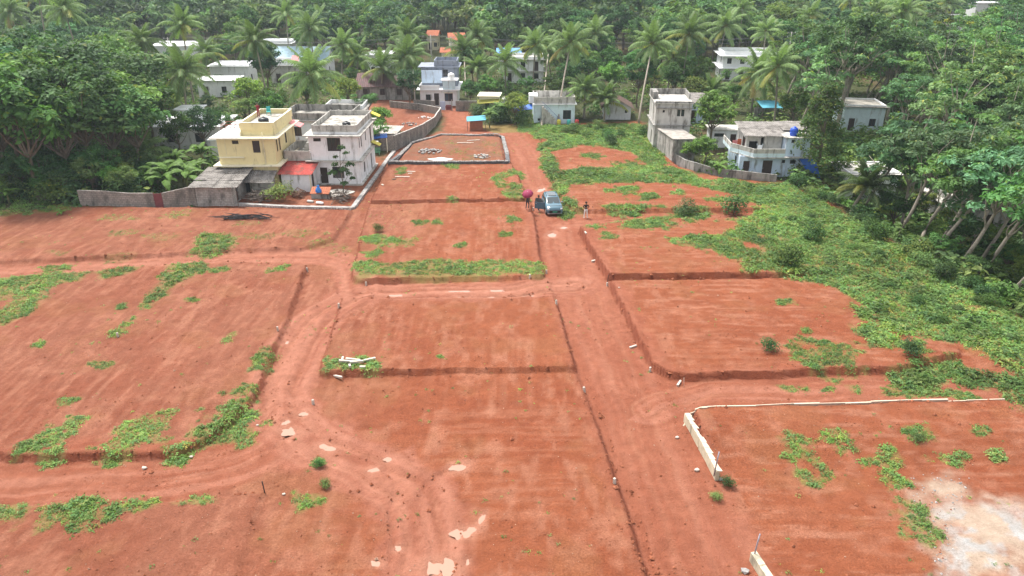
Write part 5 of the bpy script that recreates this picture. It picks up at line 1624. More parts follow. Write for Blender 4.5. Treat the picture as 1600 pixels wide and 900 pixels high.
# the umbrella leans over the person's shoulder toward the rain side
UMB = M('maroon_umbrella_cloth', (0.23, 0.018, 0.06), 0.7, 0.1, 3)
hz_ = gz(px_, py_)
u = empty('umbrella', (px_ + 0.10, py_ + 0.2, hz_ + 1.32), 0, 'open maroon umbrella held over the walking person', 'umbrella')
u.rotation_euler = (R(30), R(-12), 0)
seg = 8
for k in range(seg):
    a0, a1 = 2 * math.pi * k / seg, 2 * math.pi * (k + 1) / seg
    rows = []
    for i in range(6):
        f = i / 5
        r_, z_ = 0.62 * math.sin(f * 1.35) / math.sin(1.35), 0.78 - 0.30 * f ** 2
        row = []
        for j in range(4):
            a = a0 + (a1 - a0) * j / 3
            sc_ = 1 - 0.055 * f * math.sin(math.pi * j / 3)
            row.append((r_ * sc_ * math.cos(a), r_ * sc_ * math.sin(a), z_ - 0.02 * f * math.sin(math.pi * j / 3)))
        rows.append(row)
    mb = MB()
    mb.v, mb.f = loft(rows)
    mb.build('panel', UMB, u, True)
    MB().tube([(0, 0, 0.77), (0.31 * math.cos(a0), 0.31 * math.sin(a0), 0.70), (0.6 * math.cos(a0), 0.6 * math.sin(a0), 0.47)], 0.005, 4).build('rib', CARK, u)
MB().tube([(0, 0, -0.12), (0, 0, 0.85)], 0.009, 5).build('shaft', CARS, u)
MB().tube([(0, 0, -0.12), (0, 0, -0.2), (0.03, 0, -0.24), (0.06, 0, -0.2)], 0.014, 5).build('handle', CARK, u)
cr = Vector((4.35, 76.7, 0))
x, y = 4.35 - 1.45, 76.7 - 0.35
person(x, y, gz(x, y), R(100), 'person in dark shirt standing behind the open car door', GREYC, GREYC, SHOE, {'elbr': (.26, -.12, 1.2), 'wrir': (.2, -.34, 1.22), 'palr': (.19, -.40, 1.22)})
person(-34.0 + 3.15, 83.8 + 6.2, gz(-34, 83.8) - 0.05 + 7.4, R(40), 'person in crimson dress on the roof terrace of the cream yellow house', REDC, REDC, SKIN, {'elbl': (-.30, -.1, 1.3), 'wril': (-.22, -.3, 1.45), 'pall': (-.2, -.35, 1.5)})

# ------------------------------------------------------------------ vegetation
def leaf_quads(C, Nrm, size, rng, aspect=0.55, droop=0.0):
    """one folded diamond leaf per centre C facing Nrm"""
    n = len(C)
    r = rng.normal(size=(n, 3))
    r[:, 2] -= droop
    A = np.cross(Nrm, r)
    A /= np.linalg.norm(A, axis=1, keepdims=True) + 1e-9
    B = np.cross(Nrm, A)
    s = size * rng.uniform(0.7, 1.3, (n, 1))
    V = np.empty((n, 4, 3))
    V[:, 0] = C - A * s
    V[:, 1] = C - B * s * aspect + Nrm * s * 0.12
    V[:, 2] = C + A * s - Nrm * s * 0.1
    V[:, 3] = C + B * s * aspect + Nrm * s * 0.12
    return V.reshape(-1, 3), np.arange(n * 4).reshape(-1, 4)


def cloud(clumps, per, size, rng, base, flat=0.75, vary=0.3, up=0.9, aspect=0.55, yellow=0.07):
    """leaves over the skins of clumps (x, y, z, r); returns V, F, colours"""
    C, Nn, T = [], [], []
    for (cx, cy, cz, r) in clumps:
        k = max(6, int(per * r * r))
        d = rng.normal(size=(k, 3))
        d /= np.linalg.norm(d, axis=1, keepdims=True)
        d[:, 2] = np.where(d[:, 2] < -0.35, -d[:, 2] * 0.6, d[:, 2])
        rad = r * rng.uniform(0.55, 1.08, (k, 1)) * (1 + 0.2 * np.sin(d[:, :1] * 7 + cx * 3))
        p = d * rad
        p[:, 2] *= flat
        C.append(p + (cx, cy, cz))
        nn = d + rng.normal(size=(k, 3)) * 0.45
        nn[:, 2] += up
        Nn.append(nn / np.linalg.norm(nn, axis=1, keepdims=True))
        tone = rng.uniform(1 - vary, 1 + vary)
        t = np.array(base) * tone * rng.uniform(0.75, 1.3, (k, 1))
        ye = (rng.random((k, 1)) < yellow) * rng.uniform(0.3, 1, (k, 1))
        t = t * (1 - ye) + np.array((base[0] * 2.3, base[1] * 1.5, base[2] * 0.9)) * ye
        T.append(t)
    C, Nn, T = np.concatenate(C), np.concatenate(Nn), np.concatenate(T)
    V, F = leaf_quads(C, Nn, size, rng, aspect)
    return V, F, np.repeat(T, 4, axis=0)


def crown_clumps(rng, n, rx, rz, hz, rr=(0.8, 1.5), top=0.3):
    out = []
    for _ in range(n):
        d = rng.normal(size=3)
        d /= np.linalg.norm(d)
        d[2] = d[2] * 0.8 + top * 0.5
        q = rng.uniform(0.45, 1.0) ** 0.6
        wob = 1 + 0.25 * math.sin(3 * math.atan2(d[1], d[0]) + n)
        out.append((d[0] * rx * q * wob, d[1] * rx * q * wob, hz + d[2] * rz * q, rng.uniform(*rr)))
    return out


def limb(mb, p0, p1, r0, r1, rng, sag=0.3, n=5):
    p0, p1 = np.array(p0, float), np.array(p1, float)
    pts, rad = [], []
    off = rng.normal(size=3) * sag
    for i in range(n):
        t = i / (n - 1)
        p = p0 * (1 - t) + p1 * t + off * math.sin(math.pi * t)
        pts.append(tuple(p))
        rad.append(r0 * (1 - t) + r1 * t)
    mb.tube(pts, rad, 5, cap=False)


def broad_tree(seed, H, rx, rz, base, n=34, per=46, size=0.30, bark=BARK, flat=0.75, trunk=0.24, yellow=0.06, aspect=0.55, split=0.35):
    """trunk-with-limbs mesh and crown mesh of one broad-leaved kind"""
    rng = np.random.default_rng(seed)
    hz = H - rz * 0.95
    cl = crown_clumps(rng, n, rx, rz, hz)
    mb = MB()
    fork = (rng.normal() * 0.25, rng.normal() * 0.25, H * split)
    limb(mb, (0, 0, -0.4), fork, trunk, trunk * 0.75, rng, 0.15)
    for c in cl[::3]:
        mid = (fork[0] * 0.5 + c[0] * 0.5 + rng.normal() * 0.3, fork[1] * 0.5 + c[1] * 0.5 + rng.normal() * 0.3, fork[2] * 0.45 + c[2] * 0.55)
        limb(mb, fork, mid, trunk * 0.5, trunk * 0.26, rng, 0.2, 4)
        limb(mb, mid, c[:3], trunk * 0.26, 0.03, rng, 0.2, 4)
    V, F, T = cloud(cl, per, size, rng, base, flat, yellow=yellow, aspect=aspect)
    return mb.mesh('trunk', bark, True), np_mesh('crown', V, F, LEAF, T)


def rubber_tree(seed, H, lean, base=(0.135, 0.240, 0.100)):
    """slender pale leaning trunk that forks, leaf whorls in tiers"""
    rng = np.random.default_rng(seed)
    mb = MB()
    pts, rad = [], []
    for i in range(8):
        t = i / 7
        pts.append((lean * H * 0.62 * t ** 1.35 + 0.12 * math.sin(t * 7 + seed), 0.25 * math.sin(t * 4 + seed * 2), -0.5 + H * 0.62 * t))
        rad.append(0.17 * (1 - 0.5 * t))
    mb.tube(pts, rad, 6)
    top = pts[-1]
    cl = []
    for k in range(13):
        f = rng.uniform(0.35, 1.0)
        s = pts[int(3 + f * 4)]
        ang = rng.uniform(0, 2 * math.pi)
        out = rng.uniform(0.8, 3.3) * (0.6 + 0.4 * f)
        e = (s[0] + math.cos(ang) * out + lean * 1.2, s[1] + math.sin(ang) * out, s[2] + rng.uniform(0.8, H * 0.38))
        limb(mb, s, e, 0.075, 0.02, rng, 0.3, 5)
        for j in range(3):
            cl.append((e[0] + rng.normal() * 0.75, e[1] + rng.normal() * 0.75, e[2] + rng.normal() * 0.45, rng.uniform(0.55, 1.05)))
    V, F, T = cloud(cl, 78, 0.24, rng, base, 0.5, vary=0.28, up=0.7, aspect=0.42, yellow=0.06)
    return mb.mesh('trunk', BARK_PALE, True), np_mesh('crown', V, F, LEAF, T)


G1, G2, G3, G4 = (0.088, 0.172, 0.050), (0.115, 0.208, 0.054), (0.066, 0.135, 0.050), (0.165, 0.260, 0.060)
BROAD = [broad_tree(1, 11.0, 3.6, 3.4, G1, 40), broad_tree(2, 9.5, 3.2, 2.9, G2, 36), broad_tree(3, 12.5, 3.9, 4.2, G3, 46), broad_tree(4, 8.0, 3.0, 2.6, G4, 32, size=0.26),
         broad_tree(5, 10.5, 4.2, 3.0, G1, 42, flat=0.6), broad_tree(6, 12.0, 3.2, 4.0, G2, 38, split=0.5)]
RUBBER = [rubber_tree(21, 13.0, 0.30), rubber_tree(22, 12.0, 0.42), rubber_tree(23, 14.0, 0.22, (0.120, 0.218, 0.094)), rubber_tree(24, 12.5, 0.36), rubber_tree(25, 13.5, 0.14, (0.155, 0.265, 0.092))]
BIG = broad_tree(31, 17.0, 6.2, 4.6, (0.080, 0.130, 0.046), 78, 44, 0.30, BARK_PALE, trunk=0.34, split=0.5)
FLUSH = broad_tree(32, 9.5, 3.4, 2.8, (0.21, 0.19, 0.085), 34, 46, 0.26, yellow=0.3)
SHRUB = [broad_tree(40 + i, 1.9, 1.0, 0.9, c, 12, 55, 0.14, trunk=0.05, split=0.2) for i, c in enumerate(((0.085, 0.155, 0.045), (0.12, 0.19, 0.055), (0.065, 0.125, 0.04)))]


def put_tree(kind, x, y, sc, label, group, name='tree', rz=None, tone=None, zs=None, cat='tree'):
    z = gz(x, y)
    t = empty(name, (x, y, z), 0 if rz is None else rz, label, cat, group)
    if rz is None: t.rotation_euler[2] = random.uniform(0, 6.28)
    t.scale = (sc, sc, sc if zs is None else zs)
    link('trunk', kind[0], t)
    v = random.uniform(0.55, 1.3) if tone is None else tone
    col = (v * random.uniform(0.75, 1.2), v, v * random.uniform(0.75, 1.3)) if not isinstance(v, tuple) else v
    link('crown', kind[1], t, color=col)
    return t


# coconut palm fronds in five attitudes, shared by all palms
def frond_mesh(name, elev, droop, L=4.6, seed=0, npair=30):
    rng = np.random.default_rng(seed)
    n = 10
    P, D = [np.zeros(3)], []
    a = elev
    for i in range(n):
        D.append(np.array((math.cos(a), 0, math.sin(a))))
        P.append(P[-1] + D[-1] * L / n)
        a -= droop / n * (0.5 + i / n)
    D.append(D[-1])
    P, D = np.array(P), np.array(D)
    V, F, T = [], [], []

    def quad(q, c):
        k = len(V)
        V.extend(q)
        F.append((k, k + 1, k + 2, k + 3))
        T.extend([c] * 4)
    for i in range(n):
        w0, w1 = 0.075 * (1 - i / n) + 0.015, 0.075 * (1 - (i + 1) / n) + 0.015
        c = (0.16, 0.16, 0.055)
        quad([P[i] + (0, -w0, 0), P[i] + (0, w0, 0), P[i + 1] + (0, w1, 0), P[i + 1] + (0, -w1, 0)], c)
        quad([P[i] + (0, 0, -w0), P[i] + (0, 0, w0 * .3), P[i + 1] + (0, 0, w1 * .3), P[i + 1] + (0, 0, -w1)], c)
    for k in range(npair):
        t = 0.14 + 0.85 * k / (npair - 1)
        i = min(int(t * n), n - 1)
        f = t * n - i
        p = P[i] * (1 - f) + P[i + 1] * f
        d = D[i]
        ll = (0.45 + 0.75 * math.sin(math.pi * min(1, t * 0.9 + 0.12))) * rng.uniform(0.85, 1.1)
        for s in (-1, 1):
            out = d * 0.62 + np.array((0, s * 0.78, 0)) + np.array((0, 0, -0.12 - rng.uniform(0, 0.25)))
            out /= np.linalg.norm(out)
            m = p + out * ll * 0.5
            e = p + out * ll * 0.9 + np.array((0, 0, -ll * rng.uniform(0.25, 0.5)))
            w = d * 0.072
            g = rng.uniform(0.75, 1.3)
            c = (0.135 * g, 0.205 * g, 0.080 * g)
            quad([p - w, p + w, m + w * 0.9, m - w * 0.9], c)
            quad([m - w * 0.9, m + w * 0.9, e + w * 0.15, e - w * 0.15], (c[0] * 1.25, c[1] * 1.2, c[2] * 1.2))
    return np_mesh(name, np.array(V), np.array(F), LEAF, np.array(T))


FROND = [frond_mesh('frond', R(78), R(45), 4.2, 1), frond_mesh('frond', R(55), R(75), 4.7, 2), frond_mesh('frond', R(32), R(85), 4.8, 3), frond_mesh('frond', R(8), R(70), 4.7, 4), frond_mesh('frond', R(-22), R(55), 4.4, 5)]
NUTM = M('green_coconut', (0.17, 0.20, 0.05), 0.5, 0.4, 5)
_mb = MB()
for k in range(11):
    a = k * 2.4
    r = 0.36 + 0.06 * (k % 3)
    _mb.lathe([(0.02, -0.16), (0.11, -0.08), (0.13, 0.02), (0.08, 0.11), (0.01, 0.14)], 6)
    for j in range(30):
        v = _mb.v[-30 + j]
        _mb.v[-30 + j] = (v[0] + r * math.cos(a), v[1] + r * math.sin(a), v[2] - 0.18 - 0.2 * (k % 4) * 0.6)
NUTS = _mb.mesh('coconut_bunch', NUTM, True)


def palm(cx, cy, cz, label, group, size=1.0, bend=None, young=False, yellow=0.08, full=True, tone=None, base=None):
    """coconut palm whose crown is centred at (cx, cy, cz)"""
    rng = random
    b = bend if bend is not None else (rng.uniform(-1.2, 1.2), rng.uniform(-0.8, 0.8))
    if base is not None:
        q = at(*base)
        b = (cx - q[0], cy - q[1])
    bx, by = cx - b[0], cy - b[1]
    z0 = gz(bx, by)
    t = empty('coconut_palm', (bx, by, z0), 0, label, 'palm tree', group)
    h = cz - z0
    mb = MB()
    pts, rad = [], []
    for i in range(10):
        f = i / 9
        pts.append((b[0] * f ** 1.6, b[1] * f ** 1.6, -0.3 + (h + 0.3) * f))
        rad.append((0.15 + 0.1 * (1 - f) ** 4) * (0.9 if not young else 1.1))
    mb.tube(pts, rad, 7)
    mb.build('trunk', BARK_PALM, t, True)
    tone = tone or rng.uniform(0.8, 1.3)
    nf = 26 if full else 20
    for k in range(nf):
        az = k * 2.39996 + rng.uniform(-0.2, 0.2)
        f = k / (nf - 1)
        if young: q = min(3, int(f * 3.6))
        else: q = min(4, int(f * 5))
        s = size * rng.uniform(0.88, 1.1)
        g = rng.uniform(0.85, 1.2) * tone
        c = (g, g, g)
        if f > 0.6 and rng.random() < yellow * 2.2: c = (1.7 * g, 1.25 * g, 0.85 * g)
        if q == 4 and rng.random() < yellow * 0.6: c = (1.9 * g, 1.1 * g, g)
        link('frond', FROND[q], t, (b[0], b[1], h + 0.05), (rng.uniform(-0.12, 0.12), rng.uniform(-0.12, 0.12), az), s, c)
    if not young:
        link('coconut_bunch', NUTS, t, (b[0], b[1], h), (0, 0, rng.random() * 6))
    return t


def palm_px(px, py, span, label, group, **k):
    """crown centre pixel and crown width in pixels give the distance"""
    size = k.pop('size', None) or random.uniform(0.85, 1.15)
    D = FPX * 8.6 * size / span
    u, v = (px - 800) / FPX, (450 - py) / FPX
    d = Vector((u, math.cos(PITCH) + v * math.sin(PITCH), -math.sin(PITCH) + v * math.cos(PITCH))).normalized()
    p = Vector((0, 0, CZ)) + d * D
    lim = k.pop('zmin', 5.5)
    if p.z < lim:
        D *= (CZ - lim) / (CZ - p.z)
        p = Vector((0, 0, CZ)) + d * D
    return palm(p.x, p.y, p.z, label, group, size, **k)


GPL, GPC, GPR, GPF = 'coconut palms behind the cream yellow house', 'coconut palms round the grey and white two storey house', 'coconut palms beyond the green meadow', 'far coconut palms on the right'
LPL, LPC = 'coconut palm rising among the houses behind the cream yellow house', 'coconut palm beside the grey and white two storey house'
LPR, LPF = 'tall coconut palm standing behind the light blue house and green meadow', 'coconut palm deep in the wood behind the stained grey concrete house'
PALMS = [(100, 15, 62, LPL, GPL), (15, 18, 52, LPL, GPL), (285, 40, 58, LPL, GPL), (222, 66, 60, LPL, GPL), (286, 114, 94, LPL, GPL), (322, 82, 52, LPL, GPL), (398, 64, 70, LPL, GPL),
         (447, 22, 50, LPL, GPL), (485, 47, 62, LPL, GPL), (486, 118, 96, LPL, GPL), (536, 72, 56, LPL, GPL), (560, 88, 50, LPL, GPL), (500, 28, 44, LPL, GPL),
         (597, 108, 46, LPC, GPC), (637, 57, 62, LPC, GPC), (634, 90, 76, LPC, GPC), (725, 80, 62, LPC, GPC), (747, 58, 58, LPC, GPC), (640, 25, 38, LPC, GPC), (789, 98, 42, LPC, GPC), (810, 40, 52, LPC, GPC),
         (837, 72, 58, LPR, GPR), (857, 80, 60, LPR, GPR), (892, 68, 76, LPR, GPR), (930, 55, 60, LPR, GPR), (1020, 70, 72, LPR, GPR), (1052, 90, 60, LPR, GPR), (887, 30, 48, LPR, GPR), (965, 8, 40, LPR, GPR),
         (1077, 55, 70, LPF, GPF), (1105, 30, 46, LPF, GPF), (1134, 42, 62, LPF, GPF), (1185, 115, 82, LPF, GPF), (1197, 50, 50, LPF, GPF), (1215, 105, 72, LPF, GPF),
         (1267, 25, 50, LPF, GPF), (1392, 65, 48, LPF, GPF), (1412, 18, 58, LPF, GPF), (1370, 25, 52, LPF, GPF), (1532, 40, 46, LPF, GPF), (1482, 6, 40, LPF, GPF), (1205, 58, 55, LPF, GPF), (1160, 15, 45, LPF, GPF),
         (60, -8, 48, LPL, GPL), (350, 8, 44, LPL, GPL), (870, -5, 42, LPR, GPR), (1030, 5, 42, LPR, GPR), (1330, -2, 42, LPF, GPF), (1575, 60, 44, LPF, GPF), (760, 20, 44, LPC, GPC)]
for (px, py, sp, lb, gr) in PALMS:
    base = {(892, 68): (872, 194), (857, 80): (846, 199), (1020, 70): (998, 192), (725, 80): (728, 152), (486, 118): (498, 196), (634, 90): (641, 156), (637, 57): (632, 140)}.get((px, py))
    palm_px(px, py, sp, lb, gr, base=base, full=sp > 50, **({'size': 1.15 if px in (486, 634) else 1.0} if base else {'size': 1.15} if px == 286 else {}))
for (px, py, sp, z, lb) in ((915, 143, 66, 3.4, 'short young coconut palm between the light blue house and the gabled hut'), (946, 160, 36, 3.0, 'small young coconut palm against the white gabled hut'),
                            (1112, 146, 50, 3.0, 'young coconut palm behind the stained grey concrete house'), (747, 108, 50, 4.0, 'dark young coconut palm beside the grey and white house'),
                            (222, 240, 62, 2.0, 'young coconut palm behind the grey boundary wall')):
    palm_px(px, py, sp, lb, None, young=True, zmin=z, size=0.85, bend=(0.1, 0.0))
palm(at(1325, 345, -1)[0] + 1.2, at(1325, 345, -1)[1], 2.6, 'low leaning palm with upright fronds at the foot of the meadow bank', None, 0.75, (1.2, 0.2), True, tone=0.5)

# keep the houses in view: trees of the fill may not stand in front of these (pixel box, distance)
KEEP = [((330, 165, 460, 300), 84), ((455, 160, 590, 305), 86), ((255, 155, 362, 225), 96), ((655, 90, 760, 175), 136), ((745, 130, 790, 170), 128), ((825, 145, 990, 195), 122), ((1005, 132, 1090, 250), 100),
        ((1100, 190, 1262, 285), 89), ((560, 108, 640, 165), 144), ((1128, 70, 1215, 108), 178), ((775, 68, 845, 112), 165), ((236, 52, 312, 76), 205), ((320, 84, 395, 112), 162), ((300, 110, 365, 140), 143), ((424, 66, 507, 115), 166), ((410, 52, 448, 72), 198), ((585, 165, 700, 240), 130),
        ((565, 72, 612, 95), 175), ((660, 40, 730, 80), 207), ((1322, 148, 1382, 192), 112), ((1120, 170, 1215, 200), 112), ((1350, 8, 1382, 24), 278), ((1475, 18, 1512, 42), 250), ((1515, 0, 1572, 14), 297), ((455, 150, 560, 215), 104), ((1080, 148, 1118, 190), 112),
        ((1070, 150, 1120, 230), 108), ((1150, 150, 1215, 190), 125)]



def hides(x, y, h, r):
    z = gz(x, y)
    x0 = proj(x - r, y, z + h * 0.7)[0]
    x1 = proj(x + r, y, z + h * 0.7)[0]
    yt, yb = proj(x, y, z + h)[1], proj(x, y, z + h * 0.25)[1]
    for (a, b, c, d), dist in KEEP:
        if y < dist + 1 and x1 > a and x0 < c and yb > b and yt < d: return True
    return False

# hand-placed trees: base pixel, kind, scale
GROVE_L = 'trees of the dense grove by the left boundary wall'
LAB_L = 'dark leafy tree in the dense grove behind the grey boundary wall'
for (px, py, k, sc) in ((62, 312, 0, 1.1), (20, 300, 2, 0.95), (110, 298, 1, 1.05), (150, 292, 2, 1.0), (185, 285, 4, 0.9), (225, 278, 0, 0.85), (90, 280, 5, 1.1), (35, 275, 4, 1.05), (140, 268, 2, 1.1), (200, 262, 1, 1.05), (245, 250, 5, 0.8),
                        (-30, 290, 2, 1.1), (-70, 300, 0, 1.1), (70, 255, 2, 1.05), (5, 250, 1, 1.2), (180, 240, 4, 1.05), (120, 240, 0, 1.15), (235, 228, 2, 0.9), (-60, 255, 4, 1.2), (40, 232, 5, 1.1), (160, 222, 3, 1.2), (210, 210, 0, 1.05),
                        (90, 215, 2, 1.1), (20, 205, 0, 1.1), (140, 200, 1, 1.1), (190, 192, 5, 1.0), (-40, 222, 3, 1.2), (-100, 270, 2, 1.2)):
    x, y = at(px, py)
    put_tree(BROAD[k], x, y, sc * 1.15, LAB_L, GROVE_L)
    TAKEN.append((x, y, 2.5))
for (px, py, sc) in ((20, 190, 1.05), (118, 165, 1.0), (5, 165, 1.0)):
    x, y = at(px, py)
    put_tree(FLUSH, x, y, sc, 'tree with pale yellow flowering crown above the left grove', 'pale flowering trees above the left grove', tone=1.0)
    TAKEN.append((x, y, 3))
for (px, py, k, sc, tone, lb) in (
        (1305, 208, None, 1.0, 1.0, 'great spreading tree with pale forked trunk behind the white roofed house'), (391, 180, 3, 0.75, (1.35, 1.35, 1.0), 'light green tree standing behind the cream yellow house roof'),
        (597, 215, 3, 0.55, (0.9, 1.1, 1.0), 'bright green shrubby tree between the white house and the block wall'), (588, 235, 1, 0.45, (0.8, 1.0, 0.9), 'dense dark bush tree at the back corner of the white house'),
        (286, 250, 0, 0.55, 0.7, 'dark leafy tree before the bright white flat roof'), (352, 226, 1, 0.5, 0.75, 'small dark tree at the back corner of the cream yellow house'), (325, 244, 2, 0.55, 0.8, 'dark round tree in front of the small white building'), (1108, 232, 1, 0.8, (1.0, 0.95, 0.8), 'leafy tree growing beside the long pale shed of the concrete house'),
        (1075, 258, 3, 0.36, (0.9, 1.0, 0.9), 'bright green garden bush inside the low boundary wall'), (1100, 260, 1, 0.42, (1.0, 1.0, 0.8), 'creeper covered garden tree inside the low boundary wall'),
        (760, 165, 1, 0.55, 1.0, 'round green tree beside the grey and white house'), (735, 168, 0, 0.42, 1.0, 'small tree over the front wall of the grey and white house'),
        (640, 170, 2, 0.55, 0.9, 'dark tree under the palms beside the utility pole'), (420, 150, 2, 0.8, 0.75, 'very dark dense tree behind the cream yellow house'), (575, 190, 4, 0.45, 1.1, 'rounded tree over the block wall beside the white house roof'),
        (805, 195, 3, 0.6, 1.0, 'leafy tree at the side of the light blue house'), (545, 175, 3, 0.7, (1.15, 1.0, 0.9), 'thin leafy tree in front of the maroon roofed house')):
    x, y = at(px, py)
    put_tree(BIG if k is None else BROAD[k], x, y, sc, lb, None, tone=tone)
    TAKEN.append((x, y, 3))

for i in range(22):
    px, py = random.uniform(-20, 245), random.uniform(292, 316)
    x, y = at(px, py)
    put_tree(BROAD[random.choice((0, 1, 3, 4))], x, y, random.uniform(0.3, 0.5), 'low leafy sapling filling the foot of the left grove', 'saplings at the foot of the left grove', 'sapling')

# rubber plantation on the lower ground to the right
GROVE_R, LAB_R = 'rubber trees on the low ground right of the meadow', 'slender pale-trunked rubber tree leaning over the low ground beside the meadow'
LEANERS = [(1322, 345, 1, 0.95), (1372, 375, 3, 1.0), (1403, 392, 0, 1.0), (1432, 405, 1, 1.0), (1462, 420, 3, 1.05), (1500, 440, 0, 1.05), (1545, 470, 1, 1.0), (1590, 490, 3, 1.0)]
for (px, py, k, sc) in LEANERS:
    x, y = at(px, py, -0.8)
    x += 1.6
    put_tree(RUBBER[k], x, y, sc * 1.15, LAB_R, GROVE_R, 'rubber_tree', rz=random.uniform(-0.5, 0.4))
    TAKEN.append((x, y, 1.5))


def in_frame(x, y, m=0.06, h=9):
    px, py = proj(x, y, h)
    return -1600 * m < px < 1600 * (1 + m) and y > 20


def clear_of(x, y, gap):
    return all((x - a) ** 2 + (y - b) ** 2 > (gap * 0.5 + r) ** 2 for a, b, r in TAKEN)


rr = np.random.default_rng(77)
n = 0
for _ in range(6000):
    x, y = rr.uniform(38, 100), rr.uniform(44, 150)
    if not in_frame(x, y, 0.1) or sd1(SITE, x, y) > -2.2 or not clear_of(x, y, 3.2) or hides(x, y, 12, 2.6): continue
    if x < 44 and y > 80: continue
    put_tree(RUBBER[rr.integers(5)], x, y, rr.uniform(1.05, 1.4), LAB_R, GROVE_R, 'rubber_tree', rz=rr.uniform(-0.9, 0.9))
    TAKEN.append((x, y, 2.2))
    n += 1
    if n > 105: break
print('rubber', n)
for i in range(26):
    x, y = rr.uniform(39, 56), rr.uniform(50, 84)
    if sd1(SITE, x, y) > -2 or not in_frame(x, y, 0.05, 3): continue
    put_tree(BROAD[int(rr.integers(2)) + 3], x, y, rr.uniform(0.28, 0.5), 'low leafy sapling between the rubber trunks', 'saplings between the rubber trunks', 'sapling')

ZONES = [('leafy broad-crowned tree in the wood behind the cream yellow and white houses', 'trees of the wood behind the cream yellow and white houses'),
         ('leafy broad-crowned tree in the dark wood behind the light blue house and hut', 'trees of the wood behind the light blue house'),
         ('leafy broad-crowned tree on the wooded ground behind the stained concrete house', 'trees of the wood behind the stained concrete house')]
n = 0
for _ in range(9000):
    y = rr.uniform(86, 205)
    x = rr.uniform(-0.8 * y - 10, 0.8 * y + 10)
    if not in_frame(x, y, 0.06) or sd1(SITE, x, y) > -3.5 or not clear_of(x, y, 4.4): continue
    if x > 40 and y < 105: continue
    k = int(rr.integers(6))
    sc = rr.uniform(0.7, 1.1)
    if y < 178 and abs(x) < 75: sc *= 0.72
    if any(sd1(p, x, y) > -2.5 for p in YARDS) or hides(x, y, 11 * sc, 3.4 * sc):
        sc *= 0.5
        if rr.random() < 0.75 or any(sd1(p, x, y) > -1.5 for p in YARDS) or hides(x, y, 11 * sc, 3.4 * sc): continue
    z = ZONES[0 if x < -2 else 1 if x < 24 else 2]
    put_tree(BROAD[k], x, y, sc, z[0], z[1])
    TAKEN.append((x, y, 2.6))
    n += 1
    if n > 245: break
print('trees', n)


def join_copies(src, pts, name, mat, rng, dryp=0.0):
    """src: list of (V, F, T); pts: rows x, y, z, rot, scale, tone, index -> one mesh"""
    VV, FF, TT, off = [], [], [], 0
    for x, y, z, r, s, tone, i in pts:
        V, F, T = src[int(i)]
        c, q = math.cos(r), math.sin(r)
        W = np.empty_like(V)
        W[:, 0] = (V[:, 0] * c - V[:, 1] * q) * s + x
        W[:, 1] = (V[:, 0] * q + V[:, 1] * c) * s + y
        W[:, 2] = V[:, 2] * s + z
        VV.append(W)
        FF.append(F + off)
        dry = rng.random() < dryp
        TT.append(T * (tone * np.array((rng.uniform(1.3, 2.0), 1, 1.1) if dry else (rng.uniform(0.82, 1.2), 1, rng.uniform(0.8, 1.25)))))
        off += len(V)
    return np_mesh(name, np.concatenate(VV), np.concatenate(FF), mat, np.concatenate(TT))


# the far wood: one mass of crowns (with their stems) beyond the trees one can tell apart
FAR = []
for s, (base, rx, rz, H) in enumerate(((G1, 3.8, 3.2, 10), (G2, 3.4, 3.0, 9), (G3, 4.0, 3.8, 12), ((0.11, 0.17, 0.06), 3.6, 3.0, 9.5))):
    g = np.random.default_rng(60 + s)
    V, F, T = cloud(crown_clumps(g, 24, rx, rz, H - rz), 8.5, 0.68, g, base)
    mb = MB()
    mb.tube([(0, 0, -2), (0.2, 0, H * 0.5), (0, 0.2, H - rz)], [0.25, 0.2, 0.1], 4, cap=False)
    tv = np.array(mb.v)
    FAR.append((np.concatenate([V, tv]), np.concatenate([F, np.array(mb.f) + len(V)]), np.concatenate([T, np.tile((0.16, 0.13, 0.1), (len(tv), 1))])))
pts = []
cell = 7.6
for yy in np.arange(196, 325, cell):
    for xx in np.arange(-0.78 * yy - 12, 0.78 * yy + 12, cell):
        x, y = xx + rr.uniform(-2.6, 2.6), yy + rr.uniform(-2.6, 2.6)
        if not clear_of(x, y, 3) or hides(x, y, 10, 3.5): continue
        pts.append((x, y, gz(x, y), rr.uniform(0, 6.28), rr.uniform(0.8, 1.5), rr.uniform(0.5, 1.3), rr.integers(4)))
print('far trees', len(pts))
tag(link('far_wood', join_copies(FAR, pts, 'far_wood', LEAF, rr)), 'hazy mass of far treetops filling the distance beyond the houses', 'wood', kind='stuff')

# undergrowth on the woodland floor
def clump_src(seed, base, n, r, h, size, aspect=0.4, up=0.6):
    g = np.random.default_rng(seed)
    C = np.stack([g.normal(0, r * 0.5, n), g.normal(0, r * 0.5, n), g.uniform(0.15, 1, n) * h], -1)
    C[:, 2] *= np.clip(1.1 - np.hypot(C[:, 0], C[:, 1]) / r * 0.55, 0.25, 1)
    D = C * (1, 1, 0.6) / (r + 1e-6) + g.normal(size=(n, 3)) * 0.5
    D[:, 2] += up
    D /= np.linalg.norm(D, axis=1, keepdims=True)
    V, F = leaf_quads(C, D, size, g, aspect)
    T = np.repeat(np.array(base) * g.uniform(0.65, 1.4, (n, 1)), 4, axis=0)
    return V, F, T


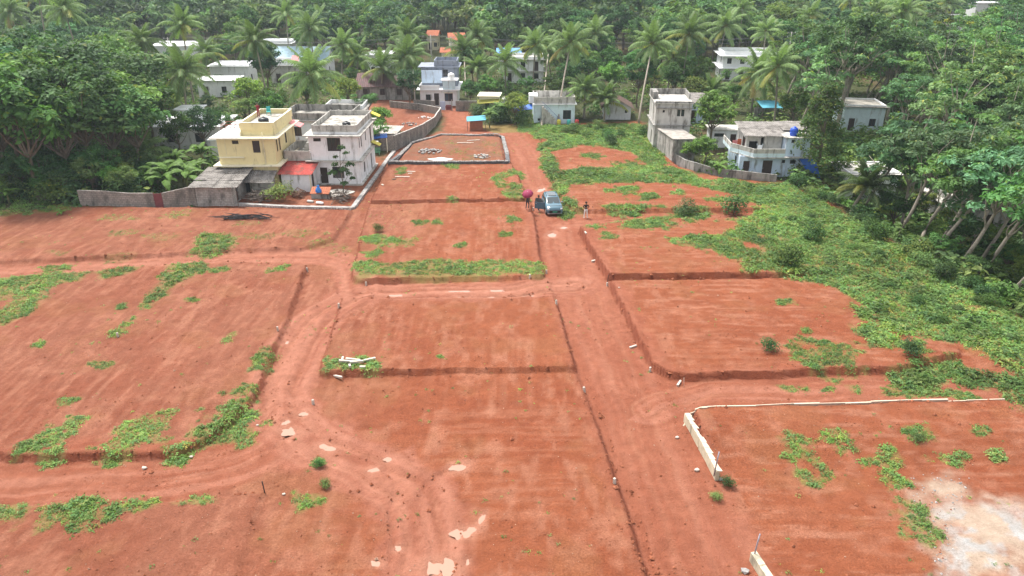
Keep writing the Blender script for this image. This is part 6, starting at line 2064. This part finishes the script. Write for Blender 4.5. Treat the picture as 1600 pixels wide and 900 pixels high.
UNDER = [clump_src(80 + i, c, 34, 1.0, 1.5, 0.27, 0.5) for i, c in enumerate(((0.10, 0.18, 0.055), (0.125, 0.21, 0.06), (0.08, 0.15, 0.05), (0.16, 0.23, 0.07)))]
pts = []
for _ in range(14000):
    y = 46 + 150 * rr.random() ** 1.3
    x = rr.uniform(-0.8 * y - 6, 0.8 * y + 6)
    if len(pts) < 1300: x, y = rr.uniform(34, 80), rr.uniform(42, 112)
    if sd1(SITE, x, y) > -0.6 or not in_frame(x, y, 0.2, 1): continue
    if any(sd1(p, x, y) > -0.8 for p in YARDS): continue
    if hides(x, y, 1.6, 1.0) and y < 130 and x < 34: continue
    pts.append((x, y, 0, rr.uniform(0, 6.28), rr.uniform(0.6, 1.5), rr.uniform(0.7, 1.3), rr.integers(4)))
    if len(pts) > 4000: break
pts = np.array(pts)
pts[:, 2] = height(pts[:, 0], pts[:, 1]) - 0.1
tag(link('undergrowth', join_copies(UNDER, pts, 'undergrowth', LEAF, rr)), 'tangled green undergrowth on the woodland floor', 'undergrowth', kind='stuff')

# grass and weeds on the red soil
WEED = [clump_src(90 + i, c, 20, 0.36, h, 0.098, 0.38, 1.4) for i, (c, h) in enumerate((((0.178, 0.290, 0.080), 0.26), ((0.155, 0.262, 0.074), 0.22), ((0.20, 0.325, 0.080), 0.20), ((0.135, 0.232, 0.068), 0.34), ((0.24, 0.38, 0.085), 0.18)))]


def sow(key_fn, box, per_m2, name, label, tone=(0.8, 1.25), sc=(0.7, 1.3), kinds=5, thr=0.45, seed=1, tone_fn=None):
    g = np.random.default_rng(seed)
    x0, x1, y0, y1 = box
    n = int((x1 - x0) * (y1 - y0) * per_m2)
    x, y = g.uniform(x0, x1, n), g.uniform(y0, y1, n)
    v = key_fn(x, y)
    m = g.random(n) < (v if thr > 1 else np.clip(v * 1.15, 0, 1) ** 1.3 * (0.35 + 1.1 * fbm(x * 1.7, y * 1.7, 5, 2)))
    vv = v[m & (np.abs(x) < 0.8 * y + 9)]
    m &= (np.abs(x) < 0.8 * y + 9)
    x, y = x[m], y[m]
    z = height(x, y)
    big = fbm(x * 0.22, y * 0.22, 2, 3)
    t = (0.45 + 0.9 * big) * g.uniform(tone[0], tone[1], len(x))
    if tone_fn is not None: t = t * tone_fn(x, y)
    s = g.uniform(sc[0], sc[1], len(x)) * (0.5 + 0.5 * np.clip(vv if thr < 1 else vv * 0 + 1, 0, 1)) * (0.6 + 0.8 * fbm(x * 0.6, y * 0.6, 6, 2))
    k = np.clip((fbm(x * 0.3 + 7, y * 0.3, 4, 2) * 7 - 1 + g.normal(0, 0.8, len(x))), 0, kinds - 1).astype(int)
    pts = np.stack([x, y, z - 0.02, g.uniform(0, 6.28, len(x)), s, t, k], -1)
    print(name, len(pts))
    o = link(name, join_copies(WEED, pts, name, GRASSM, g, 0.07))
    return tag(o, label, 'grass', kind='stuff')


sow(lambda x, y: green_at(x, y, 'meadow'), (1, 47, 38, 122), 13, 'grass', 'lush green weeds covering the meadow on the right of the red plots', seed=1, sc=(0.75, 1.35))
sow(lambda x, y: green_at(x, y, 'meadow') * (fbm(x * 0.5, y * 0.5, 7, 3) > 0.52), (1, 47, 38, 122), 2.2, 'tall_weeds', 'taller dark weeds standing in the right-hand meadow', seed=9, sc=(1.2, 2.2), tone=(0.5, 0.9))
sow(lambda x, y: green_at(x, y, 'verge'), (-20, 6, 58, 96), 16, 'grass', 'green weeds along the front bank of the middle back plot', seed=2, sc=(0.5, 0.95))
sow(lambda x, y: green_at(x, y, 'field'), (-62, -22, 42, 78), 15, 'grass', 'green grass strips along the edges of the left plots', seed=3, sc=(0.55, 1.0))
sow(lambda x, y: green_at(x, y, 'slope'), (-72, -44, 72, 104), 5, 'grass', 'green ground cover on the slope below the left grove', seed=4)
sow(spots_at, (-48, 40, 24, 112), 26, 'weeds', 'scattered green weed patches on the bare red plots', seed=5, sc=(0.4, 0.85))


def stray(x, y):
    return (fbm(x * 0.33, y * 0.33, 1, 3) > 0.6) * 0.13 * (sdist(SITE, x, y) > 0.5) + 0.006 * (sdist(SITE, x, y) > 0.5)


sow(stray, (-50, 44, 24, 112), 4.5, 'weeds', 'tiny stray weed seedlings dotted over the red soil', thr=2, seed=6, sc=(0.16, 0.5))

# separate round bushes on the plots and the meadow
BUSHES = [(1147, 330, 0, 1.0, 'round dark green bush at the top of the meadow beside the side track'), (1072, 331, 2, 0.75, 'dark bush on the bank of the side track'), (1200, 549, 2, 0.4, 'lone low green bush on the bare red plot'),
          (1137, 751, 0, 0.26, 'small bush beside the end of the broken boundary wall'), (1120, 770, 1, 0.2, 'small pale bush in front of the end of the broken boundary wall'), (497, 720, 0, 0.24, 'sparse little bush on the lower plot near the curve'),
          (507, 752, 0, 0.22, 'small dark bush below the curve of the track'), (591, 362, 2, 0.35, 'tiny dry bush on the middle back plot'), (1232, 418, 0, 0.85, 'dense bush on the meadow edge above the bank'), (1270, 376, 2, 0.7, 'low bush on the meadow beneath the trees'),
          (1420, 556, 2, 0.5, 'dull grey-green bush on the red patch within the meadow'), (1432, 686, 1, 0.22, 'bright small bush on the lower right plot'), (435, 308, 1, 0.9, 'leafy bush beside the grey shed in the yard'), (955, 227, 2, 0.6, 'bush in the thick weeds beyond the first right plot')]
for (px, py, k, sc, lb) in BUSHES:
    x, y = at(px, py, 0.4)
    t = put_tree(SHRUB[k], x, y, sc, lb, None, 'shrub', cat='shrub')
SG, SL = 'bushes along the meadow edge', 'leafy bush growing along the wooded edge of the meadow'
for i in range(30):
    f = i / 29
    px, py = 1222 + f * 380, 288 + f * 228
    x, y = at(px, py)
    put_tree(SHRUB[int(rr.integers(3))], x + rr.uniform(-0.6, 2.2), y + rr.uniform(-1, 1), rr.uniform(0.35, 0.75), SL, SG, 'shrub', cat='shrub')
MG, ML = 'low bushes standing out of the meadow', 'low bush standing out of the meadow weeds'
for i in range(15):
    f = rr.random()
    px, py = 1235 + f * 330 + rr.uniform(-90, 30), 300 + f * 205 + rr.uniform(8, 30)
    x, y = at(px, py)
    put_tree(SHRUB[int(rr.integers(3))], x, y, rr.uniform(0.25, 0.45), ML, MG, 'shrub', cat='shrub', zs=rr.uniform(0.15, 0.3))
for i in range(12):
    x, y = at(rr.uniform(850, 1030), rr.uniform(196, 226))
    put_tree(SHRUB[int(rr.integers(3))], x, y, rr.uniform(0.35, 0.7), 'low bush in the thick weeds before the light blue house', 'low bushes in the weeds before the light blue house', 'shrub', cat='shrub')

LG, LL = 'bushes at the foot of the left grove', 'leafy bush at the foot of the dense left grove'
for i in range(26):
    x, y = at(rr.uniform(-20, 235), rr.uniform(262, 318))
    put_tree(SHRUB[int(rr.integers(3))], x, y, rr.uniform(0.8, 1.6), LL, LG, 'shrub', cat='shrub')
for i in range(12):
    x, y = at(rr.uniform(745, 830), rr.uniform(176, 198))
    put_tree(SHRUB[int(rr.integers(3))], x, y, rr.uniform(0.5, 1.1), 'leafy bush round the turquoise roofed hut by the lane', 'bushes round the turquoise roofed hut', 'shrub', cat='shrub')

# banana plants
def banana_leaf(seed, elev, L=2.4):
    V, F, T = [], [], []
    g = np.random.default_rng(seed)
    a, p, n = elev, np.zeros(3), 9
    rows = []
    for i in range(n + 1):
        t = i / n
        w = 0.34 * math.sin(math.pi * min(1, 0.08 + t * 0.9)) ** 0.7
        rows.append((p.copy(), w, a))
        p = p + np.array((math.cos(a), 0, math.sin(a))) * L / n
        a -= R(13)
    for i in range(n):
        (p0, w0, a0), (p1, w1, a1) = rows[i], rows[i + 1]
        for s in (-1, 1):
            k = len(V)
            V += [p0, p0 + (0.0, s * w0, -w0 * 0.35 + g.uniform(-0.06, 0.06)), p1 + (0, s * w1 * g.uniform(0.85, 1), -w1 * 0.35), p1]
            F.append((k, k + 1, k + 2, k + 3))
            c = np.array((0.095, 0.17, 0.035)) * g.uniform(0.8, 1.25)
            T += [c * 1.3, c, c, c * 1.3]
    return np_mesh('leaf', np.array(V), np.array(F), LEAF, np.array(T))


BANANA = [banana_leaf(i, e) for i, e in enumerate((R(80), R(62), R(45), R(70)))]
BSTEM = M('banana_stem', (0.20, 0.20, 0.07), 0.7, 0.3, 5)
GB1, GB2 = 'banana plants behind the grey boundary wall', 'banana plants beside the light blue house'
for (px, py, sc, h, lb, gr) in [(262, 304, 1.3, 1.6, 1, GB1), (295, 300, 1.3, 1.8, 1, GB1), (225, 296, 1.2, 1.6, 1, GB1), (318, 262, 1.2, 2.0, 1, GB1), (268, 300, 1.4, 2.2, 1, GB1), (250, 296, 1.35, 1.9, 1, GB1), (288, 292, 1.15, 2.0, 1, GB1), (300, 285, 1.0, 1.6, 1, GB1), (238, 300, 0.9, 1.2, 1, GB1), (278, 275, 1.1, 2.2, 1, GB1), (255, 282, 1.0, 1.5, 1, GB1), (312, 278, 0.9, 1.5, 1, GB1),
                            (795, 190, 1.2, 2.0, 2, GB2), (782, 186, 1.1, 1.8, 2, GB2), (808, 188, 1.0, 1.6, 2, GB2), (765, 200, 0.8, 2.2, 'single banana plant with bare stem beside the turquoise roofed hut', None), (1122, 275, 0.9, 1.1, 'banana plant inside the low wall of the balcony house', None),
                            (15, 318, 0.9, 1.0, 'banana plant on the green slope below the left grove', None), (97, 338, 0.4, 0.2, 'tiny banana sucker at the top of the left bank', None)]:
    if lb == 1: lb = 'broad-leaved banana plant behind the grey boundary wall'
    if lb == 2: lb = 'broad-leaved banana plant beside the light blue house'
    x, y = at(px, py)
    t = empty('banana_plant', (x, y, gz(x, y)), random.random() * 6, lb, 'banana plant', gr)
    MB().tube([(0, 0, -0.1), (0.03, 0, h * 0.5), (0, 0, h)], [0.14 * sc, 0.11 * sc, 0.08 * sc], 7).build('stem', BSTEM, t, True)
    for k in range(9):
        v = random.uniform(0.8, 1.25)
        link('leaf', BANANA[k % 4], t, (0, 0, h - 0.1), (random.uniform(-.1, .1), random.uniform(-.1, .1), k * 2.4 + random.uniform(-.3, .3)), sc * random.uniform(0.8, 1.05), (v, v, v))

# the feathery young tree before the white house, the creeper-hung tree, the half bare tree
rng_ = np.random.default_rng(5)
mb = MB()
x, y = at(537, 305)
t = empty('drumstick_tree', (x, y, gz(x, y)), 0, 'slender feathery young tree in front of the white house', 'tree')
mb.tube([(0, 0, -0.2), (0.05, 0, 1.5), (-0.1, 0.1, 3.2), (0.1, 0, 5.6)], [0.07, 0.06, 0.045, 0.02], 6)
cl = []
for (a, b, c) in ((0.3, 0, 5.6), (0.7, 0.2, 4.9), (-0.7, 0.1, 3.6), (-1.0, -0.2, 2.7), (0.8, 0.1, 2.5), (1.2, 0, 2.0), (0.2, 0.2, 2.9), (-0.5, 0, 4.5), (0.3, -0.3, 1.5), (1.0, 0, 3.6)):
    limb(mb, (0, 0, max(0.9, c - 1.3)), (a, b, c), 0.03, 0.012, rng_, 0.1, 4)
    cl.append((a, b, c, rng_.uniform(0.35, 0.62)))
mb.build('trunk', BARK, t, True)
V, F, T = cloud(cl, 330, 0.16, rng_, (0.055, 0.115, 0.035), 0.7, yellow=0.05)
link('crown', np_mesh('crown', V, F, LEAF, T), t)

x, y = at(1258, 290, -1)
t = empty('creeper_tree', (x + 1, y, gz(x + 1, y)), 0, 'dark conical tree hung with yellow-green creeper beside the balcony house', 'tree')
mb = MB()
mb.tube([(0, 0, -0.3), (0.2, 0, 4), (0, 0, 10.5)], [0.28, 0.2, 0.06], 7)
cl, tips = [], []
for k in range(110):
    f = rng_.random()
    a = rng_.uniform(0, 6.28)
    r = (1 - f) ** 0.8 * 3.9 * rng_.uniform(0.5, 1) + 0.3
    cl.append((r * math.cos(a), r * math.sin(a), 0.8 + f * 10, rng_.uniform(0.5, 1.0)))
    if k % 3 == 0: limb(mb, (0, 0, 0.8 + f * 7), cl[-1][:3], 0.05, 0.02, rng_, 0.1, 3)
mb.build('trunk', BARK, t, True)
V, F, T = cloud(cl, 105, 0.17, rng_, (0.062, 0.115, 0.032), 1.15, yellow=0.25)
link('crown', np_mesh('crown', V, F, LEAF, T), t)

x, y = at(1462, 160)
t = empty('bare_tree', (x, y, gz(x, y)), 0, 'half bare pale-branched tree with a yellow-green tuft at its top', 'tree')
mb = MB()
cl = []
mb.tube([(0, 0, -0.3), (0.1, 0, 5), (0, 0, 8)], [0.22, 0.17, 0.13], 6)
for k in range(16):
    a = rng_.uniform(0, 6.28)
    e = (math.cos(a) * rng_.uniform(0.8, 3), math.sin(a) * rng_.uniform(0.8, 2.5), rng_.uniform(10, 13.6))
    limb(mb, (0, 0, rng_.uniform(6, 8)), e, 0.09, 0.025, rng_, 0.4, 6)
    for j in range(3): limb(mb, e, (e[0] + rng_.normal() * 0.8, e[1] + rng_.normal() * 0.8, e[2] + rng_.uniform(0.2, 1)), 0.03, 0.012, rng_, 0.1, 3)
mb.build('trunk', BARK_PALE, t, True)
for k in range(8): cl.append((-1.2 + rng_.normal() * 1.4, rng_.normal() * 0.8, 14.0 + rng_.normal() * 0.4, rng_.uniform(0.6, 0.9)))
V, F, T = cloud(cl, 70, 0.2, rng_, (0.20, 0.22, 0.03), 0.6)
link('crown', np_mesh('crown', V, F, LEAF, T), t)

# ------------------------------------------------------------------ small things on the ground
def post(px, py, h=0.34, lie=None, s=0.07, label='small white concrete boundary stone at a plot edge', group='boundary stones of the plots', mat=POSTC, name='boundary_stone', cat='boundary stone', zz=0.2):
    x, y = at(px, py, zz)
    mb = MB()
    a = s * 0.85
    mb.hexa([(-s, -s, -0.15), (s, -s, -0.15), (s, s, -0.15), (-s, s, -0.15), (-a, -a, h), (a, -a, h + 0.01), (a, a, h - 0.01), (-a, a, h)])
    o = mb.build(name, mat, None, loc=(x, y, gz(x, y)), rot=(random.uniform(-.1, .1), random.uniform(-.1, .1), random.random() * 3))
    if lie is not None:
        o.rotation_euler = (0, R(88), R(lie))
        o.location.z += s
    return tag(o, label, cat, group)


for (px, py) in ((572, 442), (828, 436), (854, 424), (480, 422), (435, 522), (530, 484), (869, 479), (913, 608), (1016, 577), (489, 628), (1226, 436), (1242, 436), (960, 758), (949, 444), (186, 531), (833, 326), (547, 330)): post(px, py)
for (px, py, L, a) in ((987, 539, 0.45, 30), (1060, 598, 0.5, 60), (915, 372, 0.35, 100)):
    post(px, py, L, a, label='fallen white concrete boundary stone lying by the red road', group='fallen boundary stones')
post(927, 406, 1.0, 25, 0.09, 'long pale concrete block lying at the edge of the main red road', None, name='concrete_block', cat='block')
for (px, py, r_, lb) in ((1058, 683, 0.14, 'white stone on the red road beside the broken wall'), (1089, 734, 0.17, 'pale chipped stone near the end of the broken wall'), (1126, 748, 0.15, 'grey stone beside the steel pipe'), (443, 770, 0.11, 'small white stone near the dark stake'), (967, 457, 0.1, 'tiny white stone on the bare right plot'),
                         (1165, 891, 0.22, 'grey stone at the foot of the wall stub'), (402, 664, 0.1, 'white stone at the corner of the left plot'), (298, 712, 0.12, 'white litter stone below the weed patch'), (226, 731, 0.16, 'flat white stone on the lower left track')):
    x, y = at(px, py, 0.1)
    V, F = STONES[random.randrange(8)]
    o = link('stone', np_mesh('stone', V * (r_ * 2, r_ * 1.6, r_ * 1.2), F, STONE if 'grey' in lb else POSTC), None, (x, y, gz(x, y) + r_ * 0.4))
    tag(o, lb, 'stone')


def pole(name, label, p0, p1, r, mat, cat='pipe', r1=None):
    v = Vector(p1) - Vector(p0)
    o = MB().tube([(0, 0, -0.3), tuple(v * 0.5), tuple(v)], [r, r, r1 or r], 7).build(name, mat, None, True, loc=p0)
    return tag(o, label, cat)


x, y = at(1114, 740, 0.5)
pole('steel_pipe', 'grey steel pipe standing at the end of the broken wall', (x + .1, y + .1, 0.55), (x + .2, y + .1, 1.85), 0.035, STEEL)
x, y = at(1178, 868, 0.4)
pole('steel_pipe', 'grey steel pipe standing in the wall stub', (x, y, 0.4), (x + 0.12, y + .05, 1.65), 0.035, STEEL)
x, y = at(414, 770)
pole('stake', 'dark wooden stake with a white stone at its foot on the lower left plot', (x, y, gz(x, y)), (x - .05, y, gz(x, y) + 0.75), 0.03, CHAR, 'stake')
x, y = at(1069, 603)
pole('stake', 'thin pale stake leaning by the bank of the right plot', (x, y, gz(x, y)), (x - .08, y, gz(x, y) + 0.7), 0.015, POSTC, 'stake')
x, y = at(949, 441)
pole('stake', 'dark stake at the corner of the two right plots', (x, y, gz(x, y)), (x + .06, y, gz(x, y) + 0.65), 0.025, CHAR, 'stake')

# discarded concrete posts on the middle plot
PG = 'discarded concrete posts on the middle plot'
for (px, py, L, a) in ((536, 565, 0.45, 95), (552, 566, 1.0, 175), (545, 569, 1.3, 2), (578, 565, 0.8, 22), (527, 584, 0.8, 150), (567, 577, 0.4, 170), (558, 570, 0.9, 185), (547, 577, 0.35, 110)):
    x, y = at(px, py, 0.35)
    z = gz(x, y)
    o = MB().box(-L / 2, L / 2, -0.07, 0.07, 0, 0.13).build('concrete_post', POSTC, None, loc=(x, y, z + random.uniform(0.03, 0.12)), rot=(random.uniform(-.1, .1), random.uniform(-.12, .12), R(a)))
    tag(o, 'discarded whitewashed concrete post lying among weeds on the middle plot', 'concrete post', PG)
for (px, py, L, a, lb) in ((629, 279, 1.8, 2, 'pale plank lying in front of the stone foundation'), (643, 271, 1.0, -8, 'short pale plank nearest the stone foundation'), (641, 274, 0.5, 5, 'pale scrap of plank between two planks'), (616, 283, 0.5, 30, 'small wooden scrap at the end of the long plank'), (598, 292, 0.5, 120, 'dark wooden scrap beside the pale kerb'),
                           (727, 223, 2.4, 8, 'pale plank lying inside the stone foundation'), (740, 219, 2.0, 20, 'second plank crossing the pale plank inside the foundation')):
    x, y = at(px, py, 0.4)
    tag(MB().box(-L / 2, L / 2, -0.11, 0.11, 0, 0.05).build('plank', POSTC if 'pale' in lb else STICK, None, loc=(x, y, gz(x, y) + 0.03), rot=(0, random.uniform(-.03, .03), R(a))), lb, 'plank')


def brush_pile(label, px0, py0, px1, py1, n, L, hh, mat, name='branch_heap', rad=0.035, flat=0.5):
    a, b_ = at(px0, py0), at(px1, py1)
    cx, cy = (a[0] + b_[0]) / 2, (a[1] + b_[1]) / 2
    e = empty(name, (cx, cy, gz(cx, cy)), 0, label, 'branch heap')
    wx, wy = abs(b_[0] - a[0]) / 2, max(0.5, abs(b_[1] - a[1]) / 2)
    for i in range(n):
        x, y = random.uniform(-wx, wx) * 0.75, random.uniform(-wy, wy) * 0.7
        ang = random.uniform(-0.5, 0.5) + (math.pi if random.random() < 0.5 else 0)
        if flat > 0.6: ang = random.uniform(0, 6.28)
        l = L * random.uniform(0.5, 1.1)
        z = random.uniform(0.03, hh)
        d = Vector((math.cos(ang), math.sin(ang), random.uniform(-0.15, 0.25) * flat))
        p = Vector((x, y, z))
        m_ = p + d * l * 0.5 + Vector((0, random.uniform(-.12, .12), random.uniform(0, .12)))
        MB().tube([tuple(p - d * l * 0.4), tuple(m_), tuple(p + d * l)], [rad * random.uniform(.6, 1.3), rad * 0.7, rad * 0.25], 5).build('branch', mat, e)
    return e


brush_pile('long pile of charred black branches on the upper left plot', 332, 350, 436, 342, 40, 1.9, 0.2, CHAR, rad=0.055)
brush_pile('large heap of grey dead branches between the sheds', 380, 319, 436, 306, 90, 1.5, 1.0, STICK, flat=0.8, rad=0.05)
brush_pile('heap of brown twigs before the red-roofed shed', 450, 312, 480, 303, 46, 0.9, 0.7, M('brown_twig', (0.17, 0.10, 0.07), 0.95, 0.4, 3), flat=0.8, rad=0.05)
brush_pile('heap of dry branches and roots at the corner of the yard', 514, 320, 553, 305, 70, 1.2, 0.95, STICK, flat=0.8, rad=0.05)

# tile stack with blue bag
x, y = at(503, 309)
e = empty('tile_stack', (x, y, gz(x, y)), R(-3), 'stack of orange roof tiles beside the yard kerb', 'tile stack')
MB().box(-1.1, 1.0, -0.4, 0.5, 0, 0.55).build('plinth', CONC, e)
for j in range(3):
    for i in range(9):
        MB().hexa([(-1.2 + i * .25, -0.5 + j * .38, 0.58 + j * .16), (-.97 + i * .25, -0.5 + j * .38, 0.58 + j * .16), (-.97 + i * .25, -.1 + j * .38, .74 + j * .16), (-1.2 + i * .25, -.1 + j * .38, .74 + j * .16),
                   (-1.2 + i * .25, -0.5 + j * .38, 0.63 + j * .16), (-.97 + i * .25, -0.5 + j * .38, 0.63 + j * .16), (-.97 + i * .25, -.1 + j * .38, .79 + j * .16), (-1.2 + i * .25, -.1 + j * .38, .79 + j * .16)]).build('tile', TILE, e)
bg = MB()
bg.lathe([(0.30, 0), (0.36, 0.15), (0.30, 0.4), (0.16, 0.62), (0.10, 0.72), (0.17, 0.85)], 11)
bg.v = [(v[0] + random.uniform(-.04, .04), v[1] * 0.7 + random.uniform(-.04, .04), v[2]) for v in bg.v]
tag(bg.build('plastic_bag', M('bright_blue_plastic', (0.04, 0.22, 0.62), 0.4, 0.25, 5), None, True, loc=(x - 0.2, y - 0.35, gz(x, y) + 0.72)), 'bright blue plastic bag lying on the tile stack', 'bag')
for (px, py, w_, lb) in ((500, 319, 0.9, 'white cement sack by the yard kerb'), (485, 316, 0.8, 'grey cement sack by the yard kerb')):
    x, y = at(px, py)
    o = MB().lathe([(0.12, -0.5 * w_), (0.2, -0.4 * w_), (0.22, 0), (0.2, 0.4 * w_), (0.1, 0.5 * w_)], 9).build('cement_sack', WHITEC if 'white' in lb else CONC_PALE, None, True, loc=(x, y, gz(x, y) + 0.14), rot=(R(90), 0, R(70)))
    o.scale = (1, 0.7, 1)
    tag(o, lb, 'sack')
for (px, py, n, rad, mat, lb) in ((672, 238, 60, 1.3, STONE, 'heap of grey rubble stones inside the stone foundation'), (752, 246, 40, 0.9, STONE_PALE, 'low heap of pale gravel inside the stone foundation'), (663, 182, 14, 0.8, WHITEC, 'pile of white sacks in the walled debris yard'), (640, 192, 20, 1.0, STONE, 'heap of stones in the walled debris yard')):
    x, y = at(px, py, 0.3)
    VV, FF, off = [], [], 0
    for i in range(n):
        V, F = STONES[random.randrange(8)]
        a, r_ = random.random() * 6.28, rad * math.sqrt(random.random())
        s = random.uniform(0.22, 0.42)
        VV.append(V * (s, s, s * 0.75) + (r_ * 1.3 * math.cos(a), r_ * math.sin(a), 0.1 + 0.42 * (1 - r_ / rad) * random.random()))
        FF.append(F + off)
        off += len(V)
    o = link('stone_heap', np_mesh('stone_heap', np.concatenate(VV), np.concatenate(FF), mat), None, (x, y, gz(x, y)))
    tag(o, lb, 'heap', kind='stuff')
x, y = at(688, 250, 0.35)
mb = MB()
mb.poly([(1.6 * math.cos(t) * (1 + .2 * math.sin(3 * t)), 0.9 * math.sin(t) * (1 + .25 * math.cos(4 * t)), 0.0) for t in np.linspace(0, 6.1, 22)])
tag(mb.build('cement_patch', M('dried_cement', (0.62, 0.56, 0.54), 0.9, 0.2, 3), None, loc=(x, y, gz(x, y) + 0.09)), 'pale dried cement spill inside the stone foundation', 'cement patch')
x, y = at(527, 302)
mb = MB()
mb.poly([(1.9 * math.cos(t) * (1 + .15 * math.sin(3 * t)), 1.3 * math.sin(t) * (1 + .15 * math.cos(4 * t)), 0.0) for t in np.linspace(0, 6.1, 22)])
tag(mb.build('sand_heap_floor', M('pale_sand', (0.50, 0.47, 0.42), 0.95, 0.2, 3), None, loc=(x, y, gz(x, y) + 0.1)), 'pale concrete apron before the white house door', 'apron')

# utility poles and their lines
UP = [(at(649, 169), 6.5, 'slim concrete utility pole beside the lane end'), ((-17.5, 166), 9.5, 'utility pole with cross arms behind the grey and white house'), ((-13.2, 166.5), 9.0, 'second utility pole with cross arms behind the grey and white house'), ((-75, 168), 9.5, 'utility pole among the far left palms'), ((60, 166), 9.5, 'utility pole in the wood on the right')]
for (p, h_, lb) in UP:
    z = gz(*p)
    e = empty('utility_pole', (p[0], p[1], z), 0, lb, 'utility pole')
    MB().tube([(0, 0, -0.3), (0, 0, h_)], [0.14, 0.09], 7).build('pole', CONC_PALE, e, True)
    if h_ > 7:
        for zz in (h_ - 0.3, h_ - 1.2):
            a = MB().box(-0.9, 0.9, -0.05, 0.05, zz, zz + 0.1).build('cross_arm', CONC, e)
            for s in (-0.8, 0, 0.8): MB().lathe([(0.03, zz + .1), (0.06, zz + .16), (0.04, zz + .24)], 6, s, 0).build('insulator', WHITEP, a)
for k, zz in enumerate((9.2, 9.0, 8.2)):
    pts = []
    for (a, b_) in (((-75, 168), (-17.5, 166)), ((-17.5, 166), (60, 166))):
        for i in range(13):
            f = i / 12
            pts.append((a[0] * (1 - f) + b_[0] * f, a[1] * (1 - f) + b_[1] * f + (k - 1) * 0.5, zz - 1.6 * math.sin(math.pi * f)))
    tag(MB().tube(pts, 0.02, 4).build('power_line', M('wire', (0.12, 0.12, 0.13), 0.5)), 'overhead power line sagging between the utility poles', 'power line', 'overhead power lines')

# loose clods and pebbles over the bare soil
def litter(name, label, n, size, mat, box, seed, dens=None):
    g = np.random.default_rng(seed)
    x = g.uniform(box[0], box[1], n)
    y = box[2] + (box[3] - box[2]) * g.random(n) ** 1.6
    m = (np.abs(x) < 0.72 * y + 2) & (sdist(SITE, x, y) > 0.5)
    if dens is not None: m &= g.random(n) < dens(x, y)
    x, y = x[m], y[m]
    z = height(x, y)
    O = np.array([(1, 0, 0), (0, 1, 0), (-1, 0, 0), (0, -1, 0), (0, 0, .8), (0, 0, -.8)]) * 1.0
    T_ = np.array([(0, 1, 4), (1, 2, 4), (2, 3, 4), (3, 0, 4), (1, 0, 5), (2, 1, 5), (3, 2, 5), (0, 3, 5)])
    k = len(x)
    s = size * g.lognormal(0, 0.45, (k, 1, 1))
    a = g.uniform(0, 6.28, k)
    P = O[None] * g.uniform(0.6, 1.3, (k, 6, 1)) * s
    X = P[:, :, 0] * np.cos(a)[:, None] - P[:, :, 1] * np.sin(a)[:, None]
    Y = P[:, :, 0] * np.sin(a)[:, None] + P[:, :, 1] * np.cos(a)[:, None]
    V = np.stack([X + x[:, None], Y + y[:, None], P[:, :, 2] + z[:, None] + s[:, :, 0] * 0.3], -1).reshape(-1, 3)
    F = (T_[None] + (np.arange(k) * 6)[:, None, None]).reshape(-1, 3)
    tag(link(name, np_mesh(name, V, F, mat)), label, 'gravel', kind='stuff')


CLOD = M('laterite_clod', (0.27, 0.092, 0.046), 0.95, 0.35, 2)
litter('soil_clods', 'crumbs and clods of red soil strewn over the plots', 16000, 0.035, CLOD, (-40, 40, 23, 80), 1, lambda x, y: 0.25 + 0.75 * (fbm(x * 0.5, y * 0.5, 2, 3) > 0.55))
def steep(x, y):
    e = 0.25
    return 0.9 * (np.hypot(height(x + e, y) - height(x - e, y), height(x, y + e) - height(x, y - e)) > 0.16)


litter('bank_clods', 'crumbled lumps of red soil along the cut banks', 40000, 0.06, CLOD, (-40, 40, 25, 96), 4, steep)
litter('pebbles', 'pale pebbles and grit strewn over the red plots', 2200, 0.024, M('pale_grit', (0.36, 0.22, 0.15), 0.9, 0.3, 2), (-40, 40, 23, 80), 2)
litter('gravel', 'grey crushed stone on the dumped quarry dust', 2600, 0.035, STONE, (16, 30, 22, 36), 3, lambda x, y: (sdist(SAND, x, y) > -0.5) * 0.9)

# ------------------------------------------------------------------ hazy air over the whole place
hb = MB().box(-700, 700, -80, 900, -12, 32).build('haze', None)
HM = bpy.data.materials.new('haze')
HM.use_nodes = True
nt = HM.node_tree
nt.nodes.remove(nt.nodes['Principled BSDF'])
pv = nt.nodes.new('ShaderNodeVolumePrincipled')
pv.inputs['Color'].default_value = (0.78, 0.90, 1.0, 1)
pv.inputs['Density'].default_value = 0.00024
pv.inputs['Anisotropy'].default_value = 0.3
nt.links.new(pv.outputs[0], nt.nodes['Material Output'].inputs['Volume'])
hb.data.materials.append(HM)
tag(hb, 'pale humid haze in the air over the plots and woods', 'haze', kind='stuff')
